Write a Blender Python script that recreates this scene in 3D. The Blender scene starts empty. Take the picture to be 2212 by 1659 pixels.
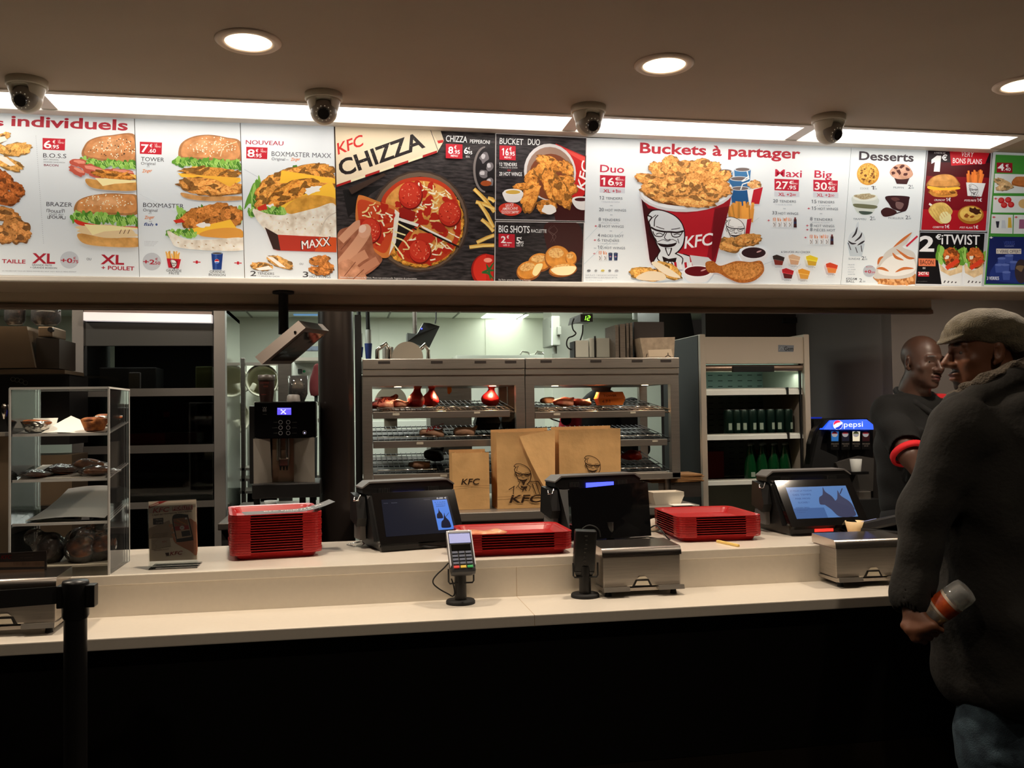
import bpy, bmesh, math, random
import numpy as np
from mathutils import Vector, Matrix, Euler

# ---------------------------------------------------------------- camera
COL = bpy.context.scene.collection
SC = bpy.context.scene
PI = math.pi
FPX, CAMH = 1998.0, 1.45
_yaw, _pit, _rol = math.radians(10.306), math.radians(1.752), math.radians(-0.8266)
_fwd = Vector((math.sin(_yaw)*math.cos(_pit), math.cos(_yaw)*math.cos(_pit), math.sin(_pit)))
_r0 = Vector((math.cos(_yaw), -math.sin(_yaw), 0.0)); _u0 = _r0.cross(_fwd)
_rt = _r0*math.cos(_rol) + _u0*math.sin(_rol); _up = -_r0*math.sin(_rol) + _u0*math.cos(_rol)
cam_data = bpy.data.cameras.new('camera')
cam = bpy.data.objects.new('camera', cam_data); COL.objects.link(cam)
cam_data.sensor_fit = 'HORIZONTAL'; cam_data.sensor_width = 36.0
cam_data.lens = FPX/2212.0*36.0; cam_data.clip_start = 0.05
cam.matrix_world = Matrix((( _rt.x, _up.x, -_fwd.x, 0), (_rt.y, _up.y, -_fwd.y, 0), (_rt.z, _up.z, -_fwd.z, CAMH), (0,0,0,1)))
SC.camera = cam

# ---------------------------------------------------------------- world, exposure
w = bpy.data.worlds.new('dim_room'); SC.world = w; w.use_nodes = True
w.node_tree.nodes['Background'].inputs[0].default_value = (1.0, 0.86, 0.72, 1)
w.node_tree.nodes['Background'].inputs[1].default_value = 0.010
SC.view_settings.view_transform = 'Standard'; SC.view_settings.look = 'None'
SC.view_settings.gamma = 1.0; SC.view_settings.exposure = 0.0; SC.view_settings.use_curve_mapping = False
try:
    SC.cycles.max_bounces = 8; SC.cycles.transparent_max_bounces = 24; SC.cycles.transmission_bounces = 8
    SC.cycles.sample_clamp_indirect = 6.0; SC.cycles.caustics_reflective = False; SC.cycles.caustics_refractive = False
except Exception:
    pass

def light_area(name, loc, size, power, color, rot=(0,0,0), size_y=None, spread=PI):
    d = bpy.data.lights.new(name, 'AREA'); d.energy = power; d.color = color; d.size = size; d.spread = spread
    if size_y: d.shape = 'RECTANGLE'; d.size_y = size_y
    o = bpy.data.objects.new(name, d); o.location = loc; o.rotation_euler = rot; COL.objects.link(o); return o
def light_spot(name, loc, power, color, angle=120, blend=0.6, radius=0.05, rot=(0,0,0)):
    d = bpy.data.lights.new(name, 'SPOT'); d.energy = power; d.color = color; d.spot_size = math.radians(angle)
    d.spot_blend = blend; d.shadow_soft_size = radius
    o = bpy.data.objects.new(name, d); o.location = loc; o.rotation_euler = rot; COL.objects.link(o); return o

# ---------------------------------------------------------------- measuring: a pixel of the photograph to a point of the place
def ray(x, y):
    return _fwd + _rt*((x-1106.0)/FPX) - _up*((y-829.5)/FPX)
def PY(x, y, Y):
    d = ray(x, y); t = Y/d.y
    return Vector((d.x*t, Y, CAMH + d.z*t))
def PZ(x, y, Z):
    d = ray(x, y); t = (Z-CAMH)/d.z
    return Vector((d.x*t, d.y*t, Z))
def PX(x, y, Xw):
    d = ray(x, y); t = Xw/d.x
    return Vector((Xw, d.y*t, CAMH + d.z*t))

# ---------------------------------------------------------------- materials
def s2l(c):
    return c/12.92 if c <= 0.04045 else ((c+0.055)/1.055)**2.4
def rgb(r, g, b):
    return (s2l(r/255), s2l(g/255), s2l(b/255))
_mats = {}
def mat(name, color=(128,128,128), rough=0.5, metal=0.0, emit=0.0, emit_color=None, noise=0.0, nscale=8.0, bump=0.0, bscale=40.0,
        trans=0.0, ior=1.45, alpha=1.0, coat=0.0, stretch=None, spec=0.5, attr=False, sheen=0.0, dark=None):
    if name in _mats: return _mats[name]
    m = bpy.data.materials.new(name); m.use_nodes = True; nt = m.node_tree; N = nt.nodes; L = nt.links
    b = N['Principled BSDF']; c = rgb(*color)
    b.inputs['Base Color'].default_value = (*c, 1); b.inputs['Roughness'].default_value = rough; b.inputs['Metallic'].default_value = metal
    b.inputs['IOR'].default_value = ior; b.inputs['Transmission Weight'].default_value = trans; b.inputs['Alpha'].default_value = alpha
    b.inputs['Coat Weight'].default_value = coat; b.inputs['Specular IOR Level'].default_value = spec; b.inputs['Sheen Weight'].default_value = sheen
    src = None
    if attr:
        a = N.new('ShaderNodeAttribute'); a.attribute_name = 'Col'; src = a.outputs['Color']
    if noise > 0 or bump > 0:
        tc = N.new('ShaderNodeTexCoord'); mp = N.new('ShaderNodeMapping'); L.new(tc.outputs['Object'], mp.inputs[0])
        if stretch: mp.inputs['Scale'].default_value = stretch
    if noise > 0:
        n = N.new('ShaderNodeTexNoise'); n.inputs['Scale'].default_value = nscale; n.inputs['Detail'].default_value = 5; L.new(mp.outputs[0], n.inputs['Vector'])
        mix = N.new('ShaderNodeMix'); mix.data_type = 'RGBA'
        cr = N.new('ShaderNodeValToRGB'); cr.color_ramp.elements[0].position = 0.35; cr.color_ramp.elements[1].position = 0.68
        L.new(n.outputs['Fac'], cr.inputs[0]); L.new(cr.outputs[0], mix.inputs[0])
        if attr:
            mul = N.new('ShaderNodeMix'); mul.data_type = 'RGBA'; mul.blend_type = 'MULTIPLY'; mul.inputs[0].default_value = 1.0
            L.new(src, mul.inputs[6]); mul.inputs[7].default_value = (1-noise, 1-noise, 1-noise, 1)
            L.new(mul.outputs[2], mix.inputs[6]); L.new(src, mix.inputs[7])
        else:
            d = rgb(*dark) if dark else tuple(v*(1-noise) for v in c)
            mix.inputs[6].default_value = (*d, 1); mix.inputs[7].default_value = (*c, 1)
        src = mix.outputs[2]
    if src is not None: L.new(src, b.inputs['Base Color'])
    if emit > 0:
        b.inputs['Emission Strength'].default_value = emit
        if src is not None and emit_color is None: L.new(src, b.inputs['Emission Color'])
        else: b.inputs['Emission Color'].default_value = (*rgb(*(emit_color or color)), 1)
    if bump > 0:
        n2 = N.new('ShaderNodeTexNoise'); n2.inputs['Scale'].default_value = bscale; n2.inputs['Detail'].default_value = 4; L.new(mp.outputs[0], n2.inputs['Vector'])
        bp = N.new('ShaderNodeBump'); bp.inputs['Strength'].default_value = bump; bp.inputs['Distance'].default_value = 0.01
        L.new(n2.outputs['Fac'], bp.inputs['Height']); L.new(bp.outputs[0], b.inputs['Normal'])
    _mats[name] = m
    return m

def clear_mat(name, tint=(255,255,255), gloss=0.09, rough=0.03, bump=0.0, bscale=40.0, haze=0.0):
    """thin clear plastic or glass: lets light through, mirrors a little more at a slant"""
    if name in _mats: return _mats[name]
    m = bpy.data.materials.new(name); m.use_nodes = True; nt = m.node_tree; N = nt.nodes; L = nt.links; N.remove(N['Principled BSDF'])
    out = N['Material Output']; t = N.new('ShaderNodeBsdfTransparent'); t.inputs[0].default_value = (*rgb(*tint), 1)
    g = N.new('ShaderNodeBsdfGlossy'); g.inputs['Roughness'].default_value = rough; f = N.new('ShaderNodeFresnel'); f.inputs['IOR'].default_value = 1.0+gloss*5.5
    mx = N.new('ShaderNodeMixShader'); L.new(f.outputs[0], mx.inputs[0]); L.new(t.outputs[0], mx.inputs[1]); L.new(g.outputs[0], mx.inputs[2]); last = mx.outputs[0]
    if haze > 0:
        d = N.new('ShaderNodeBsdfDiffuse'); d.inputs[0].default_value = (0.8,0.8,0.78,1); m2 = N.new('ShaderNodeMixShader'); m2.inputs[0].default_value = haze; L.new(last, m2.inputs[1]); L.new(d.outputs[0], m2.inputs[2]); last = m2.outputs[0]
    if bump > 0:
        tc = N.new('ShaderNodeTexCoord'); n = N.new('ShaderNodeTexNoise'); n.inputs['Scale'].default_value = bscale; L.new(tc.outputs['Object'], n.inputs['Vector'])
        bp = N.new('ShaderNodeBump'); bp.inputs['Strength'].default_value = bump; bp.inputs['Distance'].default_value = 0.01; L.new(n.outputs['Fac'], bp.inputs['Height']); L.new(bp.outputs[0], g.inputs['Normal']); L.new(bp.outputs[0], f.inputs['Normal'])
    L.new(last, out.inputs['Surface']); _mats[name] = m; return m

# ---------------------------------------------------------------- mesh builder
class MB:
    def __init__(s):
        s.v = []; s.f = []; s.mi = []; s.sm = []; s.mats = []; s.M = Matrix.Identity(4); s.cm = 0; s.col = None; s.fc = []
    def use(s, m):
        if m not in s.mats: s.mats.append(m)
        s.cm = s.mats.index(m); return s
    def at(s, loc=(0,0,0), rot=(0,0,0)):
        s.M = Matrix.Translation(loc) @ Euler(rot).to_matrix().to_4x4(); return s
    def add(s, vs, fs, smooth=False):
        o = len(s.v); M = s.M
        s.v.extend([tuple(M @ Vector(p)) for p in vs])
        for f in fs:
            s.f.append([i+o for i in f]); s.mi.append(s.cm); s.sm.append(smooth); s.fc.append(s.col)
        return s
    def bm(s, bm_, smooth=False):
        bm_.verts.index_update()
        s.add([v.co.copy() for v in bm_.verts], [[v.index for v in f.verts] for f in bm_.faces], smooth); bm_.free(); return s
    def box(s, c, d, bevel=0.0, rot=None, seg=2):
        b = bmesh.new(); bmesh.ops.create_cube(b, size=1.0)
        bmesh.ops.scale(b, vec=d, verts=b.verts)
        if bevel > 0: bmesh.ops.bevel(b, geom=list(b.edges), offset=min(bevel, min(d)*0.45), segments=seg, affect='EDGES', profile=0.6)
        if rot: bmesh.ops.rotate(b, cent=(0,0,0), matrix=Euler(rot).to_matrix(), verts=b.verts)
        bmesh.ops.translate(b, vec=c, verts=b.verts)
        return s.bm(b, False)
    def b2(s, p0, p1, bevel=0.0):
        lo = [min(a, b) for a, b in zip(p0, p1)]; hi = [max(a, b) for a, b in zip(p0, p1)]
        return s.box([(a+b)/2 for a, b in zip(lo, hi)], [max(b-a, 1e-5) for a, b in zip(lo, hi)], bevel)
    def rbox(s, c, d, r, seg=5, taper=1.0):           # vertical-cornered rounded box, taper scales the base
        pts = []
        for sx, sy, a0 in ((1,1,0),(-1,1,90),(-1,-1,180),(1,-1,270)):
            for k in range(seg+1):
                a = math.radians(a0+90*k/seg); pts.append((sx*(d[0]/2-r)+r*math.cos(a), sy*(d[1]/2-r)+r*math.sin(a)))
        n = len(pts); h = d[2]/2
        vs = [(c[0]+x*taper, c[1]+y*taper, c[2]-h) for x, y in pts]+[(c[0]+x, c[1]+y, c[2]+h) for x, y in pts]
        fs = [list(range(n))[::-1], list(range(n, 2*n))]+[[i, (i+1)%n, n+(i+1)%n, n+i] for i in range(n)]
        return s.add(vs, fs)
    def cyl(s, p0, p1, r0, r1=None, seg=20, caps=True, smooth=True):
        r1 = r0 if r1 is None else r1; p0 = Vector(p0); p1 = Vector(p1); ax = (p1-p0).normalized()
        u = ax.orthogonal().normalized(); w_ = ax.cross(u)
        vs = []
        for p, r in ((p0, r0), (p1, r1)):
            for k in range(seg):
                a = 2*PI*k/seg; vs.append(p+u*(r*math.cos(a))+w_*(r*math.sin(a)))
        s.add(vs, [[k, (k+1)%seg, seg+(k+1)%seg, seg+k] for k in range(seg)], smooth)
        if caps: s.add(vs, [list(range(seg))[::-1], list(range(seg, 2*seg))])
        return s
    def lathe(s, prof, c=(0,0,0), seg=24, axis=None, smooth=True, cap=True):
        vs = []; n = len(prof)
        q = Vector((0,0,1)).rotation_difference(Vector(axis).normalized()) if axis else None
        for r, z in prof:
            for k in range(seg):
                a = 2*PI*k/seg; p = Vector((r*math.cos(a), r*math.sin(a), z))
                if q: p = q @ p
                vs.append(p+Vector(c))
        fs = [[i*seg+k, i*seg+(k+1)%seg, (i+1)*seg+(k+1)%seg, (i+1)*seg+k] for i in range(n-1) for k in range(seg)]
        s.add(vs, fs, smooth)
        if cap:
            ends = []
            if prof[0][0] > 1e-4: ends.append(list(range(seg))[::-1])
            if prof[-1][0] > 1e-4: ends.append(list(range((n-1)*seg, n*seg)))
            if ends: s.add(vs, ends)
        return s
    def tube(s, pts, r, seg=8, closed=False, smooth_path=0):
        pts = [Vector(p) for p in pts]
        if smooth_path: pts = spline(pts, smooth_path, closed)
        n = len(pts); vs = []; prev = None
        for i, p in enumerate(pts):
            a = pts[(i-1) % n] if (closed or i > 0) else p; b = pts[(i+1) % n] if (closed or i < n-1) else p
            t = (b-a).normalized()
            u = (prev - t*prev.dot(t)).normalized() if prev is not None and (prev - t*prev.dot(t)).length > 1e-6 else t.orthogonal().normalized()
            prev = u; w_ = t.cross(u)
            rr = r[i] if isinstance(r, (list, tuple)) else r
            for k in range(seg):
                an = 2*PI*k/seg; vs.append(p+u*(rr*math.cos(an))+w_*(rr*math.sin(an)))
        m = n if closed else n-1
        s.add(vs, [[i*seg+k, i*seg+(k+1)%seg, ((i+1)%n)*seg+(k+1)%seg, ((i+1)%n)*seg+k] for i in range(m) for k in range(seg)], True)
        if not closed: s.add(vs, [list(range(seg))[::-1], list(range((n-1)*seg, n*seg))])
        return s
    def sph(s, c, r, seg=20, rings=12, rot=None):
        r = (r, r, r) if not isinstance(r, (tuple, list)) else r
        b = bmesh.new(); bmesh.ops.create_uvsphere(b, u_segments=seg, v_segments=rings, radius=1.0)
        bmesh.ops.scale(b, vec=r, verts=b.verts)
        if rot: bmesh.ops.rotate(b, cent=(0,0,0), matrix=Euler(rot).to_matrix(), verts=b.verts)
        bmesh.ops.translate(b, vec=c, verts=b.verts)
        return s.bm(b, True)
    def slab(s, quad, t):                              # polygon given by its front corners, thickened by vector t
        n = len(quad); t = Vector(t); q = [Vector(p) for p in quad]
        return s.add(q+[p+t for p in q], [list(range(n)), list(range(n, 2*n))[::-1]]+[[(i+1)%n, i, n+i, n+(i+1)%n] for i in range(n)])
    def prism(s, pts, ext):                            # polygon in 3-D extruded by ext
        return s.slab(pts, ext)
    def sheet(s, grid, th=0.0):                        # grid[i][j] points
        ni, nj = len(grid), len(grid[0]); vs = [p for row in grid for p in row]
        fs = [[i*nj+j, i*nj+j+1, (i+1)*nj+j+1, (i+1)*nj+j] for i in range(ni-1) for j in range(nj-1)]
        return s.add(vs, fs, True)
    def mesh(s, name):
        me = bpy.data.meshes.new(name); me.from_pydata(s.v, [], s.f)
        for m in s.mats: me.materials.append(m)
        me.polygons.foreach_set('material_index', s.mi); me.polygons.foreach_set('use_smooth', s.sm)
        if any(c is not None for c in s.fc):
            a = me.color_attributes.new('Col', 'FLOAT_COLOR', 'CORNER'); buf = []
            for p, c in zip(s.f, s.fc):
                buf.extend((*(c or (0.5,0.5,0.5)), 1.0)*len(p))
            a.data.foreach_set('color', buf)
        me.update(); return me
    def build(s, name, m=None, parent=None, world=True, fix=True):
        if m is not None:
            s.mats = [m] if not s.mats else s.mats
        me = s.mesh(name)
        if fix:
            b = bmesh.new(); b.from_mesh(me); bmesh.ops.recalc_face_normals(b, faces=b.faces); b.to_mesh(me); b.free()
        o = bpy.data.objects.new(name, me); COL.objects.link(o)
        if parent is not None:
            if world: me.transform(wmat(parent).inverted())
            o.parent = parent
        return o
def wmat(o):
    m = Matrix.LocRotScale(o.location, o.rotation_euler, o.scale)
    return wmat(o.parent) @ m if o.parent else m
def spline(pts, n=6, closed=False):
    pts = [Vector(p) for p in pts]; out = []; N_ = len(pts); m = N_ if closed else N_-1
    for i in range(m):
        p0 = pts[(i-1) % N_] if (closed or i > 0) else pts[0]; p1 = pts[i]; p2 = pts[(i+1) % N_]
        p3 = pts[(i+2) % N_] if (closed or i < N_-2) else pts[-1]
        for k in range(n):
            t = k/n
            out.append(0.5*((2*p1)+(p2-p0)*t+(2*p0-5*p1+4*p2-p3)*t*t+(3*p1-p0-3*p2+p3)*t**3))
    if not closed: out.append(pts[-1])
    return out
def tag(o, label, cat, group=None, kind=None):
    o['label'] = label; o['category'] = cat
    if group: o['group'] = group
    if kind: o['kind'] = kind
    return o
def thing(name, label, cat, loc=(0,0,0), rotz=0.0, group=None):
    o = bpy.data.objects.new(name, None); COL.objects.link(o); o.location = loc; o.rotation_euler = (0,0,rotz); o.empty_display_size = 0.05
    return tag(o, label, cat, group)
def struct(name, b, m=None):
    o = b.build(name, m); o['kind'] = 'structure'; return o
def dup(root, loc, rotz=None, label=None, parent=None):
    r = root.copy(); COL.objects.link(r); r.location = loc
    if rotz is not None: r.rotation_euler = (0,0,rotz)
    if label: r['label'] = label
    for ch in list(root.children):
        c = ch.copy(); COL.objects.link(c); c.parent = r
        for g in list(ch.children):
            d = g.copy(); COL.objects.link(d); d.parent = c
    return r

# ---------------------------------------------------------------- lettering
_fonts = {}
def _glyphs(body, bold=0.0, shear=0.0, spacing=1.0):
    c = bpy.data.curves.new('lettering', 'FONT'); c.body = body; c.size = 1.0; c.offset = bold; c.shear = shear; c.space_character = spacing; c.resolution_u = 3
    o = bpy.data.objects.new('lettering', c); m = o.to_mesh()
    vs = [(v.co.x, v.co.y) for v in m.vertices]; fs = [list(p.vertices) for p in m.polygons]
    o.to_mesh_clear(); bpy.data.objects.remove(o); bpy.data.curves.remove(c); return vs, fs
def text_geo(body, bold=0.0, shear=0.0, spacing=1.0):
    k = (body, bold, shear, spacing)
    if k in _fonts: return _fonts[k]
    vs, fs = _glyphs(*k)
    if '1' in body:                                      # give the figure one its flag
        g = [v[0] for v in _glyphs('1')[0]]; q = 0.70+bold
        for i, ch in enumerate(body):
            if ch == '1':
                xl = max(v[0] for v in _glyphs(body[:i+1], 0, shear, spacing)[0])-(max(g)-min(g)) if not shear else 0; n = len(vs)
                if not shear: vs += [(xl+0.02, q), (xl-0.06-bold, q-0.06), (xl-0.15-bold, q-0.11), (xl-0.15-bold, q-0.21-bold), (xl+0.02, q-0.14-bold)]; fs.append([n, n+1, n+2, n+3, n+4])
    if vs:
        x0 = min(v[0] for v in vs); x1 = max(v[0] for v in vs); y0 = min(v[1] for v in vs); y1 = max(v[1] for v in vs)
    else: x0 = x1 = y0 = y1 = 0
    _fonts[k] = (vs, fs, x0, x1, y0, y1); return _fonts[k]

# ---------------------------------------------------------------- smooth solids: blended distance fields turned into one closed surface
class SDF:
    def __init__(s, lo, hi, res):
        s.lo = np.array(lo, float); s.res = res
        n = np.ceil((np.array(hi)-s.lo)/res).astype(int)+1
        s.ax = [s.lo[i]+res*np.arange(n[i]) for i in range(3)]; s.n = n
        s.d = np.full(tuple(n), 10.0, np.float32); s.M = None
    def frame(s, M): s.M = M; return s                    # shapes that follow are given in this frame
    def _sub(s, c, R, k):
        w_ = np.array(s.M @ Vector(c)) if s.M is not None else np.array(c, float); R = R+k+3*s.res
        i0 = np.clip(np.floor((w_-R-s.lo)/s.res).astype(int), 0, s.n); i1 = np.clip(np.ceil((w_+R-s.lo)/s.res).astype(int)+1, 0, s.n)
        sl = tuple(slice(a, b) for a, b in zip(i0, i1)); X, Y, Z = np.meshgrid(*[s.ax[i][sl[i]] for i in range(3)], indexing='ij'); P = np.stack([X, Y, Z], -1)
        if s.M is not None: Mi = np.array(s.M.inverted()); P = P @ Mi[:3, :3].T + Mi[:3, 3]
        return sl, P
    def _mix(s, sl, d, k, op):
        o = s.d[sl]
        if op == 'u':
            if k <= 0: o = np.minimum(o, d)
            else: h = np.clip(0.5+0.5*(o-d)/k, 0, 1); o = o*(1-h)+d*h-k*h*(1-h)
        elif op == 's': h = np.clip(0.5-0.5*(o+d)/max(k, 1e-6), 0, 1); o = o*(1-h)+(-d)*h+k*h*(1-h)
        s.d[sl] = o; return s
    def ell(s, c, r, rot=None, k=0.02, op='u'):
        r = np.array(r if isinstance(r, (tuple, list)) else (r, r, r), float); sl, P = s._sub(c, r.max(), k)
        if P.size == 0: return s
        P = P-np.array(c, float)
        if rot is not None: P = P @ np.array(Euler(rot).to_matrix())
        k0 = np.linalg.norm(P/r, axis=-1); k1 = np.linalg.norm(P/(r*r), axis=-1)
        return s._mix(sl, k0*(k0-1)/np.maximum(k1, 1e-9), k, op)
    def cap(s, a, b, ra, rb=None, k=0.02, op='u', flat=None):
        rb = ra if rb is None else rb; a = np.array(a, float); b = np.array(b, float); ab = b-a
        sl, P = s._sub((a+b)/2, np.linalg.norm(ab)/2+max(ra, rb), k)
        if P.size == 0: return s
        P = P-a; t = np.clip((P@ab)/max(ab@ab, 1e-12), 0, 1); Q = P-t[..., None]*ab
        if flat is not None:                                            # flatten along a direction: (vector, factor)
            f = np.array(flat[0], float); f /= np.linalg.norm(f); Q = Q+(Q@f)[..., None]*f*(flat[1]-1)
        return s._mix(sl, np.linalg.norm(Q, axis=-1)-(ra+(rb-ra)*t), k, op)
    def chain(s, pts, rs, k=0.02, op='u', flat=None):
        for i in range(len(pts)-1): s.cap(pts[i], pts[i+1], rs[i], rs[i+1], k, op, flat)
        return s
    def box(s, c, h, r=0.01, rot=None, k=0.01, op='u'):
        sl, P = s._sub(c, float(np.linalg.norm(h)), k)
        if P.size == 0: return s
        P = P-np.array(c, float)
        if rot is not None: P = P @ np.array(Euler(rot).to_matrix())
        P = np.abs(P)-(np.array(h)-r)
        return s._mix(sl, np.linalg.norm(np.maximum(P, 0), axis=-1)+np.minimum(P.max(-1), 0)-r, k, op)
    def wob(s, amp, freq, seed=0, dirs=None):
        rng = np.random.RandomState(seed); X, Y, Z = s.ax[0][:, None, None], s.ax[1][None, :, None], s.ax[2][None, None, :]
        for _ in range(4):
            d = rng.normal(size=3)*(np.array(dirs) if dirs is not None else 1.0); d /= np.linalg.norm(d); q = freq*(0.6+0.8*rng.rand())
            s.d = (s.d+amp/2*np.sin(q*(X*d[0]+Y*d[1]+Z*d[2])+rng.rand()*6.28)).astype(np.float32)
        return s
    def surface(s):
        V = s.d; cs = np.array([V.shape[1]*V.shape[2], V.shape[2], 1]); ids, pts, quads = [], [], []
        for ax in range(3):
            sl0 = [slice(None)]*3; sl1 = [slice(None)]*3; sl0[ax] = slice(0, -1); sl1[ax] = slice(1, None)
            a, b = V[tuple(sl0)], V[tuple(sl1)]; e = np.argwhere((a < 0) != (b < 0))
            if len(e) == 0: continue
            va = a[tuple(e.T)].astype(float); vb = b[tuple(e.T)].astype(float); p = e.astype(float); p[:, ax] += va/(va-vb)
            o1, o2 = [i for i in range(3) if i != ax]; cells = []; ok = (e[:, o1] > 0) & (e[:, o2] > 0)
            e, p, va = e[ok], p[ok], va[ok]
            for d1 in (0, -1):
                for d2 in (0, -1):
                    c = e.copy(); c[:, o1] += d1; c[:, o2] += d2; cid = c@cs; ids.append(cid); pts.append(p); cells.append(cid)
            q = np.stack([cells[0], cells[1], cells[3], cells[2]], 1); fl = (va < 0) ^ (ax == 1); q[fl] = q[fl][:, ::-1]; quads.append(q)
        ids = np.concatenate(ids); pts = np.concatenate(pts); q = np.concatenate(quads)
        u, inv = np.unique(ids, return_inverse=True); cnt = np.bincount(inv).astype(float)
        v = np.stack([np.bincount(inv, weights=pts[:, i])/cnt for i in range(3)], 1)*s.res+s.lo
        return v, np.searchsorted(u, q)
    def build(s, name, m, parent=None, base=None, paints=(), relax=1, world=True, post=None):
        v, f = s.surface()
        if relax:
            e = np.concatenate([f[:, [0, 1]], f[:, [1, 2]], f[:, [2, 3]], f[:, [3, 0]]])
            for _ in range(relax):
                acc = np.zeros_like(v); cnt = np.zeros(len(v))
                np.add.at(acc, e[:, 0], v[e[:, 1]]); np.add.at(cnt, e[:, 0], 1); np.add.at(acc, e[:, 1], v[e[:, 0]]); np.add.at(cnt, e[:, 1], 1)
                v = v*0.5+0.5*acc/np.maximum(cnt, 1)[:, None]
        if post is not None: v = post(v)
        me = bpy.data.meshes.new(name); me.from_pydata(v.tolist(), [], f.tolist())
        me.polygons.foreach_set('use_smooth', [True]*len(f)); me.materials.append(m)
        if base is not None:
            col = np.tile(np.array([*rgb(*base), 1.0]), (len(v), 1))
            for p in paints:                                            # (centre, radii, colour, rot, softness)
                c, r, cc = p[0], np.array(p[1], float), np.array([*rgb(*p[2]), 1.0]); rot = p[3] if len(p) > 3 else None; soft = p[4] if len(p) > 4 else 0.25
                q = v-np.array(c)
                if rot is not None: q = q @ np.array(Euler(rot).to_matrix())
                d = np.linalg.norm(q/r, axis=1); a = np.clip((1-d)/soft, 0, 1)[:, None]; col = col*(1-a)+cc*a
            at = me.color_attributes.new('Col', 'FLOAT_COLOR', 'POINT'); at.data.foreach_set('color', col.ravel())
        bb = bmesh.new(); bb.from_mesh(me); bmesh.ops.recalc_face_normals(bb, faces=bb.faces); bb.to_mesh(me); bb.free()
        o = bpy.data.objects.new(name, me); COL.objects.link(o)
        if parent is not None:
            if world: me.transform(wmat(parent).inverted())
            o.parent = parent
        return o

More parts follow.
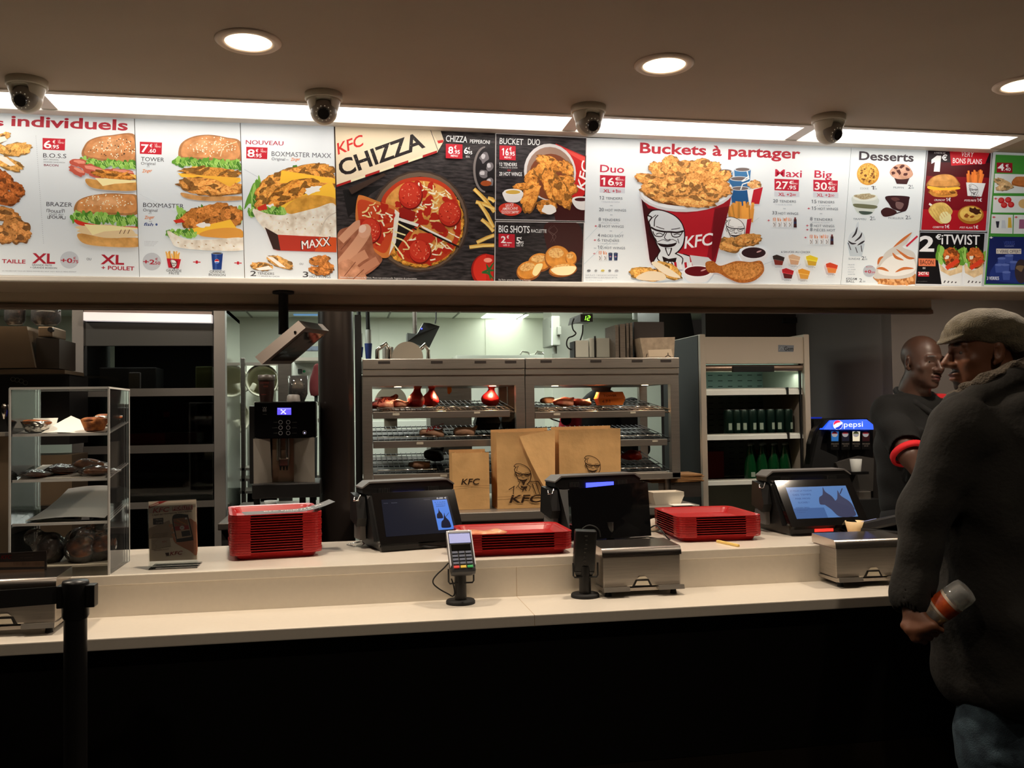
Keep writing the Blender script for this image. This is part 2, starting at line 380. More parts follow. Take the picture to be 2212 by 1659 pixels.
# ---------------------------------------------------------------- printed matter: shapes on a flat sheet
class Print:
    """Shapes laid on a flat sheet. fn(x, y, h) maps sheet coordinates and a hair of height to a point."""
    def __init__(s, fn, step=0.00008):
        s.fn = fn; s.step = step; s.layer = 0; s.parts = {}; s.cur = None; s.clip = None
    def _clip(s, pts):                                     # keep only what lies on the sheet
        if not s.clip: return pts
        q = s.clip; n = len(q)
        for i in range(n):
            (ax, ay), (bx, by) = q[i], q[(i+1) % n]; f = lambda p: (bx-ax)*(p[1]-ay)-(by-ay)*(p[0]-ax)
            out = []
            for j in range(len(pts)):
                p0, p1 = pts[j-1], pts[j]; f0, f1 = f(p0), f(p1)
                if (f0 >= 0) != (f1 >= 0): t = f0/(f0-f1); out.append((p0[0]+(p1[0]-p0[0])*t, p0[1]+(p1[1]-p0[1])*t))
                if f1 >= 0: out.append(p1)
            pts = out
            if len(pts) < 3: return []
        return pts
    def part(s, name):
        s.cur = name; s.parts.setdefault(name, MB()); return s
    @property
    def mb(s): return s.parts[s.cur]
    def up(s): s.layer += 1; return s
    def poly(s, pts, col, m=None):
        pts = s._clip(pts)
        if len(pts) < 3: return s
        s.layer += 0.12; mb = s.mb; mb.use(m or PRINT); mb.col = rgb(*col)
        mb.add([s.fn(x, y, s.layer*s.step) for x, y in pts], [list(range(len(pts)))]); return s
    def rect(s, x0, y0, x1, y1, col, sk=0.0, m=None):      # sk: drop of the right edge
        return s.poly([(x0, y0), (x1, y0+sk), (x1, y1+sk), (x0, y1)], col, m)
    def blob(s, pts, col, m=None, n=6):
        q = spline([Vector((x, y, 0)) for x, y in pts], n, True); return s.poly([(p.x, p.y) for p in q], col, m)
    def ell(s, cx, cy, rx, ry, col, rot=0.0, m=None, n=28, a0=0, a1=360):
        c, sn = math.cos(math.radians(rot)), math.sin(math.radians(rot)); pts = []
        for k in range(n if a1-a0 >= 360 else n+1):
            a = math.radians(a0+(a1-a0)*k/n); x, y = rx*math.cos(a), ry*math.sin(a); pts.append((cx+x*c-y*sn, cy+x*sn+y*c))
        return s.poly(pts, col, m)
    def crisp(s, cx, cy, rx, ry, col, rot=0.0, amp=0.12, n=26, seed=0, m=None):
        rnd = random.Random(seed*7919+int(cx)*31+int(cy)); c, sn = math.cos(math.radians(rot)), math.sin(math.radians(rot)); pts = []
        for k in range(n):
            a = 2*PI*k/n; q = 1+amp*(rnd.random()*2-1); x, y = rx*q*math.cos(a), ry*q*math.sin(a); pts.append((cx+x*c-y*sn, cy+x*sn+y*c))
        return s.blob(pts, col, m or CRISP, 3)
    def line(s, pts, w, col, m=None, taper=False, sm=0):
        if sm: pts = [(p.x, p.y) for p in spline([Vector((x, y, 0)) for x, y in pts], sm)]
        l, r = [], []; n = len(pts)
        for i, (x, y) in enumerate(pts):
            x0, y0 = pts[max(i-1, 0)]; x1, y1 = pts[min(i+1, n-1)]; dx, dy = x1-x0, y1-y0; d = math.hypot(dx, dy) or 1
            ww = w/2*(math.sin(PI*(i+0.35)/(n-0.3)) if taper else 1)
            l.append((x-dy/d*ww, y+dx/d*ww)); r.append((x+dy/d*ww, y-dx/d*ww))
        if s.clip and any(len(s._clip([a, b, c])) < 3 or s._clip([a, b, c]) != [a, b, c] and len(s._clip([a, b, c])) != 3 for a, b, c in zip(l[:-1], l[1:], r)):
            for i in range(n-1): s.poly([l[i], l[i+1], r[i+1], r[i]], col, m)
            return s
        s.layer += 0.12; mb = s.mb; mb.use(m or PRINT); mb.col = rgb(*col)
        mb.add([s.fn(x, y, s.layer*s.step) for x, y in l+r], [[i, i+1, n+i+1, n+i] for i in range(n-1)]); return s
    def text(s, body, x, y, h, col, w=None, ang=0.0, bold=0.0, shear=0.0, align='l', spacing=1.0, m=None, cap=None):
        """baseline start (x, y); h = height of capitals; w = wanted width; ang = clockwise degrees on the sheet"""
        bold *= 0.5; thick = 0
        if bold > 0.012 and any(k in body for k in 'MWV'): thick = bold*1.1; bold = 0.0
        vs, fs, x0, x1, y0, y1 = text_geo(body, bold, shear, spacing)
        if not vs: return s
        ch = text_geo('H', bold)[5]-text_geo('H', bold)[4]; sy = h/ch; sx = (w/(x1-x0)) if w else sy
        W = (x1-x0)*sx; ox = 0 if align == 'l' else (-W/2 if align == 'c' else -W)
        c, sn = math.cos(math.radians(ang)), math.sin(math.radians(ang))
        mb = s.mb; mb.use(m or PRINT); mb.col = rgb(*col)
        for k in ((-1, 0, 1) if thick else (0,)):
            out = []; dx = k*h*thick; s.layer += 0.12
            for vx, vy in vs:
                px, py = (vx-x0)*sx+ox+dx, -vy*sy
                out.append(s.fn(x+px*c-py*sn, y+px*sn+py*c, s.layer*s.step))
            mb.add(out, fs)
        return s
    def build(s, parent, one=None):
        res = {}
        if one:                                                # everything printed on one sheet is one part
            g = MB()
            for mb in s.parts.values():
                o = len(g.v); g.v += mb.v; g.f += [[i+o for i in f] for f in mb.f]; g.sm += mb.sm; g.fc += mb.fc
                for m in mb.mats:
                    if m not in g.mats: g.mats.append(m)
                g.mi += [g.mats.index(mb.mats[i]) for i in mb.mi]
            return g.build(one, None, parent, fix=False)
        for n, mb in s.parts.items():
            if mb.v: res[n] = mb.build(n, None, parent, fix=False)
        return res

def print_mat(name, emit, kind=None):
    m = bpy.data.materials.new(name); m.use_nodes = True; nt = m.node_tree; N = nt.nodes; L = nt.links; b = N['Principled BSDF']
    a = N.new('ShaderNodeAttribute'); a.attribute_name = 'Col'; src = a.outputs['Color']
    b.inputs['Roughness'].default_value = 0.45; b.inputs['Specular IOR Level'].default_value = 0.25
    if kind:
        tc = N.new('ShaderNodeTexCoord'); n = N.new('ShaderNodeTexNoise'); mp = N.new('ShaderNodeMapping'); L.new(tc.outputs['Object'], mp.inputs[0]); L.new(mp.outputs[0], n.inputs['Vector'])
        cr = N.new('ShaderNodeValToRGB'); e = cr.color_ramp.elements
        if kind == 'crisp':
            n.inputs['Scale'].default_value = 95; n.inputs['Detail'].default_value = 4; n.inputs['Distortion'].default_value = 1.2
            e[0].position = 0.32; e[0].color = (0.60, 0.44, 0.28, 1); e[1].position = 0.68; e[1].color = (1.22, 1.26, 1.32, 1)
            x = e.new(0.5); x.color = (0.95, 0.93, 0.9, 1)
        elif kind == 'wood':
            mp.inputs['Scale'].default_value = (1.0, 1.0, 5.0); mp.inputs['Rotation'].default_value = (0, 0.6, 0)
            n.inputs['Scale'].default_value = 22; n.inputs['Detail'].default_value = 6
            e[0].position = 0.38; e[0].color = (0.45, 0.45, 0.45, 1); e[1].position = 0.75; e[1].color = (2.8, 2.7, 2.7, 1)
        elif kind == 'bun':
            n.inputs['Scale'].default_value = 30; n.inputs['Detail'].default_value = 3
            e[0].position = 0.3; e[0].color = (0.75, 0.68, 0.6, 1); e[1].position = 0.7; e[1].color = (1.2, 1.22, 1.25, 1)
        L.new(n.outputs['Fac'], cr.inputs[0])
        mx = N.new('ShaderNodeMix'); mx.data_type = 'RGBA'; mx.blend_type = 'MULTIPLY'; mx.inputs[0].default_value = 1.0
        L.new(src, mx.inputs[6]); L.new(cr.outputs[0], mx.inputs[7]); src = mx.outputs[2]
    L.new(src, b.inputs['Base Color'])
    if emit > 0: L.new(src, b.inputs['Emission Color']); b.inputs['Emission Strength'].default_value = emit
    return m
# the menu boards are light boxes: their printed film is lit from behind
BOARD_GLOW = 0.30
PRINT = print_mat('menu_print', BOARD_GLOW); CRISP = print_mat('menu_print_crust', BOARD_GLOW, 'crisp'); WOODP = print_mat('menu_print_dark_wood', BOARD_GLOW, 'wood'); BUNP = print_mat('menu_print_bun', BOARD_GLOW, 'bun')
PAPER = print_mat('printed_paper', 0.0)
# ================================================================ the shell
M_CEIL = mat('ceiling_paint', (176,163,148), 0.9, noise=0.05, nscale=3.0, bump=0.03, bscale=120)
M_FLOOR = mat('floor_tile', (30,25,22), 0.35, noise=0.3, nscale=2.5)
M_WHITE = mat('white_lacquer', (226,222,214), 0.45)
M_BEIGE = mat('soffit_paint', (168,152,132), 0.75, noise=0.04, nscale=5)
M_TRACK = mat('shutter_track', (112,96,84), 0.5, metal=0.3)
M_QUARTZ = mat('white_quartz', (220,211,197), 0.28, noise=0.03, nscale=60, coat=0.3)
M_FRONT = mat('black_front_panel', (9,8,7), 0.55, spec=0.2)
M_KICK = mat('brown_kick_panel', (26,20,14), 0.55, spec=0.2)
M_GREYWALL = mat('grey_wall_paint', (104,96,91), 0.8, noise=0.06, nscale=4)
M_DARKWALL = mat('dark_brown_panel', (46,39,35), 0.7, noise=0.08, nscale=3)
M_KWALL = mat('kitchen_wall_panel', (222,226,212), 0.5, noise=0.03, nscale=2)
M_KCEIL = mat('kitchen_ceiling_tile', (214,218,204), 0.8)
M_STEEL = mat('brushed_steel', (186,178,168), 0.38, metal=0.9, noise=0.12, nscale=14, stretch=(0.6, 1, 14))
M_STEEL_D = mat('dull_steel', (120,112,106), 0.42, metal=1.0, noise=0.15, nscale=10, stretch=(1, 1, 8))
M_CHROME = mat('chrome', (205,200,195), 0.12, metal=1.0)
M_BLACK = mat('black_plastic', (17,16,16), 0.38)
M_BLACKG = mat('black_gloss', (8,8,9), 0.08, coat=0.5)
M_BLACKM = mat('black_matte', (14,13,12), 0.7)
M_GREYP = mat('grey_plastic', (95,92,90), 0.5)
M_CABLE = mat('black_rubber', (15,14,13), 0.6)
M_RED = mat('red_plastic', (160,24,25), 0.36, coat=0.1)
M_KRAFT = mat('kraft_paper', (222,174,114), 0.75, noise=0.12, nscale=12, bump=0.25, bscale=18)
M_GLOWW = mat('led_panel_white', (255,255,255), 0.5, emit=4.5, emit_color=(255,247,238))
M_GLASS = clear_mat('clear_glass', (246,250,248), 0.09)

CEIL, BY, BZ = 2.60, 3.715, 1.968          # ceiling height, front of the bulkhead, its underside
b = MB().use(M_FLOOR); b.b2((-6,-3,-0.05), (9,9,0)); struct('floor', b)

# downlights sit in round holes
DL = [(-1.62,2.90), (-0.279,2.90), (1.057,2.90), (2.405,2.90)]
b = MB().use(M_CEIL); RH = 0.078
def ceil_rect(x0, x1, y0, y1): b.add([(x0,y0,CEIL), (x1,y0,CEIL), (x1,y1,CEIL), (x0,y1,CEIL)], [[0,1,2,3]])
ceil_rect(-6, 9, -3, 2.75); ceil_rect(-6, 9, 3.05, 3.440)
xs = -6.0
for cx, cy in DL:
    ceil_rect(xs, cx-0.15, 2.75, 3.05); xs = cx+0.15
    n = 32; vs = []
    for k in range(n):
        a = 2*PI*k/n; c_, s_ = math.cos(a), math.sin(a); q = 0.15/max(abs(c_), abs(s_))
        vs.append((cx+q*c_, cy+q*s_, CEIL))
    for k in range(n):
        a = 2*PI*k/n; vs.append((cx+RH*math.cos(a), cy+RH*math.sin(a), CEIL))
    b.add(vs, [[k, (k+1)%n, n+(k+1)%n, n+k] for k in range(n)])
ceil_rect(xs, 9, 2.75, 3.05)
ceil_rect(-6, 9, 3.70, BY+0.3); b.b2((2.90,3.44,CEIL), (9,3.72,CEIL+0.01))
b.b2((-6,-3,CEIL+0.14), (9,BY+0.2,CEIL+0.18))
struct('ceiling', b)
b = MB().use(mat('wall_paint_front', (120,104,90), 0.9)); b.b2((-6,-3.1,0), (9,-3,2.7)); struct('wall_front', b)
b = MB().use(M_GREYWALL); b.b2((-6.1,-3,0), (-6,9,2.8)); struct('wall_left', b)

# bulkhead that carries the menu boards
b = MB().use(M_BEIGE); b.b2((-6,BY,BZ), (9,4.05,CEIL+0.1)); struct('wall_bulkhead', b)
b = MB().use(M_WHITE); b.b2((-6,BY-0.022,BZ-0.004), (6,BY+0.01,BZ+0.017), 0.004); struct('trim_1', b)
# shutter beam below it
xe = PY(2012,668,4.05).x
b = MB().use(M_BEIGE); b.b2((-6,4.05,1.918), (xe,4.07,CEIL)); struct('wall_beam', b)
b = MB().use(M_TRACK); b.b2((-6,4.04,1.898), (xe+0.006,4.076,1.920), 0.006); struct('trim_2', b)

# white frame of the ceiling light run
b = MB().use(M_WHITE)
b.b2((-6,3.438,CEIL-0.006), (2.90,3.466,CEIL+0.05), 0.002); b.b2((-6,3.645,CEIL-0.008), (2.90,3.703,CEIL+0.05), 0.004)
SEAM = [-2.07, -1.064, -0.075, 0.914, 1.892]
for x in SEAM: b.b2((x-0.028,3.46,CEIL-0.002), (x+0.028,3.65,CEIL+0.05))
b.b2((2.848,3.46,CEIL-0.004), (2.90,3.70,CEIL+0.05))
struct('trim_3', b)
b = MB().use(M_BEIGE); b.b2((-6,3.44,CEIL+0.06), (2.9,3.71,CEIL+0.08)); struct('trim_4', b)
edges = SEAM+[2.876]
def nth(k): return ['first','second','third','fourth','fifth','sixth','seventh','eighth','ninth','tenth','eleventh','twelfth','thirteenth','fourteenth','fifteenth','sixteenth','seventeenth','eighteenth'][k]
LP = ['above the individual sandwich prices and cut off by the frame edge', 'above the wrap and tower burger posters', 'above the dark pizza poster', 'above the big bucket poster', 'above the dessert poster, last of the run']
for k in range(len(edges)-1):
    x0, x1 = edges[k]+0.026, edges[k+1]-0.026
    t = thing('ceiling_light_panel', 'long white light panel in the ceiling '+LP[k], 'ceiling light', ((x0+x1)/2,3.555,CEIL), 0, 'light panels over the menu boards')
    q = MB().use(M_GLOWW).rbox(((x0+x1)/2,3.555,CEIL+0.012), (x1-x0,0.184,0.006), 0.012); q.build('diffuser', None, t)
    q = MB().use(M_WHITE); q.b2((x0-0.004,3.455,CEIL+0.016), (x1+0.004,3.655,CEIL+0.045)); q.build('housing', None, t)

# round downlights, each with its own warm beam
M_RING = mat('downlight_ring', (222,206,190), 0.5); M_REFL = mat('downlight_reflector', (250,240,226), 0.25, emit=0.9, emit_color=(255,240,214)); M_LAMP = mat('downlight_lamp', (255,255,255), 0.5, emit=26.0, emit_color=(255,232,196))
DLN = ['first round downlight beyond the light panel with the sandwiches', 'round white downlight in the ceiling above the burger posters', 'round white downlight in the ceiling above the big bucket poster', 'round white downlight at the frame edge above the green poster']
for k, (cx, cy) in enumerate(DL):
    t = thing('downlight', DLN[k], 'ceiling light', (cx,cy,CEIL), 0, 'round ceiling downlights')
    q = MB().use(M_RING).lathe([(0.070,0.002),(0.072,-0.007),(0.091,-0.009),(0.100,-0.002),(0.099,0.003)], (cx,cy,CEIL), 40, cap=False); q.build('ring', None, t)
    q = MB().use(M_REFL).lathe([(0.070,-0.004),(0.064,0.03),(0.048,0.07),(0.030,0.085)], (cx,cy,CEIL), 36, cap=False); q.build('reflector', None, t)
    q = MB().use(M_LAMP).lathe([(0.001,0.05),(0.024,0.05),(0.030,0.07),(0.030,0.09)], (cx,cy,CEIL), 28, cap=False); q.build('lamp', None, t)
    light_spot('downlight_beam', (cx,cy,CEIL-0.012), 78, (1.0,0.84,0.66), 142, 0.9, 0.05)

# walls behind the servery
b = MB().use(M_KWALL); b.b2((-6,8.5,0), (3.0,8.6,3))
for x in (-1.6,-0.4,0.32,0.66,1.3,2.2): b.b2((x,8.492,0.9), (x+0.05,8.5,2.32))
struct('wall_back', b)
KC = 2.33
b = MB().use(M_KCEIL); b.b2((-6,4.3,KC), (4,8.6,KC+0.05)); struct('ceiling_1', b)
b = MB().use(mat('ceiling_grid', (120,124,112), 0.6))
for y in (5.6,6.2,6.8,7.4,8.0): b.b2((-2,y-0.008,KC-0.004), (3,y+0.008,KC+0.002))
for x in (-1.4,-0.8,-0.2,0.4,1.0,1.6,2.2): b.b2((x-0.008,4.3,KC-0.0045), (x+0.008,8.5,KC+0.001))
struct('trim_5', b)
x0, x1 = PY(1524,700,6.05).x, PY(1925,700,6.05).x
b = MB().use(M_DARKWALL); b.b2((x0,6.05,0), (x1+0.02,6.12,2.5)); b.use(M_BLACKM); b.b2((PY(1690,690,6.04).x,6.03,PY(1690,697,6.04).z), (x1,6.05,PY(1690,686,6.04).z)); struct('wall_divider', b)
b = MB().use(M_GREYWALL); x2 = PY(1925,700,4.9).x; b.b2((x2,4.9,0), (9,5.0,2.6)); b.b2((x2,4.9,0), (x2+0.08,6.1,2.6)); struct('wall_right', b)

# the serving counter: one stepped white worktop on a black front
XR = 4.2
t = thing('serving_counter', 'long stepped white stone serving counter with a black front', 'counter', (0.5,2.70,0))
b = MB().use(M_QUARTZ); b.b2((-5.9,2.70,0.817), (XR,2.99,0.850), 0.003); b.build('ledge', None, t)
b = MB().use(M_QUARTZ); b.b2((-5.9,2.985,0.84), (XR,3.02,0.972)); b.build('riser', None, t)
b = MB().use(M_QUARTZ); b.b2((-5.9,2.980,0.945), (XR,3.55,0.975), 0.003); b.build('worktop', None, t)
b = MB().use(M_FRONT); b.b2((-5.9,2.745,0.381), (XR,2.80,0.817)); b.build('front_panel', None, t)
b = MB().use(M_KICK); b.b2((-5.9,2.747,0.0), (XR,2.80,0.381)); b.build('kick_board', None, t)
b = MB().use(mat('joint_line', (176,154,126), 0.6)); xj = 0.5485
b.b2((xj-0.0007,2.6995,0.817), (xj+0.0007,2.9852,0.8504)); b.b2((xj-0.0007,2.9845,0.850), (xj+0.0007,2.99,0.945)); b.build('joint', None, t)
b = MB().use(M_BLACKM); b.b2((-5.9,3.05,0), (XR,3.5,0.94)); b.build('carcass', None, t)
# ================================================================ menu boards: flat printed posters on the bulkhead
YB = BY-0.012
def board_fn(x, y, h): return PY(x, y, YB-h)
INK=(62,60,62); DRED=(164,32,48); RED=(186,30,46); WHT=(226,232,232); GOLD=(206,140,62); DGOLD=(150,86,30); LGOLD=(232,186,110)
GREEN=(96,150,52); LGREEN=(150,196,92); CHS=(248,192,60); LCHS=(240,224,164); TOM=(206,52,36); BUN=(206,146,92); CREAM=(236,226,206)

def poster(name, label, quad, bg, m=None, rim=None):
    q = [PY(x, y, YB) for x, y in quad]
    c = sum(q, Vector())/4
    t = thing(name, label, 'menu poster', (c.x, YB, min(p.z for p in q)), 0, 'printed posters of the menu wall')
    b = MB(); b.use(mat('poster_backing', (200,200,198), 0.6)); b.slab(q, (0, 0.010, 0)); b.build('backing', None, t)
    P = Print(board_fn); P.part('background'); P.poly(quad, bg, m)
    if rim:
        for i in range(4): P.line([quad[i], quad[(i+1) % 4]], rim[1], rim[0])
    P.layer = 1.0; P.clip = quad
    return t, P
def price(P, x, y, w, h, euro, cents, col=RED, sk=0.04, menu=True):
    P.layer += 1; P.poly([(x,y),(x+w,y+w*sk),(x+w-1,y+h+w*sk),(x,y+h)], col)
    n = len(euro); hh = h*0.66; ww = w*(0.34 if n == 1 else 0.5)
    P.layer += 0.5
    P.text(euro, x+w*0.05, y+h*0.86, hh, (240,240,238), ww, 2, 0.03)
    P.text('€', x+w*0.05+ww+w*0.05, y+h*0.46, h*0.26, (240,240,238), w*0.12, 2, 0.03)
    P.text('.'+cents, x+w*0.04+ww, y+h*0.90, h*0.32, (240,240,238), w*0.34, 2, 0.03)
    if menu:
        P.text('LE', x+w*0.68, y+h*0.30, h*0.14, (236,220,216), w*0.10, 2); P.text('MENU', x+w*0.68, y+h*0.48, h*0.14, (236,220,216), w*0.26, 2)
def seeds(P, cx, cy, rx, ry, n, seed, col=(246,236,206), dark=False):
    r = random.Random(seed); P.layer += 0.5
    for _ in range(n):
        a = r.uniform(200, 340); d = math.sqrt(r.random()); a = math.radians(a)
        x, y = cx+rx*d*math.cos(a), cy+ry*d*math.sin(a)
        P.ell(x, y, 1.6, 0.95, (60,44,34) if dark and r.random() < 0.4 else col, r.uniform(0, 180), n=8)
def lettuce(P, x0, x1, y, h, seed=0, sk=0.0):
    r = random.Random(seed); P.layer += 0.5; n = int((x1-x0)/5)
    for k in range(n):
        x = x0+(x1-x0)*k/(n-1); yy = y+sk*(x-x0)+r.uniform(-h*.25, h*.25)
        P.crisp(x, yy, r.uniform(5, 9), h*r.uniform(.4, .6), [GREEN, LGREEN, (70,122,40), (126,176,70)][k % 4], r.uniform(-30, 30), .3, 12, k+seed, m=PRINT)
    for k in range(n):
        x = x0+(x1-x0)*k/(n-1); yy = y+sk*(x-x0); P.line([(x-3, yy+r.uniform(-h*.4, 0)), (x+2, yy+r.uniform(0, h*.4))], 1.0, (186,216,130))
def tender(P, cx, cy, rx, ry, rot=0, seed=0, base=GOLD):
    P.layer += 0.6; d = tuple(int(v*0.66) for v in base)
    P.crisp(cx+0.5, cy+1.2, rx, ry, d, rot, .12, 30, seed); P.crisp(cx, cy, rx*.95, ry*.92, base, rot, .13, 30, seed+1)
    l = tuple(min(250, int(v*1.14+10)) for v in base); c, s = math.cos(math.radians(rot)), math.sin(math.radians(rot)); r = random.Random(seed)
    for _ in range(int(3+rx*ry/90)):
        u, v = r.uniform(-.72, .72)*rx, r.uniform(-.6, .5)*ry
        P.crisp(cx+u*c-v*s, cy+u*s+v*c, rx*.20+1.2, ry*.20+1.0, l if r.random() < .62 else d, rot+r.uniform(-40, 40), .3, 10, r.randrange(999))
def bun_top(P, pts, col, hl):
    P.layer += 0.6; P.blob(pts, tuple(int(v*.82) for v in col), BUNP)
    cx = sum(p[0] for p in pts)/len(pts); cy = sum(p[1] for p in pts)/len(pts)
    P.blob([(cx+(x-cx)*.9, cy+(y-cy)*.86-1.5) for x, y in pts], col, BUNP)
    P.blob([(cx+(x-cx)*.5-6, cy+(y-cy)*.4-6) for x, y in pts], tuple((a+2*b)//3 for a, b in zip(hl, col)), BUNP)
def cup(P, x, y, w, h, col=(20,52,120)):
    P.layer += 0.6; P.poly([(x-w/2,y),(x+w/2,y),(x+w*.38,y+h),(x-w*.38,y+h)], col); P.poly([(x-w*.2,y),(x,y),(x-w*.02,y+h),(x-w*.2,y+h)], tuple(min(255,v+26) for v in col))
    P.ell(x, y, w/2, h*.07, (150,170,190)); P.ell(x, y, w*.42, h*.05, (70,60,58))
    P.ell(x-w*.02, y+h*.5, w*.2, w*.2, (232,236,240)); P.ell(x-w*.02, y+h*.5, w*.19, w*.19, RED, a0=180, a1=360, n=12); P.ell(x-w*.02, y+h*.5, w*.19, w*.19, (36,92,190), a0=20, a1=160, n=12)
def fries(P, x, y, w, h, col=(224,168,80), n=16, seed=1, lean=1.0):
    r = random.Random(seed); P.layer += 0.6
    for k in range(n):
        u = r.uniform(-.44, .44)*w; t = r.uniform(.55, 1.0)*h; s = u*.28*lean+r.uniform(-.1, .1)*w; c = [col, tuple(int(v*.86) for v in col), tuple(min(250,int(v*1.1)) for v in col)][k % 3]
        P.line([(x+u, y), (x+u+s, y-t)], w*.1, c)
def carton(P, x, y, w, h, face_s=1.0, body=(232,232,230), side=RED):
    P.layer += 0.6; P.poly([(x-w*.5,y),(x+w*.5,y),(x+w*.38,y+h),(x-w*.38,y+h)], body); P.poly([(x+w*.34,y),(x+w*.5,y),(x+w*.38,y+h),(x+w*.27,y+h)], side)

def man_logo(P, T, ink, paper=None, th=1.0, tie=True, body=True):
    """old gentleman emblem: swept white hair, glasses, moustache, goatee and string bow tie; T maps emblem units to the sheet"""
    S = lambda pts: [T(x, y) for x, y in pts]; P.layer += 0.6
    if paper:
        P.blob(S([(630,815),(680,768),(760,772),(850,812),(912,870),(938,930),(944,1000),(925,1075),(880,1130),(830,1160),(800,1172),(760,1150),(725,1100),(700,1030),(655,940),(638,870)]), paper)
        if body: P.poly(S([(735,1120),(880,1130),(985,1160),(1000,1275),(650,1265),(690,1190)]), paper)
    L = lambda pts, w_, sm=4: P.line(S(pts), w_*th, ink, sm=sm, taper=False)
    L([(628,812),(668,770),(750,768),(850,808),(912,866),(940,935),(944,1000)], 9)            # crown
    L([(628,812),(662,828),(640,866),(648,900),(660,950),(690,1015)], 11); L([(718,808),(690,842),(684,905)], 8); L([(660,838),(700,806)], 6)
    L([(944,1000),(930,1062),(896,1112),(862,1140)], 11); L([(690,1015),(712,1070),(736,1112)], 9)
    L([(656,912),(700,936),(770,950),(820,952),(880,956),(936,944)], 15)                        # glasses
    L([(672,946),(692,984),(748,990),(776,956)], 8); L([(828,958),(844,992),(896,992),(926,952)], 8)
    L([(700,972),(728,962),(758,974)], 7, 3); L([(850,978),(878,968),(906,974)], 7, 3); L([(655,930),(640,958),(662,1004)], 7); L([(692,1004),(712,1046)], 6, 2); L([(884,1010),(896,1050)], 6, 2); L([(700,905),(735,918),(770,928)], 6); L([(830,930),(870,926),(905,918)], 6)
    L([(790,960),(772,1000),(796,1022),(822,1014)], 7)
    P.blob(S([(708,1040),(760,1052),(796,1058),(836,1050),(878,1036),(858,1070),(800,1084),(738,1074)]), ink)   # smile under the moustache
    if paper: P.blob(S([(706,1040),(760,1018),(798,1032),(838,1016),(880,1036),(840,1052),(798,1056),(752,1054)]), paper); L([(706,1040),(760,1018),(798,1032),(838,1016),(880,1036)], 5)
    P.blob(S([(776,1086),(806,1094),(836,1088),(826,1130),(806,1158),(786,1124)]), ink)
    if paper: P.blob(S([(788,1092),(806,1098),(824,1094),(818,1126),(806,1146),(794,1122)]), paper)
    if body:
        L([(736,1112),(712,1180),(800,1252)], 9); L([(866,1136),(928,1180),(905,1262)], 9); L([(700,1160),(672,1210)], 8); L([(930,1140),(990,1160)], 8)
    if tie:
        P.poly(S([(752,1160),(806,1182),(876,1172),(866,1216),(818,1200),(764,1208)]), ink)
        L([(812,1198),(792,1276)], 13, 2); L([(822,1198),(856,1262)], 13, 2)
def man_at(x, y, s): return lambda u, v: (x+(u-790)*s, y+(v-960)*s)
def brandmark(P, x, y, h, col, w=None, ang=0.0):
    P.text('KFC', x, y, h, col, w, ang, 0.028, 0.26, spacing=0.96)

# ---- poster 1: individual sandwiches
t, P = poster('menu_poster', 'white poster headed individuels with two stacked burgers priced 6.95', [(-60,236.5),(289.5,250),(301,598),(-60,593)], (214,219,220))
P.part('heading'); P.text('s', -16, 271, 17, DRED, 24, 2.4, 0.05); P.text('individuels', 24, 271.5, 23.5, DRED, 252, 2.3, 0.05)
P.part('lettering'); price(P, 92, 298, 49, 25, '6', '95'); P.text('B.O.S.S', 93, 340, 9, INK, 50, 2); P.text('BEST ORIGINAL', 94, 345.5, 2.6, (110,110,112), 33, 2); P.text('SANDERS SANDWICH', 94, 351, 2.6, (110,110,112), 46, 2); P.text('BACON', 95, 358.5, 4.4, (120,30,52), 31, 2, 0.03)
P.text('BRAZER', 100, 445, 9, INK, 56, 2); P.text('POULET', 105, 459, 5.5, INK, 32, 2, 0.02); P.text('CUIT AU', 106, 464.6, 3.6, INK, 30, 2); P.text('FOUR', 106, 471.5, 6, INK, 31, 2, 0.03)
for a, b2_ in (((101,452),(108,452)), ((101,452),(101,458)), ((139,453),(139,459)), ((133,452),(139,453)), ((103,472),(103,466)), ((103,472),(109,472)), ((141,473),(141,467)), ((135,473),(141,473))): P.line([a, b2_], 1.0, INK)
P.text('TAILLE', 4, 568, 8.5, DRED, 51, 1.5, 0.04); P.text('XL', 69, 568, 22, DRED, 50, 1.5, 0.05); P.text('GRANDE FRITE', 69, 574, 3.6, INK, 43, 1.5); P.text('+ GRANDE BOISSON', 65, 579.5, 3.6, INK, 58, 1.5)
P.ell(150, 561.5, 20, 18.5, (186,190,194)); P.layer += 0.5; P.text('+0', 131, 567, 10, DRED, 25, 2, 0.045); P.text('.75', 155, 568, 6.5, DRED, 14, 2, 0.04); P.text('€', 158, 560, 5, DRED, 6, 2, 0.03)
P.text('OU', 187, 562, 5, INK, 10, 1.5); P.text('XL', 217, 570, 21, DRED, 51, 1.5, 0.05); P.text('+ POULET', 219, 582, 8.5, DRED, 71, 1.8, 0.045)
P.text('(1) VALABLE SUR TOUS LES MENUS INDIVIDUELS SAUF TASTY BOX ET MENU ENFANT', 5, 586, 1.9, (120,120,120), 160, 0.8)
for k in range(56): P.ell(77.5+k*0.30, 294+k*4.2, 0.7, 0.7, (150,154,156), n=6)
P.part('chicken_picture')
for a in ((2,298,22,9,-25,1),(34,322,34,15,-8,2),(16,352,36,13,20,3),(-4,318,26,10,30,4)): tender(P, *a, base=(214,160,84))
P.layer += .5; P.poly([(-20,300),(10,294),(16,303),(-10,312)], (232,224,206)); P.poly([(0,336),(14,340),(34,357),(22,359),(0,346)], (238,230,214))
for a in ((4,388,26,20,40,5),(36,408,20,14,35,6),(6,425,36,18,10,7)): tender(P, *a, base=(168,92,40))
for a in ((10,462,34,16,15,8),(34,498,34,27,20,9),(2,505,34,20,5,10)): tender(P, *a, base=(190,128,66))
P.part('burger_picture')
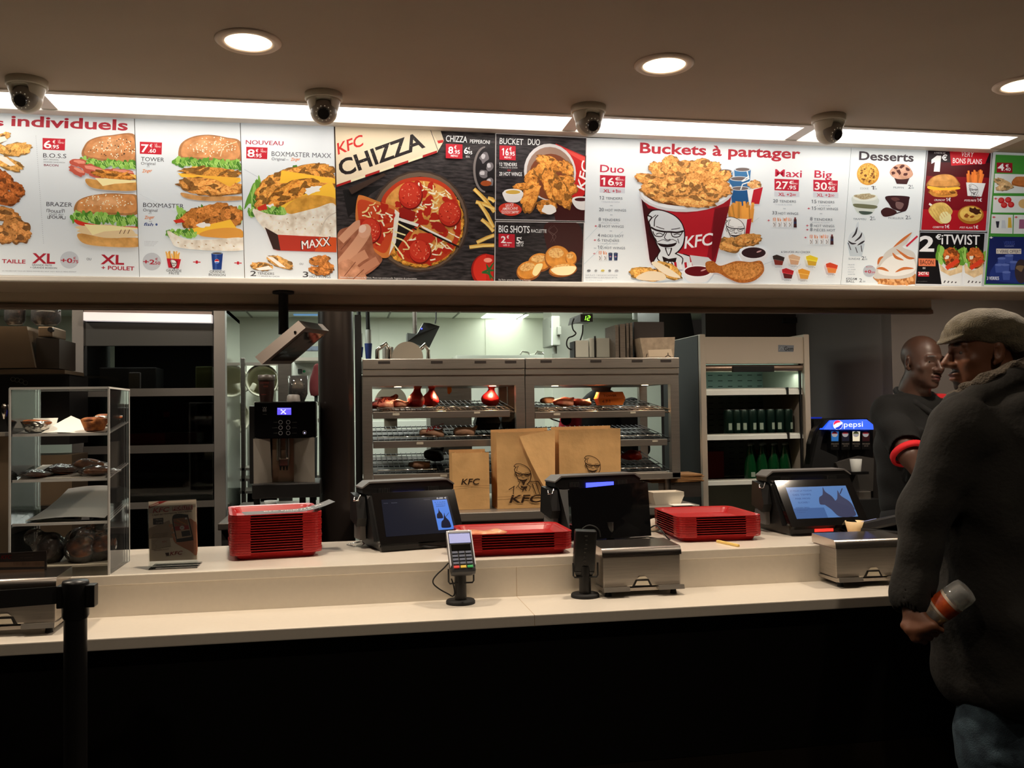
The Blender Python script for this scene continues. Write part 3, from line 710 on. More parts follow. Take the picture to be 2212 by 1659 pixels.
bun_top(P, [(180,340),(184,312),(204,298),(240,292),(292,292),(293,352),(240,350)], (196,134,84), (222,176,132)); seeds(P, 248, 344, 62, 48, 90, 3, dark=True)
lettuce(P, 176, 292, 350, 16, 4, .06); P.layer += .4
for a in ((170,352,18,9,10),(168,370,20,8,25),(200,366,30,10,12),(226,376,32,9,-5),(262,372,30,8,8)): P.crisp(a[0], a[1], a[2], a[3], (186,84,66), a[4], .22, 18, a[0], m=PRINT); P.crisp(a[0]+3, a[1]-2, a[2]*.7, a[3]*.4, (222,142,120), a[4], .2, 14, a[1], m=PRINT)
tender(P, 246, 378, 50, 9, 6, 11, (196,128,52)); P.layer += .5; P.blob([(186,386),(230,392),(294,394),(294,411),(240,411),(196,404)], (204,150,80), BUNP); P.poly([(205,384),(294,390),(294,394),(248,397),(222,402)], LCHS); P.poly([(280,376),(295,378),(295,388)], (238,190,90))
bun_top(P, [(161,458),(166,436),(190,424),(230,418),(270,419),(297,424),(298,462),(240,464),(190,462)], (206,142,84), (232,190,150)); seeds(P, 230, 454, 62, 36, 60, 5)
lettuce(P, 160, 297, 469, 20, 6, .06); P.layer += .5; P.blob([(162,474),(190,482),(240,488),(297,490),(297,494),(230,493),(180,488),(164,482)], TOM)
P.layer += .4; P.crisp(232, 500, 66, 14, (222,196,150), 4, .1, 26, 3, m=PRINT); P.poly([(182,484),(297,492),(297,495),(225,500),(200,508)], LCHS); P.blob([(170,504),(230,514),(299,514),(299,533),(220,532),(178,524)], (208,156,88), BUNP)
for k in range(3): P.line([(262+k*9,496),(258+k*9,505)], 1.4, (96,60,36))
P.build(t, 'printed_film')

# ---- poster 2: tower burger and wrap
t, P = poster('menu_poster', 'white poster with the tall burger priced 7.60 and a wrap under it', [(291,250.3),(518,260.5),(528,602.5),(302,598)], (218,224,226))
P.part('lettering'); price(P, 302, 306, 48, 26, '7', '60'); P.text('TOWER', 304.5, 347.5, 8.4, INK, 50, 2); P.text('Original', 304.5, 355.5, 6, (92,90,92), 31, 2, 0.01); P.text('ou', 317, 361, 2.6, (110,110,112), 6); 
def spicy(P, x, y, w): P.text('Zinger', x, y, w*.30, (214,120,36), w, -3, 0.03, 0.3)
spicy(P, 307, 372.5, 22); P.text('BOXMASTER', 309, 447, 9, INK, 88, 2); P.text('Original', 309, 456.5, 6, (92,90,92), 31, 2, 0.01); P.text('ou', 321, 462, 2.6, (110,110,112), 6); spicy(P, 312, 473, 22); P.text('ou', 322, 479, 2.6, (110,110,112), 6); P.text('fish', 311, 487.5, 7, (40,62,120), 20, 2, 0.03, 0.2); P.ell(338, 485, 2.4, 2.6, (70,92,140))
for k in range(4): P.text('sur demande et dans la limite', 312, 522+k*3, 1.3, (150,150,152), 30-k*3, 1)
P.ell(328, 565, 20, 19, (186,190,194)); P.layer += .5; P.text('+2', 309, 570, 10, DRED, 25, 2, 0.045); P.text('.50', 332, 571, 6.5, DRED, 14, 2, 0.04); P.text('€', 335, 562, 5, DRED, 6, 2, 0.03)
P.text('GRANDE', 359, 586.5, 5, INK, 33, 2); P.text('FRITE', 365, 592.5, 5, INK, 22, 2); P.text('GRANDE', 453, 589, 5, INK, 33, 2); P.text('BOISSON', 451, 595.5, 5, INK, 36, 2)
P.text('+', 417, 570, 9, RED, 16, 2, 0.08); P.text('+', 506, 572, 9, RED, 16, 2, 0.08)
P.part('burger_picture')
bun_top(P, [(386,340),(390,312),(414,296),(450,291),(490,297),(519,306),(520,348),(450,346),(404,344)], (204,142,90), (232,188,146)); seeds(P, 456, 338, 60, 44, 80, 7); P.layer += .4; P.line([(476,338),(484,318),(512,306)], 2.2, (232,196,150), sm=4)
lettuce(P, 382, 519, 352, 20, 8, .04); tender(P, 456, 372, 68, 11, 3, 21, (214,148,66)); P.layer += .5; P.poly([(384,374),(520,386),(520,391),(496,404),(468,390),(392,382)], CHS)
tender(P, 454, 402, 70, 21, 4, 22, (212,146,72)); P.layer += .5; P.poly([(392,376),(520,384),(497,404),(466,388)], (240,178,62)); P.blob([(392,416),(440,424),(521,424),(521,432),(450,434),(402,428)], (206,152,92), BUNP)
P.part('wrap_picture'); P.layer += .5
P.line([(302,420),(470,500)], 0.8, (196,202,204)); lettuce(P, 386, 520, 470, 34, 9)
for a in ((420,470,30,20,-30,31),(462,458,38,20,-15,32),(500,466,26,22,20,33),(445,482,40,14,0,34)): tender(P, *a, base=(190,120,54))
P.layer += .5; P.poly([(406,496),(498,474),(513,496),(470,508),(420,506)], CHS); P.blob([(450,497),(490,492),(521,496),(521,514),(450,512),(430,506)], (220,152,62)); P.crisp(438, 486, 14, 6, (236,232,226), 0, .3, 14, 4, m=PRINT); lettuce(P, 366, 420, 505, 16, 12); P.poly([(374,476),(392,472),(400,480),(380,482)], TOM)
P.layer += .4; P.blob([(362,498),(400,516),(450,518),(524,514),(526,540),(450,541),(384,534),(370,520)], (226,220,206), BUNP)
for k in range(9): P.ell(385+k*15, 524+(k*7)%12, 2.2, 1.2, (176,150,116), 20)
P.part('side_picture'); fries(P, 375, 560, 30, 18); P.layer += .5; P.poly([(360,558),(391,560),(386,580),(364,578)], RED); P.poly([(367,562),(384,563),(381,578),(369,577)], (120,20,30)); man_logo(P, man_at(375,569,.042), (40,20,20), (230,226,222), .06, True, False); cup(P, 469, 547, 25, 35)
P.build(t, 'printed_film')

# ---- poster 3: big wrap
t, P = poster('menu_poster', 'white poster marked nouveau with a huge wrap priced 8.95', [(519.5,260.6),(721,271.6),(729.5,606),(529.5,602.5)], (220,226,229))
P.part('lettering'); P.text('NOUVEAU', 531, 311.5, 9, (170,36,60), 81, 2, 0.04); price(P, 532, 317, 46, 25, '8', '95'); P.text('BOXMASTER MAXX', 586.5, 337, 10, (84,84,88), 129, 2); P.text('Original', 586.5, 346, 6, (92,90,92), 29, 2, 0.01); P.text('ou', 618, 346, 2.6, (110,110,112), 5); spicy(P, 628, 347.5, 21)
P.text('2', 540.5, 596, 11, INK, 13, 1, 0.02); P.text('TENDERS', 556, 593, 5, INK, 36, 1.5); P.text('+ 1 SAUCE AU CHOIX', 556, 597.5, 2.8, (110,110,112), 48, 1.5); P.text('OU', 647, 572, 4, INK, 8, 1); P.text('3', 654, 598.5, 12, INK, 12, 1, 0.02); P.text('HOT WINGS', 669, 599.5, 5, INK, 45, 1.5)
P.part('wrap_picture'); P.line([(528,366),(560,384)], 1, (190,196,198)); P.line([(528,440),(572,490)], 1, (196,202,204)); lettuce(P, 545, 640, 430, 60, 14, -.2)
for a in ((660,375,62,20,-8,41),(590,400,46,22,-38,42),(640,410,60,26,-18,43),(575,430,34,18,-52,44),(690,385,40,20,10,45)): tender(P, *a, base=(212,146,66))
P.layer += .5; P.poly([(608,368),(724,386),(724,396),(660,392),(604,396)], CHS); P.layer += .3; tender(P, 632, 416, 60, 24, -20, 47, (210,142,58)); P.layer += .5; P.poly([(600,448),(716,392),(726,412),(726,446),(640,452)], CHS); P.blob([(618,446),(650,424),(690,422),(726,430),(726,452),(650,462),(620,460)], (214,156,62), BUNP); P.crisp(676, 410, 16, 9, (240,238,232), -20, .3, 16, 7, m=PRINT); P.crisp(584, 450, 14, 9, (240,238,232), 10, .3, 14, 8, m=PRINT); lettuce(P, 540, 612, 456, 18, 15)
P.poly([(556,448),(574,440),(578,452),(558,456)], TOM)
P.layer += .5; P.blob([(546,452),(580,462),(620,464),(680,450),(724,442),(727,512),(660,512),(590,506),(560,482)], (230,224,210), BUNP); P.line([(690,508),(704,474),(727,458)], 2, (200,190,174), sm=4)
for k in range(16): P.ell(585+(k*37)%130, 468+(k*13)%38, 2.0, 1.0, (180,156,122), 30+k*20)
P.layer += .5; P.poly([(572,491),(600,507),(727,513),(727,545),(600,541),(590,538)], (176,44,24)); P.poly([(572,491),(600,507),(606,541),(590,538)], (44,16,12)); P.poly([(690,512),(727,513),(727,545),(680,543)], (204,78,30))
P.layer += .5; P.text('MAXX', 651, 540, 20, (60,16,12), 66, -8, 0.06, 0.1); P.layer += .5; P.text('MAXX', 652.5, 538.5, 17.5, (240,236,232), 62, -8, 0.03, 0.1)
P.part('chicken_picture'); tender(P, 565, 575, 24, 9, 5, 51, (206,154,84)); tender(P, 605, 566, 30, 11, 22, 52, (206,154,84)); P.layer += .5; P.poly([(573,552),(590,556),(618,578),(604,576)], (238,232,220)); P.poly([(552,580),(580,574),(590,582),(560,584)], (240,234,222))
for a in ((690,562,22,11,-10,53),(704,576,18,12,20,54),(690,585,24,9,8,55)): tender(P, *a, base=(186,116,52))
P.build(t, 'printed_film')

# ---- poster 4: pizza style special on dark wood
t, P = poster('menu_poster', 'dark poster with the round pepperoni special on a wooden board', [(723,272),(1069,288.2),(1067,609),(731,605.5)], (44,40,40), WOODP)
P.part('pizza_picture'); P.layer += 1
P.poly([(752,470),(800,420),(830,400),(740,410)], (26,24,24)); P.ell(906, 478, 107, 110, (62,48,40), 0); P.ell(906, 478, 103, 106, (104,84,68), 0); P.ell(908, 480, 96, 99, (40,32,28), 0)
for k in range(26):
    a = 2*PI*k/26
    if not (150 < math.degrees(a) < 226): tender(P, 907+86*math.cos(a), 480+88*math.sin(a), 16, 10, math.degrees(a)+90, 60+k, (216,150,58))
P.layer += 1; P.blob([(830,420),(870,388),(930,384),(975,410),(994,460),(990,520),(955,560),(900,570),(858,548),(880,505),(905,478),(860,462),(826,450)], (186,58,30)); P.blob([(838,424),(872,396),(925,392),(968,414),(985,458),(980,516),(950,550),(900,560),(872,545),(890,505),(912,475),(866,455),(836,446)], (214,150,74), BUNP)
rnd = random.Random(5)
def topping(P, n, cx, cy, rx, ry, sd):
    r = random.Random(sd); P.layer += .6
    for k in range(n):
        a = r.uniform(0, 6.28); d = math.sqrt(r.random()); x, y = cx+rx*d*math.cos(a), cy+ry*d*math.sin(a)
        if k % 3 == 0: P.crisp(x, y, r.uniform(6, 13), r.uniform(5, 9), (178,40,24), r.uniform(0,180), .3, 12, k, m=PRINT)
        else: an = r.uniform(0, 3.14); l = r.uniform(5, 11); P.line([(x-l*math.cos(an), y-l*math.sin(an)), (x+2, y+1), (x+l*math.cos(an), y+l*math.sin(an)*.6)], r.uniform(2, 3.6), [(240,224,180),(232,206,140),(246,236,206)][k % 3], sm=3)
topping(P, 90, 918, 440, 62, 44, 1); topping(P, 34, 955, 500, 34, 44, 2); topping(P, 44, 908, 540, 46, 26, 3)
P.layer += .6; P.poly([(862,470),(905,484),(902,490),(860,476)], (236,230,218)); P.poly([(908,486),(975,520),(978,530),(912,492)], (240,234,224)); P.line([(863,478),(900,496)], 3, (28,22,20)); P.line([(905,492),(992,534)], 4, (34,26,22))
def pepperoni(P, x, y, rx, ry, sd):
    P.layer += 1.0; P.ell(x+1, y+2, rx*1.04, ry*1.05, (110,20,14)); P.ell(x, y, rx, ry, (186,44,30)); P.ell(x-2, y-3, rx*.84, ry*.8, (204,60,40)); r = random.Random(sd)
    for _ in range(26): a = r.uniform(0, 6.28); d = math.sqrt(r.random())*.85; P.ell(x+rx*d*math.cos(a), y+ry*d*math.sin(a), r.uniform(.8, 2.4), r.uniform(.7, 1.5), [(226,124,92),(150,28,18),(236,160,128)][_ % 3], r.uniform(0, 180), n=7)
P.crisp(880, 462, 20, 14, (150,30,22), 30, .2, 14, 4, m=PRINT); P.crisp(948, 490, 18, 10, (160,36,26), 30, .2, 14, 5, m=PRINT); P.crisp(920, 515, 20, 12, (190,50,32), 0, .2, 14, 6, m=PRINT)
pepperoni(P, 886, 421, 25, 29, 1); pepperoni(P, 971, 461, 24, 27, 2); pepperoni(P, 907, 542, 23, 25, 3)
# the lifted slice and the hand under it
P.layer += 1; P.blob([(772,428),(782,422),(820,436),(852,446),(862,460),(854,520),(838,556),(806,548),(776,520),(768,470)], (206,120,56)); P.blob([(776,432),(818,442),(848,452),(856,466),(846,516),(832,546),(808,536),(782,510),(774,470)], (196,70,36)); P.poly([(853,452),(863,460),(855,524),(840,552),(848,510)], (236,228,214)); topping(P, 50, 814, 482, 34, 44, 8); pepperoni(P, 800, 497, 22, 27, 9)
for a in (((858,482),(880,494),(892,500)), ((850,512),(872,520),(884,536)), ((852,500),(876,508)), ((846,522),(866,548),(872,560))): P.line(a, 3.2, (240,226,168), sm=4)
P.part('hand_picture'); P.layer += 1; SK=(206,150,118); SKD=(158,98,72)
P.blob([(728,510),(752,490),(770,486),(782,500),(800,500),(808,540),(826,560),(806,584),(770,602),(730,606)], SKD, BUNP)
for q in (((736,520),(768,488),(778,484)), ): P.line(q, 17, SK, sm=4)
P.line([(732,576),(756,548),(778,520),(790,500)], 24, SK, sm=4); P.ell(788, 499, 13, 16, (214,160,130), 30); P.ell(783, 494, 7.5, 9.5, (232,196,176), 30)
P.line([(742,588),(772,560),(792,548)], 20, (196,138,106), sm=4); P.line([(760,602),(790,578),(816,562)], 18, (186,126,96), sm=4); P.blob([(730,572),(752,560),(778,580),(790,604),(730,606)], (198,140,108), BUNP)
for a in (((744,596),(768,566)), ((762,604),(786,582)), ((736,540),(758,514))): P.line(a, 1.6, (120,66,46))
P.part('box_picture'); P.layer += 1
P.poly([(752,407),(828,374),(834,378),(760,420)], (60,44,36)); P.poly([(724,273),(936,282),(958,306),(944,330),(727,404)], (222,206,176)); P.poly([(930,281),(952,283),(959,304),(948,310)], (206,190,162)); P.line([(930,281),(948,330)], 1.2, (40,34,30)); P.poly([(944,304),(958,302),(957,308),(947,310)], (190,40,36))
for k in range(7):
    a, b2_ = k/7, (k+1)/7; P.poly([(727+217*a, 404-74*a), (727+217*b2_, 404-74*b2_), (727+217*b2_, 399-74*b2_), (727+217*a, 399-74*a)], [(160,30,28),(226,216,180)][k % 2])
P.layer += .6; brandmark(P, 730, 334, 24, (196,40,34), 64, -20); P.text('CHIZZA', 738, 381, 36, (34,28,28), 192, -19.5, 0.05)
rnd = random.Random(2)
for k in range(60): u = rnd.uniform(0, 186); P.ell(740+u*.94+rnd.uniform(0,10), 372-u*.34-rnd.uniform(0,28), .7, .5, (206,190,160), n=5)
P.part('side_picture'); P.layer += 1
P.ell(1048, 366, 26, 50, (120,112,108), a0=90, a1=270); P.ell(1050, 366, 23, 47, (26,22,24), a0=90, a1=270); P.poly([(1048,322),(1068,318),(1068,412),(1048,412)], (26,22,24))
for a in ((1046,340,9,12,20),(1058,360,8,10,-10),(1044,376,10,9,0),(1058,392,9,9,15)): P.crisp(a[0], a[1], a[2], a[3], (110,104,106), a[4], .2, 9, 3, m=PRINT); P.crisp(a[0]-2, a[1]-2, a[2]*.5, a[3]*.5, (186,182,184), a[4], .2, 8, 4, m=PRINT)
P.ell(1050, 396, 12, 6, (150,70,30))
for a in (((1024,408),(1068,458)), ((1028,436),(1068,452)), ((1036,440),(1066,492)), ((1040,474),(1066,500)), ((1030,524),(1068,508)), ((1014,534),(1068,530)), ((1054,428),(1068,436))): P.line([a[0], ((a[0][0]+a[1][0])/2+2, (a[0][1]+a[1][1])/2-2), a[1]], 8, (214,166,74)); P.line(a, 4, (240,204,122))
P.ell(1050, 584, 32, 36, (150,22,16), a0=90, a1=270); P.poly([(1049,548),(1067,552),(1066,608),(1049,608)], (186,32,22)); P.ell(1050, 582, 28, 32, (206,44,30), a0=90, a1=270); P.ell(1054, 562, 9, 5, (240,150,130))
for a in (((1040,588),(1056,582),(1067,566)), ((1040,590),(1054,590),(1067,604)), ((1050,570),(1056,584),(1060,606)), ((1056,584),(1067,584))): P.line(a, 5, (40,96,44), sm=4, taper=True)
P.part('lettering'); P.layer += 1; P.text('CHIZZA', 963, 305.5, 13.5, (232,232,230), 46, 3, 0.02); P.text('PEPPERONI', 1015, 309, 8, (232,232,230), 43, 3, 0.01)
def tag_price(P, x, y, w, h, a, c, sub):
    P.layer += .6; P.rect(x, y, x+w, y+h, RED, 1.5); P.layer += .5; n = len(a)
    P.text(a, x+w*.14, y+h*.68, h*.5, (242,240,238), w*(.3 if n == 1 else .42), 2, 0.04); P.text('.'+c, x+w*(.46 if n == 1 else .56), y+h*.70, h*.27, (242,240,238), w*.38, 2, 0.03); P.text('€', x+w*(.5 if n == 1 else .6), y+h*.36, h*.22, (242,240,238), w*.14, 2, 0.03); P.text(sub, x+w*.3, y+h*.90, h*.14, (240,230,228), w*.42, 2, 0.02)
tag_price(P, 963, 310.5, 36, 31, '8', '95', 'MENU'); P.text('6', 1002, 332, 14, (236,234,232), 9, 2, 0.03); P.text('.95', 1009, 333, 7, (236,234,232), 11, 2, 0.02); P.text('€', 1011, 323, 5, (236,234,232), 4, 2, 0.02); P.text('SEUL', 1006, 340, 4, (236,234,232), 9, 2)
P.text('Éditions limitées : Chizza et Big Shots. Photo non contractuelle. Suggestion de présentation.', 735, 600.5, 3.4, (214,210,206), 166, 1, 0.005)
P.build(t, 'printed_film')

# ---- poster 5: bucket duo, poster 6: big shots
t, P = poster('menu_poster', 'dark poster with strips spilling from a tipped bucket priced 16.95', [(1071,288.3),(1267,297.4),(1262.5,477),(1070,474.5)], (40,36,38), WOODP, ((206,200,196),1.6))
P.part('bucket_picture'); P.layer += 1; P.poly([(1170,318),(1266,336),(1266,477),(1200,476)], (60,18,18)); P.poly([(1200,310),(1264,338),(1263,420),(1240,440)], (190,30,30)); P.poly([(1222,322),(1264,340),(1264,352),(1226,330)], (214,70,60))
P.ell(1188, 372, 56, 62, (206,202,200), -12); P.ell(1189, 374, 51, 57, (150,120,104), -12); P.ell(1190, 382, 47, 50, (120,62,36), -12); P.layer += .5; P.text('KFC', 1262, 412, 18, (238,232,230), 64, -78, 0.03, 0.2)
for a in ((1190,352,36,13,24,71),(1222,362,20,14,40,72),(1214,392,28,14,-10,73),(1228,410,20,14,-20,74),(1150,378,22,12,-38,75),(1176,372,18,24,-60,76),(1192,400,20,40,-22,77),(1212,418,18,36,-30,78),(1146,420,18,38,14,79),(1130,402,24,8,-5,80),(1180,446,22,16,0,81)): tender(P, *a, base=(216,142,62))
P.layer += .5; P.crisp(1186, 452, 15, 10, (240,236,228), 0, .15, 14, 5, m=PRINT)
P.part('sauce_picture'); P.layer += 1; P.blob([(1088,414),(1128,414),(1126,430),(1116,437),(1096,436),(1089,428)], (226,222,218)); P.ell(1108, 414, 20, 6, (236,232,226)); P.ell(1108, 415, 16, 4.4, (206,166,72)); P.blob([(1236,430),(1266,428),(1266,452),(1246,450)], (226,222,218)); P.ell(1254, 430, 18, 6, (236,232,226)); P.ell(1255, 431, 14, 4, (70,26,30))
P.ell(1102, 452, 25, 14, (206,58,40), 4); P.layer += .5; P.text('SAUCE', 1092, 447, 6, (240,226,220), 18, -6, 0.01, 0.2); P.text('AMÉRICAINE', 1085, 454, 6, (240,226,220), 34, -2, 0.01, 0.2); P.line([(1082,456),(1122,456)], .8, (240,226,220)); P.text('EDITION LIMITÉE', 1084, 462, 4, (240,226,220), 36, -2, 0.01)
P.part('lettering'); P.layer += 1; P.text('BUCKET', 1079, 310.5, 13, (232,232,230), 51, 3, 0.02); P.text('DUO', 1140, 312.5, 13, (232,232,230), 26, 3, 0.02); tag_price(P, 1079, 314, 35, 31, '16', '95', 'MENU'); P.text('12 TENDERS', 1078.5, 358, 7, (232,232,230), 38, 1.5, 0.02); P.text('+ 3 SAUCES AU CHOIX', 1079, 363, 3, (214,212,210), 39, 1.5, 0.01); P.text('OU', 1096, 369.5, 3.6, (200,50,50), 7, 1, 0.03); P.text('20 HOT WINGS', 1078.5, 379, 8, (232,232,230), 49, 1.5, 0.02)
P.build(t, 'printed_film')
t, P = poster('menu_poster', 'dark poster with round cheese bites priced 2 under the tipped bucket', [(1070,478.5),(1262,481),(1257.5,612),(1068.5,609)], (34,30,31), WOODP, ((206,200,196),1.6))
P.part('snack_picture'); P.layer += 1; P.blob([(1180,482),(1250,484),(1254,560),(1200,570),(1180,530)], (54,18,16)); 
for x, s in ((1188,1),(1200,-1),(1192,1.5)): P.line([(x,524),(x+6*s,510),(x-4*s,498),(x+5*s,486)], 1.3, (92,66,62), sm=5, taper=True)
for a in ((1166,566,26,20,-5),(1204,556,28,27,0),(1234,558,12,15,0),(1142,584,27,21,-15),(1216,582,31,15,-8)): P.layer += .5; P.ell(a[0], a[1]+1.5, a[2], a[3], (142,80,26), a[4], BUNP); P.ell(a[0], a[1]-1, a[2]*.93, a[3]*.9, (214,140,54), a[4], BUNP); P.ell(a[0]-3, a[1]-a[3]*.35, a[2]*.6, a[3]*.4, (232,182,110), a[4], CRISP)
P.layer += .5; P.blob([(1150,590),(1158,572),(1172,570),(1168,584),(1158,596)], (244,226,160)); P.blob([(1190,582),(1212,576),(1244,576),(1234,592),(1206,594)], (246,230,176))
P.part('lettering'); P.layer += 1; P.text('BIG SHOTS', 1077, 501.5, 15, (234,234,232), 67, 1.5, 0.025); P.text('RACLETTE', 1147.5, 502, 7, (234,234,232), 33, 1.5, 0.01); tag_price(P, 1077, 504.5, 35, 29, '2', '', ''); P.text('LES 3', 1087, 531, 4, (240,230,228), 13, 1, .02); P.text('5', 1115, 526, 14, (236,234,232), 8, 2, 0.03); P.text('.95', 1121, 527, 6, (236,234,232), 10, 2, 0.02); P.text('€', 1123, 517, 5, (236,234,232), 4, 2, 0.02); P.text('LES 10', 1116, 532, 4, (236,234,232), 14, 2); P.text('Big Shots : grandes bouchées au fromage.', 1077, 605.5, 3.2, (200,196,192), 70, 1)
P.build(t, 'printed_film')

# ---- poster 7: buckets to share
t, P = poster('menu_poster', 'wide white poster headed Buckets à partager with the big red bucket', [(1267.6,297.5),(1839,314),(1816,614.5),(1259.5,612.2)], (224,230,232))
P.part('heading'); P.text('Buckets à partager', 1382, 330, 23, (176,36,52), 347, 2.1, 0.05)
P.part('lettering')
for nm, x, y, w_ in (('Duo',1296,371.5,52), ('Maxi',1674,381,58), ('Big',1759,383.5,38)): P.text(nm, x, y, 16, (190,40,66), w_, 2.2, 0.024)
for x, y, e in ((1296,378,'16'), (1673,386,'27'), (1757,388,'30')):
    price(P, x, y, 55 if e == '16' else 53, 25, e, '95', (186,34,56)); P.rect(x-0.5, y+27, x+54, y+38, (204,206,212), 1.5)
P.text('XL +1', 1303, 415.5, 7, (180,36,56), 30, 1.5, .035); P.text('.50', 1332, 415.5, 4.5, (180,36,56), 9, 1.5, .03)
P.text('XL +2', 1681, 423, 7, (180,36,56), 30, 1.5, .035); P.text('.00', 1710, 423, 4.5, (180,36,56), 9, 1.5, .03); P.text('XL +2', 1764, 424.5, 7, (180,36,56), 30, 1.5, .035); P.text('.00', 1793, 424.5, 4.5, (180,36,56), 9, 1.5, .03)
G1 = (96,94,98); G2 = (150,148,152)
def menu_line(P, n, s, x, y, w_, plus=False):
    P.text(n, x, y, 7, G1, len(n)*5.2, 1, 0.005); P.text(s, x+len(n)*5.2+3, y+.2, 5, G1, w_, 1, 0.004)
    if plus: P.text('+', x-9, y-.4, 5, (186,40,60), 6, 0, .06)
menu_line(P,'12','TENDERS',1295,430.5,36); P.text('+ 3 SAUCES AU CHOIX', 1299, 437, 2.4, G2, 40, 1); P.text('ou', 1318, 445, 3, G1, 5); menu_line(P,'20','HOT WINGS',1294,456,45); P.text('ou', 1318, 465, 3, G1, 5); menu_line(P,'8','TENDERS',1293,477,38); P.text('+ 2 SAUCES AU CHOIX', 1294, 482.5, 2.4, G2, 43, 1); menu_line(P,'8','HOT WINGS',1293,491,46,True); P.text('ou', 1317, 500, 3, G1, 5); menu_line(P,'4','PIÈCES HOT',1291,511.5,48); menu_line(P,'6','TENDERS',1291,521.5,38,True); P.text('+ 2 SAUCES AU CHOIX', 1292, 527, 2.4, G2, 43, 1); menu_line(P,'10','HOT WINGS',1291,537.5,46); P.text('ou', 1283, 537, 3, G1, 5)
menu_line(P,'20','TENDERS',1670,437,36); P.text('+ 5 SAUCES AU CHOIX', 1674, 443, 2.4, G2, 37, 1); P.text('ou', 1692, 451.5, 3, G1, 5); menu_line(P,'33','HOT WINGS',1668,463,43)
menu_line(P,'15','TENDERS',1753,438.5,36); P.text('+ 4 SAUCES', 1764, 445, 2.4, G2, 30, 1); menu_line(P,'15','HOT WINGS',1753,453,44,True); P.text('ou', 1771, 462.5, 3, G1, 5); menu_line(P,'8','TENDERS',1750,476,40); P.text('+ 4 SAUCES AU CHOIX', 1751, 481.5, 2.4, G2, 41, 1); menu_line(P,'8','HOT WINGS',1750,490,44,True); menu_line(P,'8','PIÈCES HOT',1750,499,46,True)
def mini(P, x, y, k, bottle):
    P.text('+', x, y-6, 5, (186,40,60), 6, 0, .06)
    for i in range(k):
        cx_ = x+15+i*11.3; fries(P, cx_, y-6, 8, 9, (206,120,60), 7, i); P.layer += .3; P.poly([(cx_-4.6,y-7),(cx_+4.6,y-6.6),(cx_+3.8,y+6),(cx_-3.8,y+6)], (226,224,222)); P.line([(cx_-1.5,y-3),(cx_+1,y+1),(cx_-1,y+5)], 1.2, (60,56,58)); P.line([(cx_+3.6,y-5),(cx_+3,y+6)], .9, (160,150,150))
    bx = x+15+k*11.3
    if bottle == 'b': P.layer += .3; P.poly([(bx-3,y-11),(bx+3,y-11),(bx+3.4,y+7),(bx-3.4,y+7)], (66,30,32)); P.rect(bx-2, y-15, bx+2, y-11, (120,60,60)); P.rect(bx-3, y-6, bx+3, y-1, (40,46,80))
    else: cup(P, bx, y-10, 9, 16, (40,52,86)); cup(P, bx+11.5, y-10, 9, 16, (40,52,86))
mini(P, 1281, 556.5, 2, 'c'); mini(P, 1657.5, 484.5, 4, 'b'); mini(P, 1737, 521.5, 4, 'b')
P.text('6 SAUCES AU CHOIX', 1687.5, 546, 4, (70,68,70), 63, .6, .02); P.text('SUR PLACE, 2 BOISSONS NORMALES', 1265, 595.5, 2.6, G2, 69, .4); P.text('REMPLACENT LA BOUTEILLE DE 1,5L', 1265, 600.5, 2.6, G2, 69, .4); P.text('Voir conditions en restaurant', 1265, 605.5, 1.6, G2, 36, .4)
for k in range(5): P.ell(1272+k*15, 584.5, 4-(k % 2), 2.4, [(120,120,122),(150,150,150),(200,180,90),(130,130,132),(160,160,164)][k])
for a in (((1263,520),(1310,470)), ((1262,570),(1330,505)), ((1300,540),(1345,500)), ((1570,600),(1680,560)), ((1600,500),(1640,470)), ((1700,600),(1730,570))): P.line(a, .8, (190,196,196))
P.part('bucket_picture'); P.layer += 1
pc = lambda x, y, w_, h_, c: (P.poly([(x-w_/2,y),(x+w_/2,y),(x+w_*.4,y+h_),(x-w_*.4,y+h_)], c), P.ell(x,y,w_/2,h_*.12,(206,212,216)), P.ell(x,y,w_*.42,h_*.09,(112,100,98))); pc(1567,370,32,46,(84,134,176)); pc(1604,366,36,40,(62,118,166)); pc(1597,386,42,44,(52,102,150)); pc(1599,407,42,40,(32,84,136)); P.layer += .5
for a in (((1614,370),(1618,386),(1604,392)), ((1602,392),(1618,380)), ((1600,410),(1604,398),(1622,392))): P.line(a, 2.4, (232,236,236))
tender(P, 1630, 398, 15, 10, 0, 90, (226,170,110)); P.layer += .4; P.poly([(1614,410),(1648,404),(1640,440),(1618,440)], (236,234,230)); P.poly([(1628,410),(1648,404),(1640,441),(1622,440)], (186,30,44))
tender(P, 1606, 476, 0.1, 0.1); fries(P, 1600, 480, 54, 46, (222,150,66), 30, 4, .6); P.layer += .5; P.poly([(1567,470),(1624,474),(1616,520),(1566,516)], (232,230,226)); P.poly([(1614,474),(1624,472),(1617,521),(1608,520)], (176,26,40)); man_logo(P, man_at(1588,495,.135), (52,44,46), (238,236,232), .14)
for a in ((1576,528,28,17,8,91),(1614,518,32,14,-8,92)): tender(P, *a, base=(206,146,78))
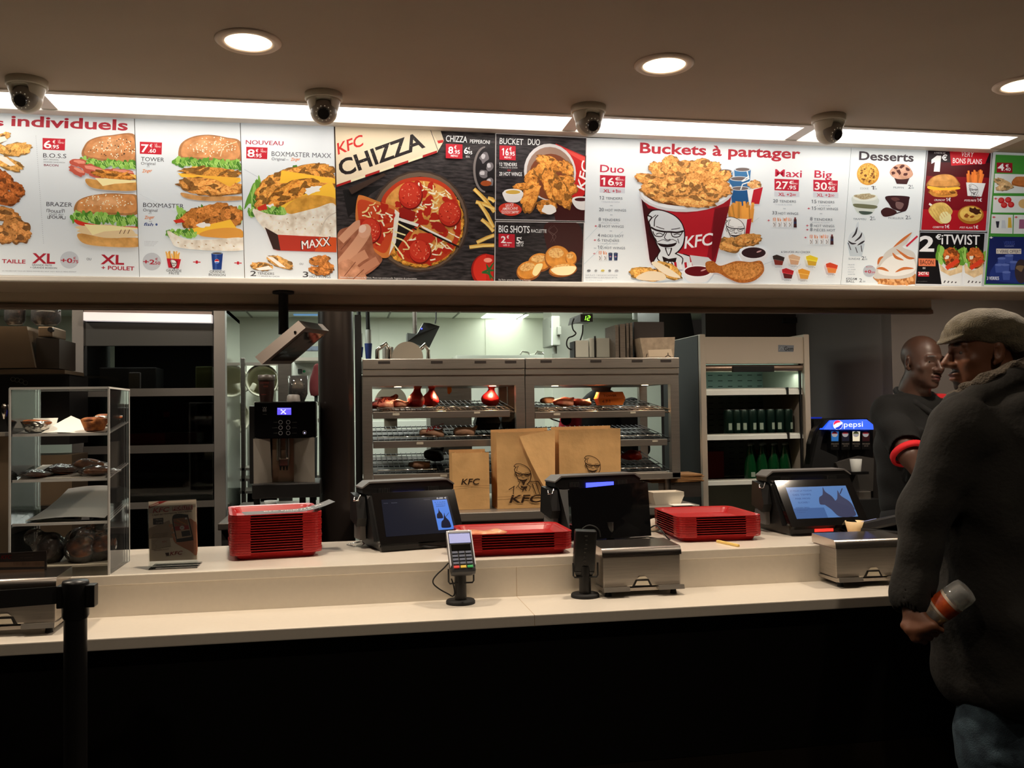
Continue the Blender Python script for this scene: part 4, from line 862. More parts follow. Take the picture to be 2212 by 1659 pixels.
# bucket
P.layer += 1; P.poly([(1385,425),(1580,420),(1546,566),(1516,581),(1412,582),(1403,560)], (178,28,40)); P.poly([(1385,425),(1420,440),(1440,560),(1430,582),(1412,582),(1403,560)], (62,14,20)); P.poly([(1545,440),(1580,420),(1546,566),(1524,578)], (140,20,32)); P.blob([(1546,445),(1578,425),(1556,520),(1538,560)], (110,16,26)); P.poly([(1385,425),(1580,420),(1576,445),(1480,462),(1400,450)], (150,22,34))
P.ell(1482, 414, 102, 44, (206,206,206), -1.5); P.ell(1482, 411, 99, 41, (232,234,234), -1.5); P.ell(1482, 408, 93, 37, (120,70,40), -1.5)
for a in ((1400,386,30,12,12,101),(1422,366,22,16,30,102),(1448,356,20,22,30,103),(1480,362,30,17,-5,104),(1512,358,26,16,-12,105),(1538,366,22,14,-40,106),(1556,384,26,14,-25,107),(1470,376,34,18,6,108),(1506,380,30,17,-8,109),(1412,410,30,16,10,110),(1452,396,34,20,-6,111),(1500,396,22,26,-30,112),(1548,404,34,18,15,113),(1424,424,24,12,20,114),(1492,432,56,15,6,115),(1535,420,24,14,10,116),(1466,410,30,14,0,117)): tender(P, *a, base=(226,160,88))
P.layer += 2; man_logo(P, man_at(1440,503,.253), (30,16,18), (214,218,220), .25)
for k in range(6): P.poly([(1434+k*11, 566+k*.3),(1439+k*11,566),(1441+k*11,582),(1436+k*11,582)], [(176,26,40),(226,226,226)][k % 2])
P.poly([(1490,551),(1530,556),(1540,566),(1516,581),(1498,580)], (206,206,208)); brandmark(P, 1478, 537, 26, (240,240,240), 66, -8)
P.part('chicken_picture'); P.layer += 1
P.line([(1370,612),(1460,600)], 6, (206,210,210)); tender(P, 1398, 592, 38, 15, 8, 121, (206,156,78)); tender(P, 1444, 584, 32, 15, 28, 122, (214,164,84)); P.layer += .5; P.blob([(1374,600),(1400,586),(1432,590),(1436,604),(1396,606)], (228,210,180)); P.blob([(1408,570),(1420,566),(1452,584),(1470,600),(1440,594)], (234,218,190))
for x, y, rx, ry, c in ((1507,586,31,13,(96,14,22)), (1628,546,29,14,(50,26,30))):
    P.layer += .6; P.blob([(x-rx,y),(x+rx,y),(x+rx*.8,y+ry*1.3),(x+rx*.4,y+ry*1.9),(x-rx*.4,y+ry*1.9),(x-rx*.8,y+ry*1.3)], (224,224,224)); P.ell(x, y, rx, ry, (238,238,238)); P.ell(x, y, rx*.9, ry*.84, c); P.ell(x+rx*.4, y-ry*.2, rx*.2, ry*.12, (200,150,150), -20)
P.layer += .6; P.blob([(1524,568),(1540,564),(1556,574),(1590,564),(1620,566),(1644,564),(1650,586),(1630,606),(1600,611),(1574,602),(1552,590),(1530,588)], (176,104,44), CRISP); P.blob([(1560,576),(1600,568),(1642,570),(1644,586),(1622,602),(1596,604),(1574,596)], (206,138,70), CRISP)
P.part('sauce_picture')
for x, y, lid, bod in ((1682,561,(46,32,30),(120,40,32)), (1716,560,(214,176,140),(206,160,124)), (1754,562,(232,202,40),(206,160,40)), (1702,590,(176,26,36),(90,24,26)), (1737,591,(222,150,46),(212,150,60)), (1797,578,(206,66,34),(222,132,62))):
    P.layer += .5; P.poly([(x-11,y-1),(x+11,y+1),(x+8,y+12),(x-8,y+11)], bod); P.poly([(x-13,y-8),(x-4,y-11),(x+13,y-5),(x+11,y+3),(x-12,y-1)], lid); P.line([(x-12,y-1),(x+11,y+3)], 1, tuple(min(255,v+50) for v in lid)); P.text('SAUCE', x-8, y+17, 1.8, (110,108,110), 15)
P.build(t, 'printed_film')

# ---- poster 8: desserts
t, P = poster('menu_poster', 'white poster headed Desserts with cookie, muffin and ice creams', [(1839.6,314),(2001,322),(1976.5,617.5),(1816.6,614.5)], (224,231,233))
P.part('heading'); P.text('Desserts', 1855.5, 345, 19, (62,52,58), 118, 2, 0.05)
P.part('lettering')
for s_, x, y, w_, p, px in (('COOKIE',1858,409,18,'1',1882),('MUFFIN',1930,407,22,'2',1962),('TIRAMISU',1843,475,28,'2',1879),('MOELLEUX',1919,473,33,'2',1956),('SUNDAE',1833,561,25,'2',1861)): P.text(s_, x, y, 4, G1 if s_ != 'COOKIE' else G2, w_, 1); P.text(p, px, y+.5, 8, (84,80,86), 6, 0, .01); P.text('€', px+7, y-4, 3, (84,80,86), 3); P.text('.50', px+6, y+.5, 3, (84,80,86), 6)
P.text('KREAM', 1828, 604.5, 5, G1, 23, 1, .01); P.text('BALL', 1828, 610, 5, G1, 18, 1, .01); P.text('2', 1856, 609.5, 8, (84,80,86), 6); P.text('.50', 1863, 609.5, 3, (84,80,86), 6)
for k, s_ in enumerate(('FRAISE','ou CARAMEL','ou DAIM','CHOCOLAT','NOISETTES')): P.text(s_, 1832-(k % 2), 573+k*5.2, 2.4, G2, 14+(k % 3), .5)
P.part('dessert_picture'); P.layer += 1
P.ell(1875, 376, 24, 24, (206,146,56), 0, BUNP); P.ell(1874, 375, 22, 22, (226,176,84), 0, CRISP)
rr = random.Random(8)
for _ in range(20): a = rr.uniform(0,6.28); d = math.sqrt(rr.random())*18; P.crisp(1875+d*math.cos(a), 375+d*math.sin(a), rr.uniform(1.5,3.2), rr.uniform(1.2,2.4), (120,70,30), 0, .3, 8, _, m=PRINT)
P.poly([(1931,382),(1965,384),(1959,398),(1937,397)], (62,30,32)); P.blob([(1922,374),(1928,362),(1940,355),(1958,356),(1968,366),(1972,378),(1960,386),(1936,386)], (206,160,136), BUNP)
for a in ((1935,362,5,3,20),(1948,360,6,3,-30),(1960,366,5,3,30),(1942,372,6,4,50),(1956,376,6,3,-10),(1930,374,4,3,0)): P.crisp(*a[:4], (84,42,38), a[4], .3, 9, 3, m=PRINT)
P.blob([(1842,424),(1896,428),(1892,448),(1882,462),(1862,464),(1848,454)], (206,212,204)); P.ell(1869, 426, 27, 9, (220,224,214)); P.crisp(1869, 424, 22, 6, (176,164,132), 0, .2, 16, 5); P.blob([(1846,440),(1892,444),(1888,451),(1850,448)], (110,112,84)); P.blob([(1856,456),(1884,458),(1878,463),(1862,463)], (70,84,76))
P.blob([(1914,424),(1960,424),(1964,432),(1956,456),(1930,452),(1920,440)], (52,24,28)); P.blob([(1903,456),(1916,448),(1936,456),(1932,464),(1910,468)], (62,30,30)); P.blob([(1936,436),(1952,440),(1946,452),(1936,448)], (120,90,88)); P.crisp(1932, 430, 10, 4, (92,56,54), 10, .3, 10, 2, m=PRINT); P.line([(1926,464),(1952,456)], 2, (44,20,24))
# sundae cup
P.poly([(1830,524),(1868,526),(1862,554),(1836,553)], (192,202,208)); P.blob([(1833,522),(1836,506),(1846,498),(1850,484),(1855,480),(1856,496),(1866,506),(1868,520),(1850,530)], (208,214,218))
for a in (((1840,514),(1848,504),(1852,490)), ((1846,522),(1858,512),(1862,502)), ((1832,520),(1840,526),(1850,526)), ((1852,530),(1862,524),(1868,520))): P.line(a, 4, (44,40,46), sm=4, taper=True)
for a in (((1832,524),(1838,540)), ((1848,534),(1852,546)), ((1860,530),(1862,544))): P.line(a, 3, (70,66,72), taper=True)
# big caramel cream
P.line([(1958,532),(1982,510)], 4, (196,40,60)); P.blob([(1886,598),(1900,596),(1950,600),(1976,590),(1976,612),(1940,616),(1906,614),(1892,606)], (186,124,72))
for k in range(26): P.crisp(1898+(k*31)%76, 600+(k*7)%13, 6, 3.4, [(214,150,92),(170,106,56),(226,172,116)][k % 3], k*25, .2, 10, k, m=PRINT)
P.blob([(1888,600),(1892,580),(1904,560),(1914,544),(1938,528),(1954,516),(1970,502),(1960,524),(1950,534),(1976,548),(1977,590),(1950,602),(1910,602)], (204,200,192)); P.blob([(1898,590),(1910,564),(1936,550),(1970,556),(1976,584),(1940,596)], (228,226,220))
for a in (((1970,502),(1950,518),(1930,534)), ((1896,572),(1900,560),(1908,554)), ((1928,546),(1936,556),(1952,562)), ((1894,580),(1906,580),(1920,586)), ((1934,588),(1952,580),(1974,580)), ((1936,538),(1960,556),(1976,558))): P.line(a, 6, (196,110,56), sm=4, taper=True)
P.ell(1878, 585, 13.5, 12.5, (180,184,190)); P.layer += .5; P.text('+0', 1867, 590, 7, (180,36,60), 15, 0, .04); P.text('.20', 1881, 590, 3.6, (180,36,60), 9, 0, .03); P.text('MAXITOP', 1871, 577.5, 2, (180,36,60), 14, 0, .01)
P.build(t, 'printed_film')

# ---- poster 9 and 10: one and two euro deals
t, P = poster('menu_poster', 'red poster with the 1 euro burger, fries, corn and tart deals', [(2002,322.6),(2143,327.3),(2132.5,501),(1988,498.5)], (176,180,184), None)
P.part('print_ground'); P.layer += .5; P.poly([(2005,325),(2141,329),(2129,498),(1990,496.5)], (74,16,22)); P.poly([(1994,452),(2132,456),(2129,498),(1990,496.5)], (176,26,38)); P.poly([(2002,380),(2137,384),(2132,456),(1994,452)], (120,20,30)); P.poly([(2005,325),(2140,329),(2138,352),(2004,350)], (36,20,26))
P.poly([(2051,322.6),(2139,327),(2128,354),(2055,358)], (190,26,40)); P.layer += .5
P.part('lettering'); P.poly([(2012,345),(2024,336),(2033,336.5),(2030,371),(2017,370.5),(2019.5,350),(2012,354)], (236,236,236)); P.text('€', 2034, 346, 12, (236,236,236), 12, 2, 0.05); P.text('A PARTIR DE', 2018, 331.5, 3, (230,220,220), 24, 2); P.text('VERY', 2077, 338, 11, (240,226,226), 27, 3, 0, .2); P.text('BONS PLANS', 2058, 352, 11, (240,230,230), 63, 2.5, 0.015)
for s_, x, y, w_ in (('CRUNCHY',2018,434,24),('PTITE FRITE',2083,435,26),('COBETTE',2015,492.5,24),('PTIT FLAN',2073,493.5,28)): P.text(s_, x, y, 4, (236,226,226), w_, .5, .03, .2); P.text('1€', x+w_+2, y+.5, 7, (240,236,236), 10, 0, .03)
P.part('snack_picture'); P.layer += 1
bun_top(P, [(2005,404),(2010,386),(2030,377),(2055,378),(2069,390),(2069,404)], (206,146,78), (228,178,116)); tender(P, 2036, 413, 32, 8, 3, 131, (206,136,58)); P.layer += .5; P.blob([(2006,402),(2036,406),(2070,404),(2070,409),(2030,411),(2006,408)], CHS); P.blob([(2008,414),(2036,422),(2066,418),(2062,425),(2020,425)], (206,140,62), BUNP)
fries(P, 2108, 396, 40, 30, (222,122,54), 24, 6); P.layer += .5; P.poly([(2087,394),(2129,396),(2120,425),(2090,423)], (220,222,222)); man_logo(P, man_at(2103,410,.062), (70,66,68), None, .08)
P.poly([(2008,438),(2014,442),(2012,446),(2006,442)], (236,230,220)); P.blob([(2006,452),(2018,440),(2040,438),(2056,452),(2056,462),(2040,482),(2026,480),(2010,464)], (222,188,104), BUNP); P.ell(2042, 470, 13, 13, (240,226,166), 20)
for k in range(7): P.line([(2010+k*6,452-k),(2026+k*5,478-k*3)], 1, (196,156,80))
P.ell(2097, 464, 28, 20, (176,116,42)); P.ell(2097, 462, 24, 16, (230,190,96), 0, BUNP); P.crisp(2106, 456, 12, 7, (70,34,22), 20, .3, 14, 3, m=PRINT); P.crisp(2088, 466, 5, 4, (150,84,34), 0, .3, 10, 4, m=PRINT); P.crisp(2100, 468, 4, 3, (150,84,34), 0, .3, 10, 5, m=PRINT)
P.build(t, 'printed_film')
t, P = poster('menu_poster', 'black and white poster with the 2 euro pair of upright twist wraps', [(1988,500.5),(2132.5,503.2),(2124,622),(1976.5,618)], (178,182,186))
P.part('print_ground'); P.layer += .5; P.poly([(1988,502),(2127,504.5),(2120,619),(1978,614.5)], (214,216,218)); P.poly([(1988,502),(2127,504.5),(2124,550),(2026,560),(2034,614),(1978,613)], (20,18,20)); P.layer += .5
P.part('lettering'); P.text('2', 1986, 542, 34, (238,238,238), 32, 1, .06); P.text('€', 2021, 517, 11, (238,238,238), 12, 1, .05); P.text('iTWIST', 2034, 527.5, 21, (240,240,240), 82, 1, .035); P.rect(1984, 558, 2021, 574.5, (222,122,84), .6); P.layer += .5; P.text('BACON', 1987.5, 571, 9.5, (50,24,20), 29, 1, .01); P.text('OU', 1993, 581, 4, (230,228,226), 6, 0, .03); P.rect(1983, 587, 2007, 597, (180,30,40), .4); P.layer += .5; P.text('2HOT4U', 1984, 594, 7, (240,236,234), 22, 0, .03); P.text('voir conditions', 1981, 608.5, 1.6, (120,118,118), 22)
P.part('wrap_picture'); P.layer += 1
for x0, s_ in ((2056, 1), (2108, 2)):
    lettuce(P, x0-26, x0+22 if s_ == 1 else x0+14, 556, 34, 20+s_); tender(P, x0-2, 552, 18, 18, 20, 140+s_, (206,110,50)); tender(P, x0+2, 566, 16, 12, -20, 143+s_, (190,92,44)); P.layer += .5; P.line([(x0-12,580),(x0+14,562)], 9, (214,66,40)); P.crisp(x0-10, 556, 5, 4, (236,226,206), 0, .3, 9, 3, m=PRINT)
    P.blob([(x0-26,570),(x0-10,584),(x0+8,580),(x0+22,566),(x0+20,600),(x0+6,607),(x0-14,608),(x0-22,590)] if s_ == 1 else [(x0-24,570),(x0-8,584),(x0+12,574),(x0+15,566),(x0+14,600),(x0,603),(x0-20,598)], (214,188,146), BUNP); P.poly([(x0-26,584),(x0-4,596),(x0+22,588),(x0+18,616),(x0-22,614)] if s_ == 1 else [(x0-26,588),(x0-4,600),(x0+14,592),(x0+12,618),(x0-26,616)], (220,222,222))
    for k in range(4): P.line([(x0-14+k*8,606+k),(x0-17+k*8,611)], 2.4, (70,64,66))
P.build(t, 'printed_film')

# ---- poster 11: green drinks poster running out of the frame
t, P = poster('menu_poster', 'green bordered poster priced 4.40 with a dark blue panel for free glasses', [(2145,328),(2330,336),(2330,629),(2124.5,622)], (198,204,200))
P.part('print_ground'); P.layer += .5; P.poly([(2151,334),(2320,340),(2320,617),(2126,615)], (66,140,54)); P.layer += .5
P.poly([(2149,375),(2300,379),(2300,418),(2147,417)], (214,218,214)); P.poly([(2146,423),(2300,425),(2300,460),(2144,459)], (218,222,218)); P.poly([(2142,463),(2188,464),(2187,505),(2140,504)], (216,220,216)); P.poly([(2190,464),(2300,465),(2300,505),(2189,505)], (216,220,216)); P.poly([(2138,511),(2320,513),(2320,615),(2129,613)], (28,38,92)); P.blob([(2150,570),(2200,540),(2290,560),(2290,610),(2150,606)], (36,52,118))
P.part('lettering'); P.layer += .6; P.rect(2153, 351, 2187, 372.5, (150,24,38), 1); P.layer += .5; P.text('4', 2155, 368, 15, (240,236,236), 14, 1, .05); P.text('€', 2172, 361, 6, (240,236,236), 7, 1, .03); P.text('.40', 2169, 369, 7, (240,236,236), 14, 1, .03)
for x, y in ((2148,432),(2144,472),(2192,472),(2138,516)): P.text('+', x-1, y, 6, (196,40,56) if y < 500 else (240,240,240), 8, 0, .07)
P.rect(2152, 537, 2206, 548, (222,212,196), .4); P.layer += .5; P.text('1 VERRE OFFERT', 2154, 546.5, 7, (50,48,80), 51, .3, .02); P.text('TOTAL GLACE COLLECTION', 2170, 533, 3, (140,150,200), 20, 0); P.text('3 VERRES', 2132, 604.5, 7, (222,226,236), 26, 0, .03); P.text('VERRES', 2168, 529, 8, (60,76,150), 24, 0, .01)
P.part('snack_picture'); P.layer += 1; tender(P, 2166, 394, 20, 8, 20, 150, (206,170,120)); tender(P, 2170, 404, 20, 7, -10, 151, (212,178,130)); bun_top(P, [(2188,400),(2190,386),(2204,382),(2230,384),(2230,404)], (186,110,56), (206,140,86))
for x, y in ((2163,433),(2178,432),(2169,443),(2184,442)): P.ell(x, y, 7, 6.4, (186,32,36)); P.ell(x-1, y-1, 4.6, 4, (206,70,66))
P.ell(2212, 440, 12, 10, (206,170,110)); P.poly([(2151,478),(2159,478),(2157,492),(2153,492)], (44,44,52)); P.poly([(2164,476),(2171,476),(2173,493),(2163,493)], (196,202,206)); P.poly([(2178,470),(2184,470),(2186,492),(2177,492)], (206,170,60)); P.poly([(2202,474),(2212,474),(2214,494),(2201,494)], (150,90,120))
for x, y in ((2164,566),(2180,560),(2158,580),(2172,580),(2190,574),(2174,596)): P.poly([(x-9,y-8),(x+9,y-8),(x+7,y+9),(x-7,y+9)], (62,80,150)); P.ell(x, y-8, 9, 2.6, (92,110,176))
P.ell(2206, 586, 14, 26, (56,46,50)); P.crisp(2204, 580, 8, 7, (120,96,70), 0, .3, 10, 2, m=PRINT)
P.build(t, 'printed_film')
# extra room downlights over the customer side, out of the frame
for k, (cx, cy) in enumerate([(-1.0,1.35), (0.4,1.35), (1.8,1.35), (3.2,1.35), (-0.4,-0.3), (1.6,-0.3)]):
    light_spot('room_beam', (cx,cy,CEIL-0.012), 34, (1.0,0.84,0.66), 130, 0.9, 0.05)
# unseen spots added behind the bulkhead to brighten the aisle and right wall
for k, (cx, cy) in enumerate([(-1.6,4.28), (-0.75,4.28), (0.15,4.28), (1.05,4.28), (1.95,4.28), (2.75,4.25), (3.6,4.2)]):
    light_spot('aisle_fill_beam', (cx,cy,2.315), 26, (1.0,0.88,0.74), 158, 0.9, 0.05)
# ---- dome security cameras along the light run
M_DOME = mat('camera_shell', (206,202,186), 0.35); M_DOMED = mat('camera_ball', (150,146,138), 0.4); M_LENS = mat('camera_lens', (46,46,48), 0.12)
CAMS = [((58,170),'white dome camera on the ceiling over the sandwich posters',-0.15), ((699,200),'white dome camera on the ceiling above the seam to the dark pizza poster',0.0), ((1271,228),'white dome camera on the ceiling by the tipped bucket poster',0.12), ((1790,249),'white dome camera on the ceiling between the bucket and dessert posters',0.30)]
for (px, py), lab, yaw in CAMS:
    c = PZ(px, py+3, CEIL); t = thing('security_camera', lab, 'security camera', (c.x,c.y,CEIL), yaw, 'dome cameras over the menu wall')
    MB().use(M_DOME).lathe([(0.0,0.0),(0.066,0.0),(0.066,-0.022),(0.063,-0.026),(0.061,-0.024)], (0,0,0), 36).build('mount', None, t, world=False)
    s = SDF((-0.075,-0.075,-0.125), (0.075,0.075,0.0), 0.003); s.cap((0,0,-0.028), (0,0.004,-0.062), 0.060, 0.048, 0.01); s.ell((0,0,0.06), (0.2,0.2,0.083), op='s', k=0.003); s.box((0,-0.066,-0.075), (0.026,0.045,0.048), 0.006, (math.radians(-18),0,0), 0.006, 's'); s.build('housing', M_DOME, t, world=False)
    MB().use(M_DOMED).sph((0,-0.006,-0.062), 0.046, 28, 18).build('ball', None, t, world=False)
    d = Vector((0,-0.86,-0.52)).normalized(); o = Vector((0,-0.006,-0.062)); MB().use(M_LENS).cyl(o+d*0.040, o+d*0.0485, 0.0215, 0.0195, 26).build('lens', None, t, world=False)
    u = d.orthogonal().normalized(); w2 = d.cross(u); q = MB().use(mat('camera_led', (226,220,200), 0.3, emit=0.15))
    for k in range(12):
        a = 2*PI*k/12; q.sph(o+d*0.0385+(u*math.cos(a)+w2*math.sin(a))*0.0262, 0.0022, 8, 6)
    q.build('led_ring', None, t, world=False)
# ================================================================ things on the serving counter
ZL, ZU = 0.850, 0.975                                        # ledge and worktop heights
def sheet_fn(o, ux, uy, n):                                  # flat sheet: origin, unit vectors per sheet unit, outward normal
    o, ux, uy, n = Vector(o), Vector(ux), Vector(uy), Vector(n).normalized()
    return lambda x, y, h: o+ux*x+uy*y+n*h

# ---- napkin dispensers
def napkin_dispenser(label, pos, rz, wd=0.275, tidy=True):
    t = thing('napkin_dispenser', label, 'napkin dispenser', pos, rz, 'steel napkin dispensers along the ledge')
    d, h = 0.165, 0.150
    b = MB().use(M_STEEL); W2 = wd/2
    b.b2((-W2,-d/2,0.030), (W2,d/2,0.128), 0.004); b.build('body', None, t, world=False)
    b = MB().use(mat('lid_steel', (206,198,190), 0.22, metal=1.0)); n = 8; prof = [(-d/2-0.004,0.129)]+[(-d/2+0.012-0.016*math.cos(PI/2*k/n), 0.134+0.022*math.sin(PI/2*k/n)) for k in range(n+1)]+[(d/2,0.160),(d/2,0.129)]
    b.prism([(-W2-0.003,y,z) for y, z in prof], (wd+0.006,0,0)); b.build('lid', None, t, world=False)
    b = MB().use(mat('dark_slot', (30,26,22), 0.6)); b.b2((-W2+0.002,-d/2-0.0015,0.1275), (W2-0.002,-d/2+0.002,0.1295))
    b.prism([(-0.034,-d/2-0.001,0.030),(-0.022,-d/2-0.001,0.052),(0.022,-d/2-0.001,0.052),(0.034,-d/2-0.001,0.030)], (0,0.002,0)); b.build('slot', None, t, world=False)
    b = MB().use(mat('tissue', (226,216,196), 0.8)); b.add([(-0.026,-d/2-0.004,0.034),(0.024,-d/2-0.004,0.033),(0.018,-d/2-0.003,0.047),(-0.018,-d/2-0.003,0.048)], [[0,1,2,3]]); b.add([(-0.018,-d/2-0.0035,0.055),(0.018,-d/2-0.0035,0.055),(0.010,-d/2-0.0035,0.062),(-0.010,-d/2-0.0035,0.062)], [[0,1,2,3]]); b.build('napkin', None, t, world=False)
    b = MB().use(M_STEEL); b.prism([(-W2-0.004,-d/2-0.026,0.020),(-W2-0.004,-d/2-0.022,0.034),(-W2-0.004,-d/2+0.004,0.030),(-W2-0.004,d/2,0.024),(-W2-0.004,d/2,0.018)], (wd*0.33,0,0)); b.prism([(W2+0.004,-d/2-0.026,0.020),(W2+0.004,-d/2-0.022,0.034),(W2+0.004,-d/2+0.004,0.030),(W2+0.004,d/2,0.024),(W2+0.004,d/2,0.018)], (-wd*0.33,0,0)); b.b2((-W2,-d/2,0.016), (W2,d/2,0.026)); b.build('base_tray', None, t, world=False)
    for sx in (-1, 1):
        for sy in (-1, 1): b = MB().use(M_BLACKM).cyl((sx*(W2-0.02),sy*(d/2-0.015),0.0), (sx*(W2-0.02),sy*(d/2-0.015),0.018), 0.011, 0.008, 12); b.build('foot', None, t, world=False)
    return t
p = (PZ(1318,1287,ZL)+PZ(1462,1284,ZL))/2
napkin_dispenser('steel napkin dispenser beside the black terminal stand, in mid counter', (p.x-0.005, p.y+0.078, ZL), 0.0, 0.262)
p = PZ(1816,1268,ZL); napkin_dispenser('steel napkin dispenser next to the man in the flat cap', (p.x+0.118, p.y+0.075, ZL), -0.03, 0.262)
p = PZ(104,1366,ZL); napkin_dispenser('shadowed steel napkin dispenser behind the black belt barrier', (p.x-0.110, p.y+0.066, ZL), 0.02, 0.262)
DISP_L = (p.x-0.110, p.y+0.066)
# dark price card on the shadowed dispenser
t = thing('price_card', 'small dark card with pale ruled strips on top of a napkin dispenser', 'card', (DISP_L[0],DISP_L[1]+0.02,ZL+0.160))
q = [PY(x, y, DISP_L[1]+0.02) for x, y in ((-40,1197),(100,1190),(101,1238),(-40,1246))]
for v_ in (q[2], q[3]): v_.z = ZL+0.161
b = MB().use(mat('dark_card', (30,20,18), 0.5)); b.slab(q, (0,0.003,0)); b.build('card', None, t)
P = Print(lambda x, y, h: PY(x, y, DISP_L[1]+0.0185-h)); P.part('print')
for y0 in (1213, 1230): P.poly([(-30,y0+2),(96,y0-1),(96,y0+11 if y0 < 1220 else y0+7),(-30,y0+13 if y0 < 1220 else y0+9)], (150,120,98), PAPER)
r = random.Random(4)
for k in range(22): x = 30+k*3; P.rect(x, 1214, x+r.uniform(.6,1.6), 1222, (96,70,56), m=PAPER)
P.text('KFC', 2, 1207.5, 8, (130,30,26), 24, -2, .02, .25, m=PAPER); P.text('commandez ici', 38, 1200, 3, (96,80,70), 34, -2, m=PAPER); P.text('et payez', 44, 1206, 3, (96,80,70), 26, -2, m=PAPER)
P.build(t)

# ---- card payment terminals on pole stands
def pole_stand(t, zt=0.16):
    b = MB().use(M_BLACKM).lathe([(0.0,0.012),(0.043,0.012),(0.046,0.008),(0.046,0.0)], (0,0,0), 32); b.build('base_plate', None, t, world=False)
    b = MB().use(M_BLACK).cyl((0,0,0.010), (0,0,zt), 0.0195, 0.0185, 24); b.build('pole', None, t, world=False)
    b = MB().use(M_BLACK).tube([(-0.016,-0.014,0.066),(0.016,-0.014,0.066)], 0.0028, 8).tube([(-0.016,-0.014,0.066),(-0.036,-0.016,0.066),(-0.040,-0.016,0.072),(-0.040,-0.016,0.112)], 0.0028, 8).tube([(0.016,-0.014,0.066),(0.036,-0.016,0.066),(0.040,-0.016,0.072),(0.040,-0.016,0.112)], 0.0028, 8); b.build('cradle_wire', None, t, world=False)
p = PZ(995,1303,ZL)
t = thing('card_terminal', 'card payment terminal with lit grey screen facing the customers on its pole', 'payment terminal', (p.x,p.y,ZL), 0.05, 'card terminals at the tills')
pole_stand(t, 0.12); tilt = -math.radians(38); R_ = Matrix.Translation((0,-0.012,0.158)) @ Euler((tilt,0,0)).to_matrix().to_4x4()
def tb(b): b.M = R_; return b
b = tb(MB().use(mat('terminal_shell', (38,37,38), 0.35))); b.box((0,0,0), (0.082,0.032,0.150), 0.014); b.build('shell', None, t, world=False)
b = tb(MB().use(mat('terminal_silver', (200,200,205), 0.3, metal=0.6))); b.box((0,-0.013,0.069), (0.074,0.012,0.012), 0.005); b.box((-0.0385,-0.013,0.01), (0.004,0.014,0.125), 0.002); b.box((0.0385,-0.013,0.01), (0.004,0.014,0.125), 0.002); b.build('silver_rim', None, t, world=False)
b = tb(MB().use(mat('lcd_grey', (150,156,204), 0.3, emit=0.45))); b.box((0,-0.0165,0.045), (0.068,0.002,0.034), 0.001); b.build('screen', None, t, world=False)
b = tb(MB().use(M_BLACKG)); b.box((0,-0.0165,0.012), (0.062,0.003,0.022), 0.001); b.build('reader_slot', None, t, world=False)
for r_ in range(5):
    for c_ in range(3):
        m_ = [mat('key_grey', (86,92,110), 0.5)]*3 if r_ < 4 else [mat('key_red', (214,56,48), 0.5), mat('key_yellow', (226,190,66), 0.5), mat('key_green', (40,160,84), 0.5)]
        b = tb(MB().use(m_[c_])); b.box((-0.0215+c_*0.0215,-0.0172,-0.006-r_*0.0125), (0.018,0.004,0.0085), 0.0015); b.build('key', None, t, world=False)
b = MB().use(M_CABLE); wp = lambda x, y, Y=p.y-0.01: PY(x, y, Y); b.tube([wp(969,1216), wp(958,1228), wp(945,1240), wp(936,1252), wp(937,1262), wp(950,1273), wp(968,1283), wp(978,1288), wp(982,1280), wp(979,1262), wp(975,1250)], 0.0022, 8, smooth_path=5); b.build('cable', None, t)
p = PZ(1264,1289,ZL)
t = thing('card_terminal', 'black payment terminal turned away beside the middle napkin dispenser', 'payment terminal', (p.x,p.y,ZL), -0.10, 'card terminals at the tills')
pole_stand(t, 0.10); R_ = Matrix.Translation((0,-0.004,0.150)) @ Euler((math.radians(8),0.05,0)).to_matrix().to_4x4()
b = tb(MB().use(M_BLACK)); b.box((0,0,0), (0.070,0.034,0.135), 0.006); b.prism([(-0.033,-0.018,-0.066),(0.033,-0.018,-0.066),(0.022,-0.016,-0.088),(-0.022,-0.016,-0.088)], (0,0.03,0)); b.build('shell', None, t, world=False)
b = tb(MB().use(mat('vent_grey', (52,50,47), 0.6)))
for k in range(8): b.box((0.002*math.sin(k),-0.0176,0.052-k*0.0135), (0.006 if k % 3 else 0.009,0.002,0.004), 0.001)
b.build('vent', None, t, world=False)
b = MB().use(M_CABLE); wp = lambda x, y: PY(x, y, p.y+0.02); b.tube([wp(1258,1142), wp(1270,1135), wp(1284,1137), wp(1294,1146), wp(1297,1160)], 0.002, 8, smooth_path=5); b.build('cable', None, t)
p = PZ(1938,1164,ZU)
t = thing('card_terminal', 'black handheld payment terminal lying on the worktop before the man in the cap', 'payment terminal', (p.x,p.y,ZU), 0.5, 'card terminals at the tills')
R_ = Matrix.Translation((0.03,0.06,0.045)) @ Euler((math.radians(-16),math.radians(10),0)).to_matrix().to_4x4()
b = tb(MB().use(M_BLACK)); b.box((0,0,0), (0.085,0.20,0.04), 0.010); b.build('shell', None, t, world=False)
b = tb(MB().use(mat('lcd_grey', (150,156,204), 0.3, emit=0.45))); b.box((0,0.045,0.0205), (0.066,0.06,0.002), 0.001); b.build('screen', None, t, world=False)
b = MB().use(M_BLACK); b.b2((-0.02,-0.02,0.0), (0.08,0.14,0.03), 0.004); b.build('cradle', None, t, world=False)

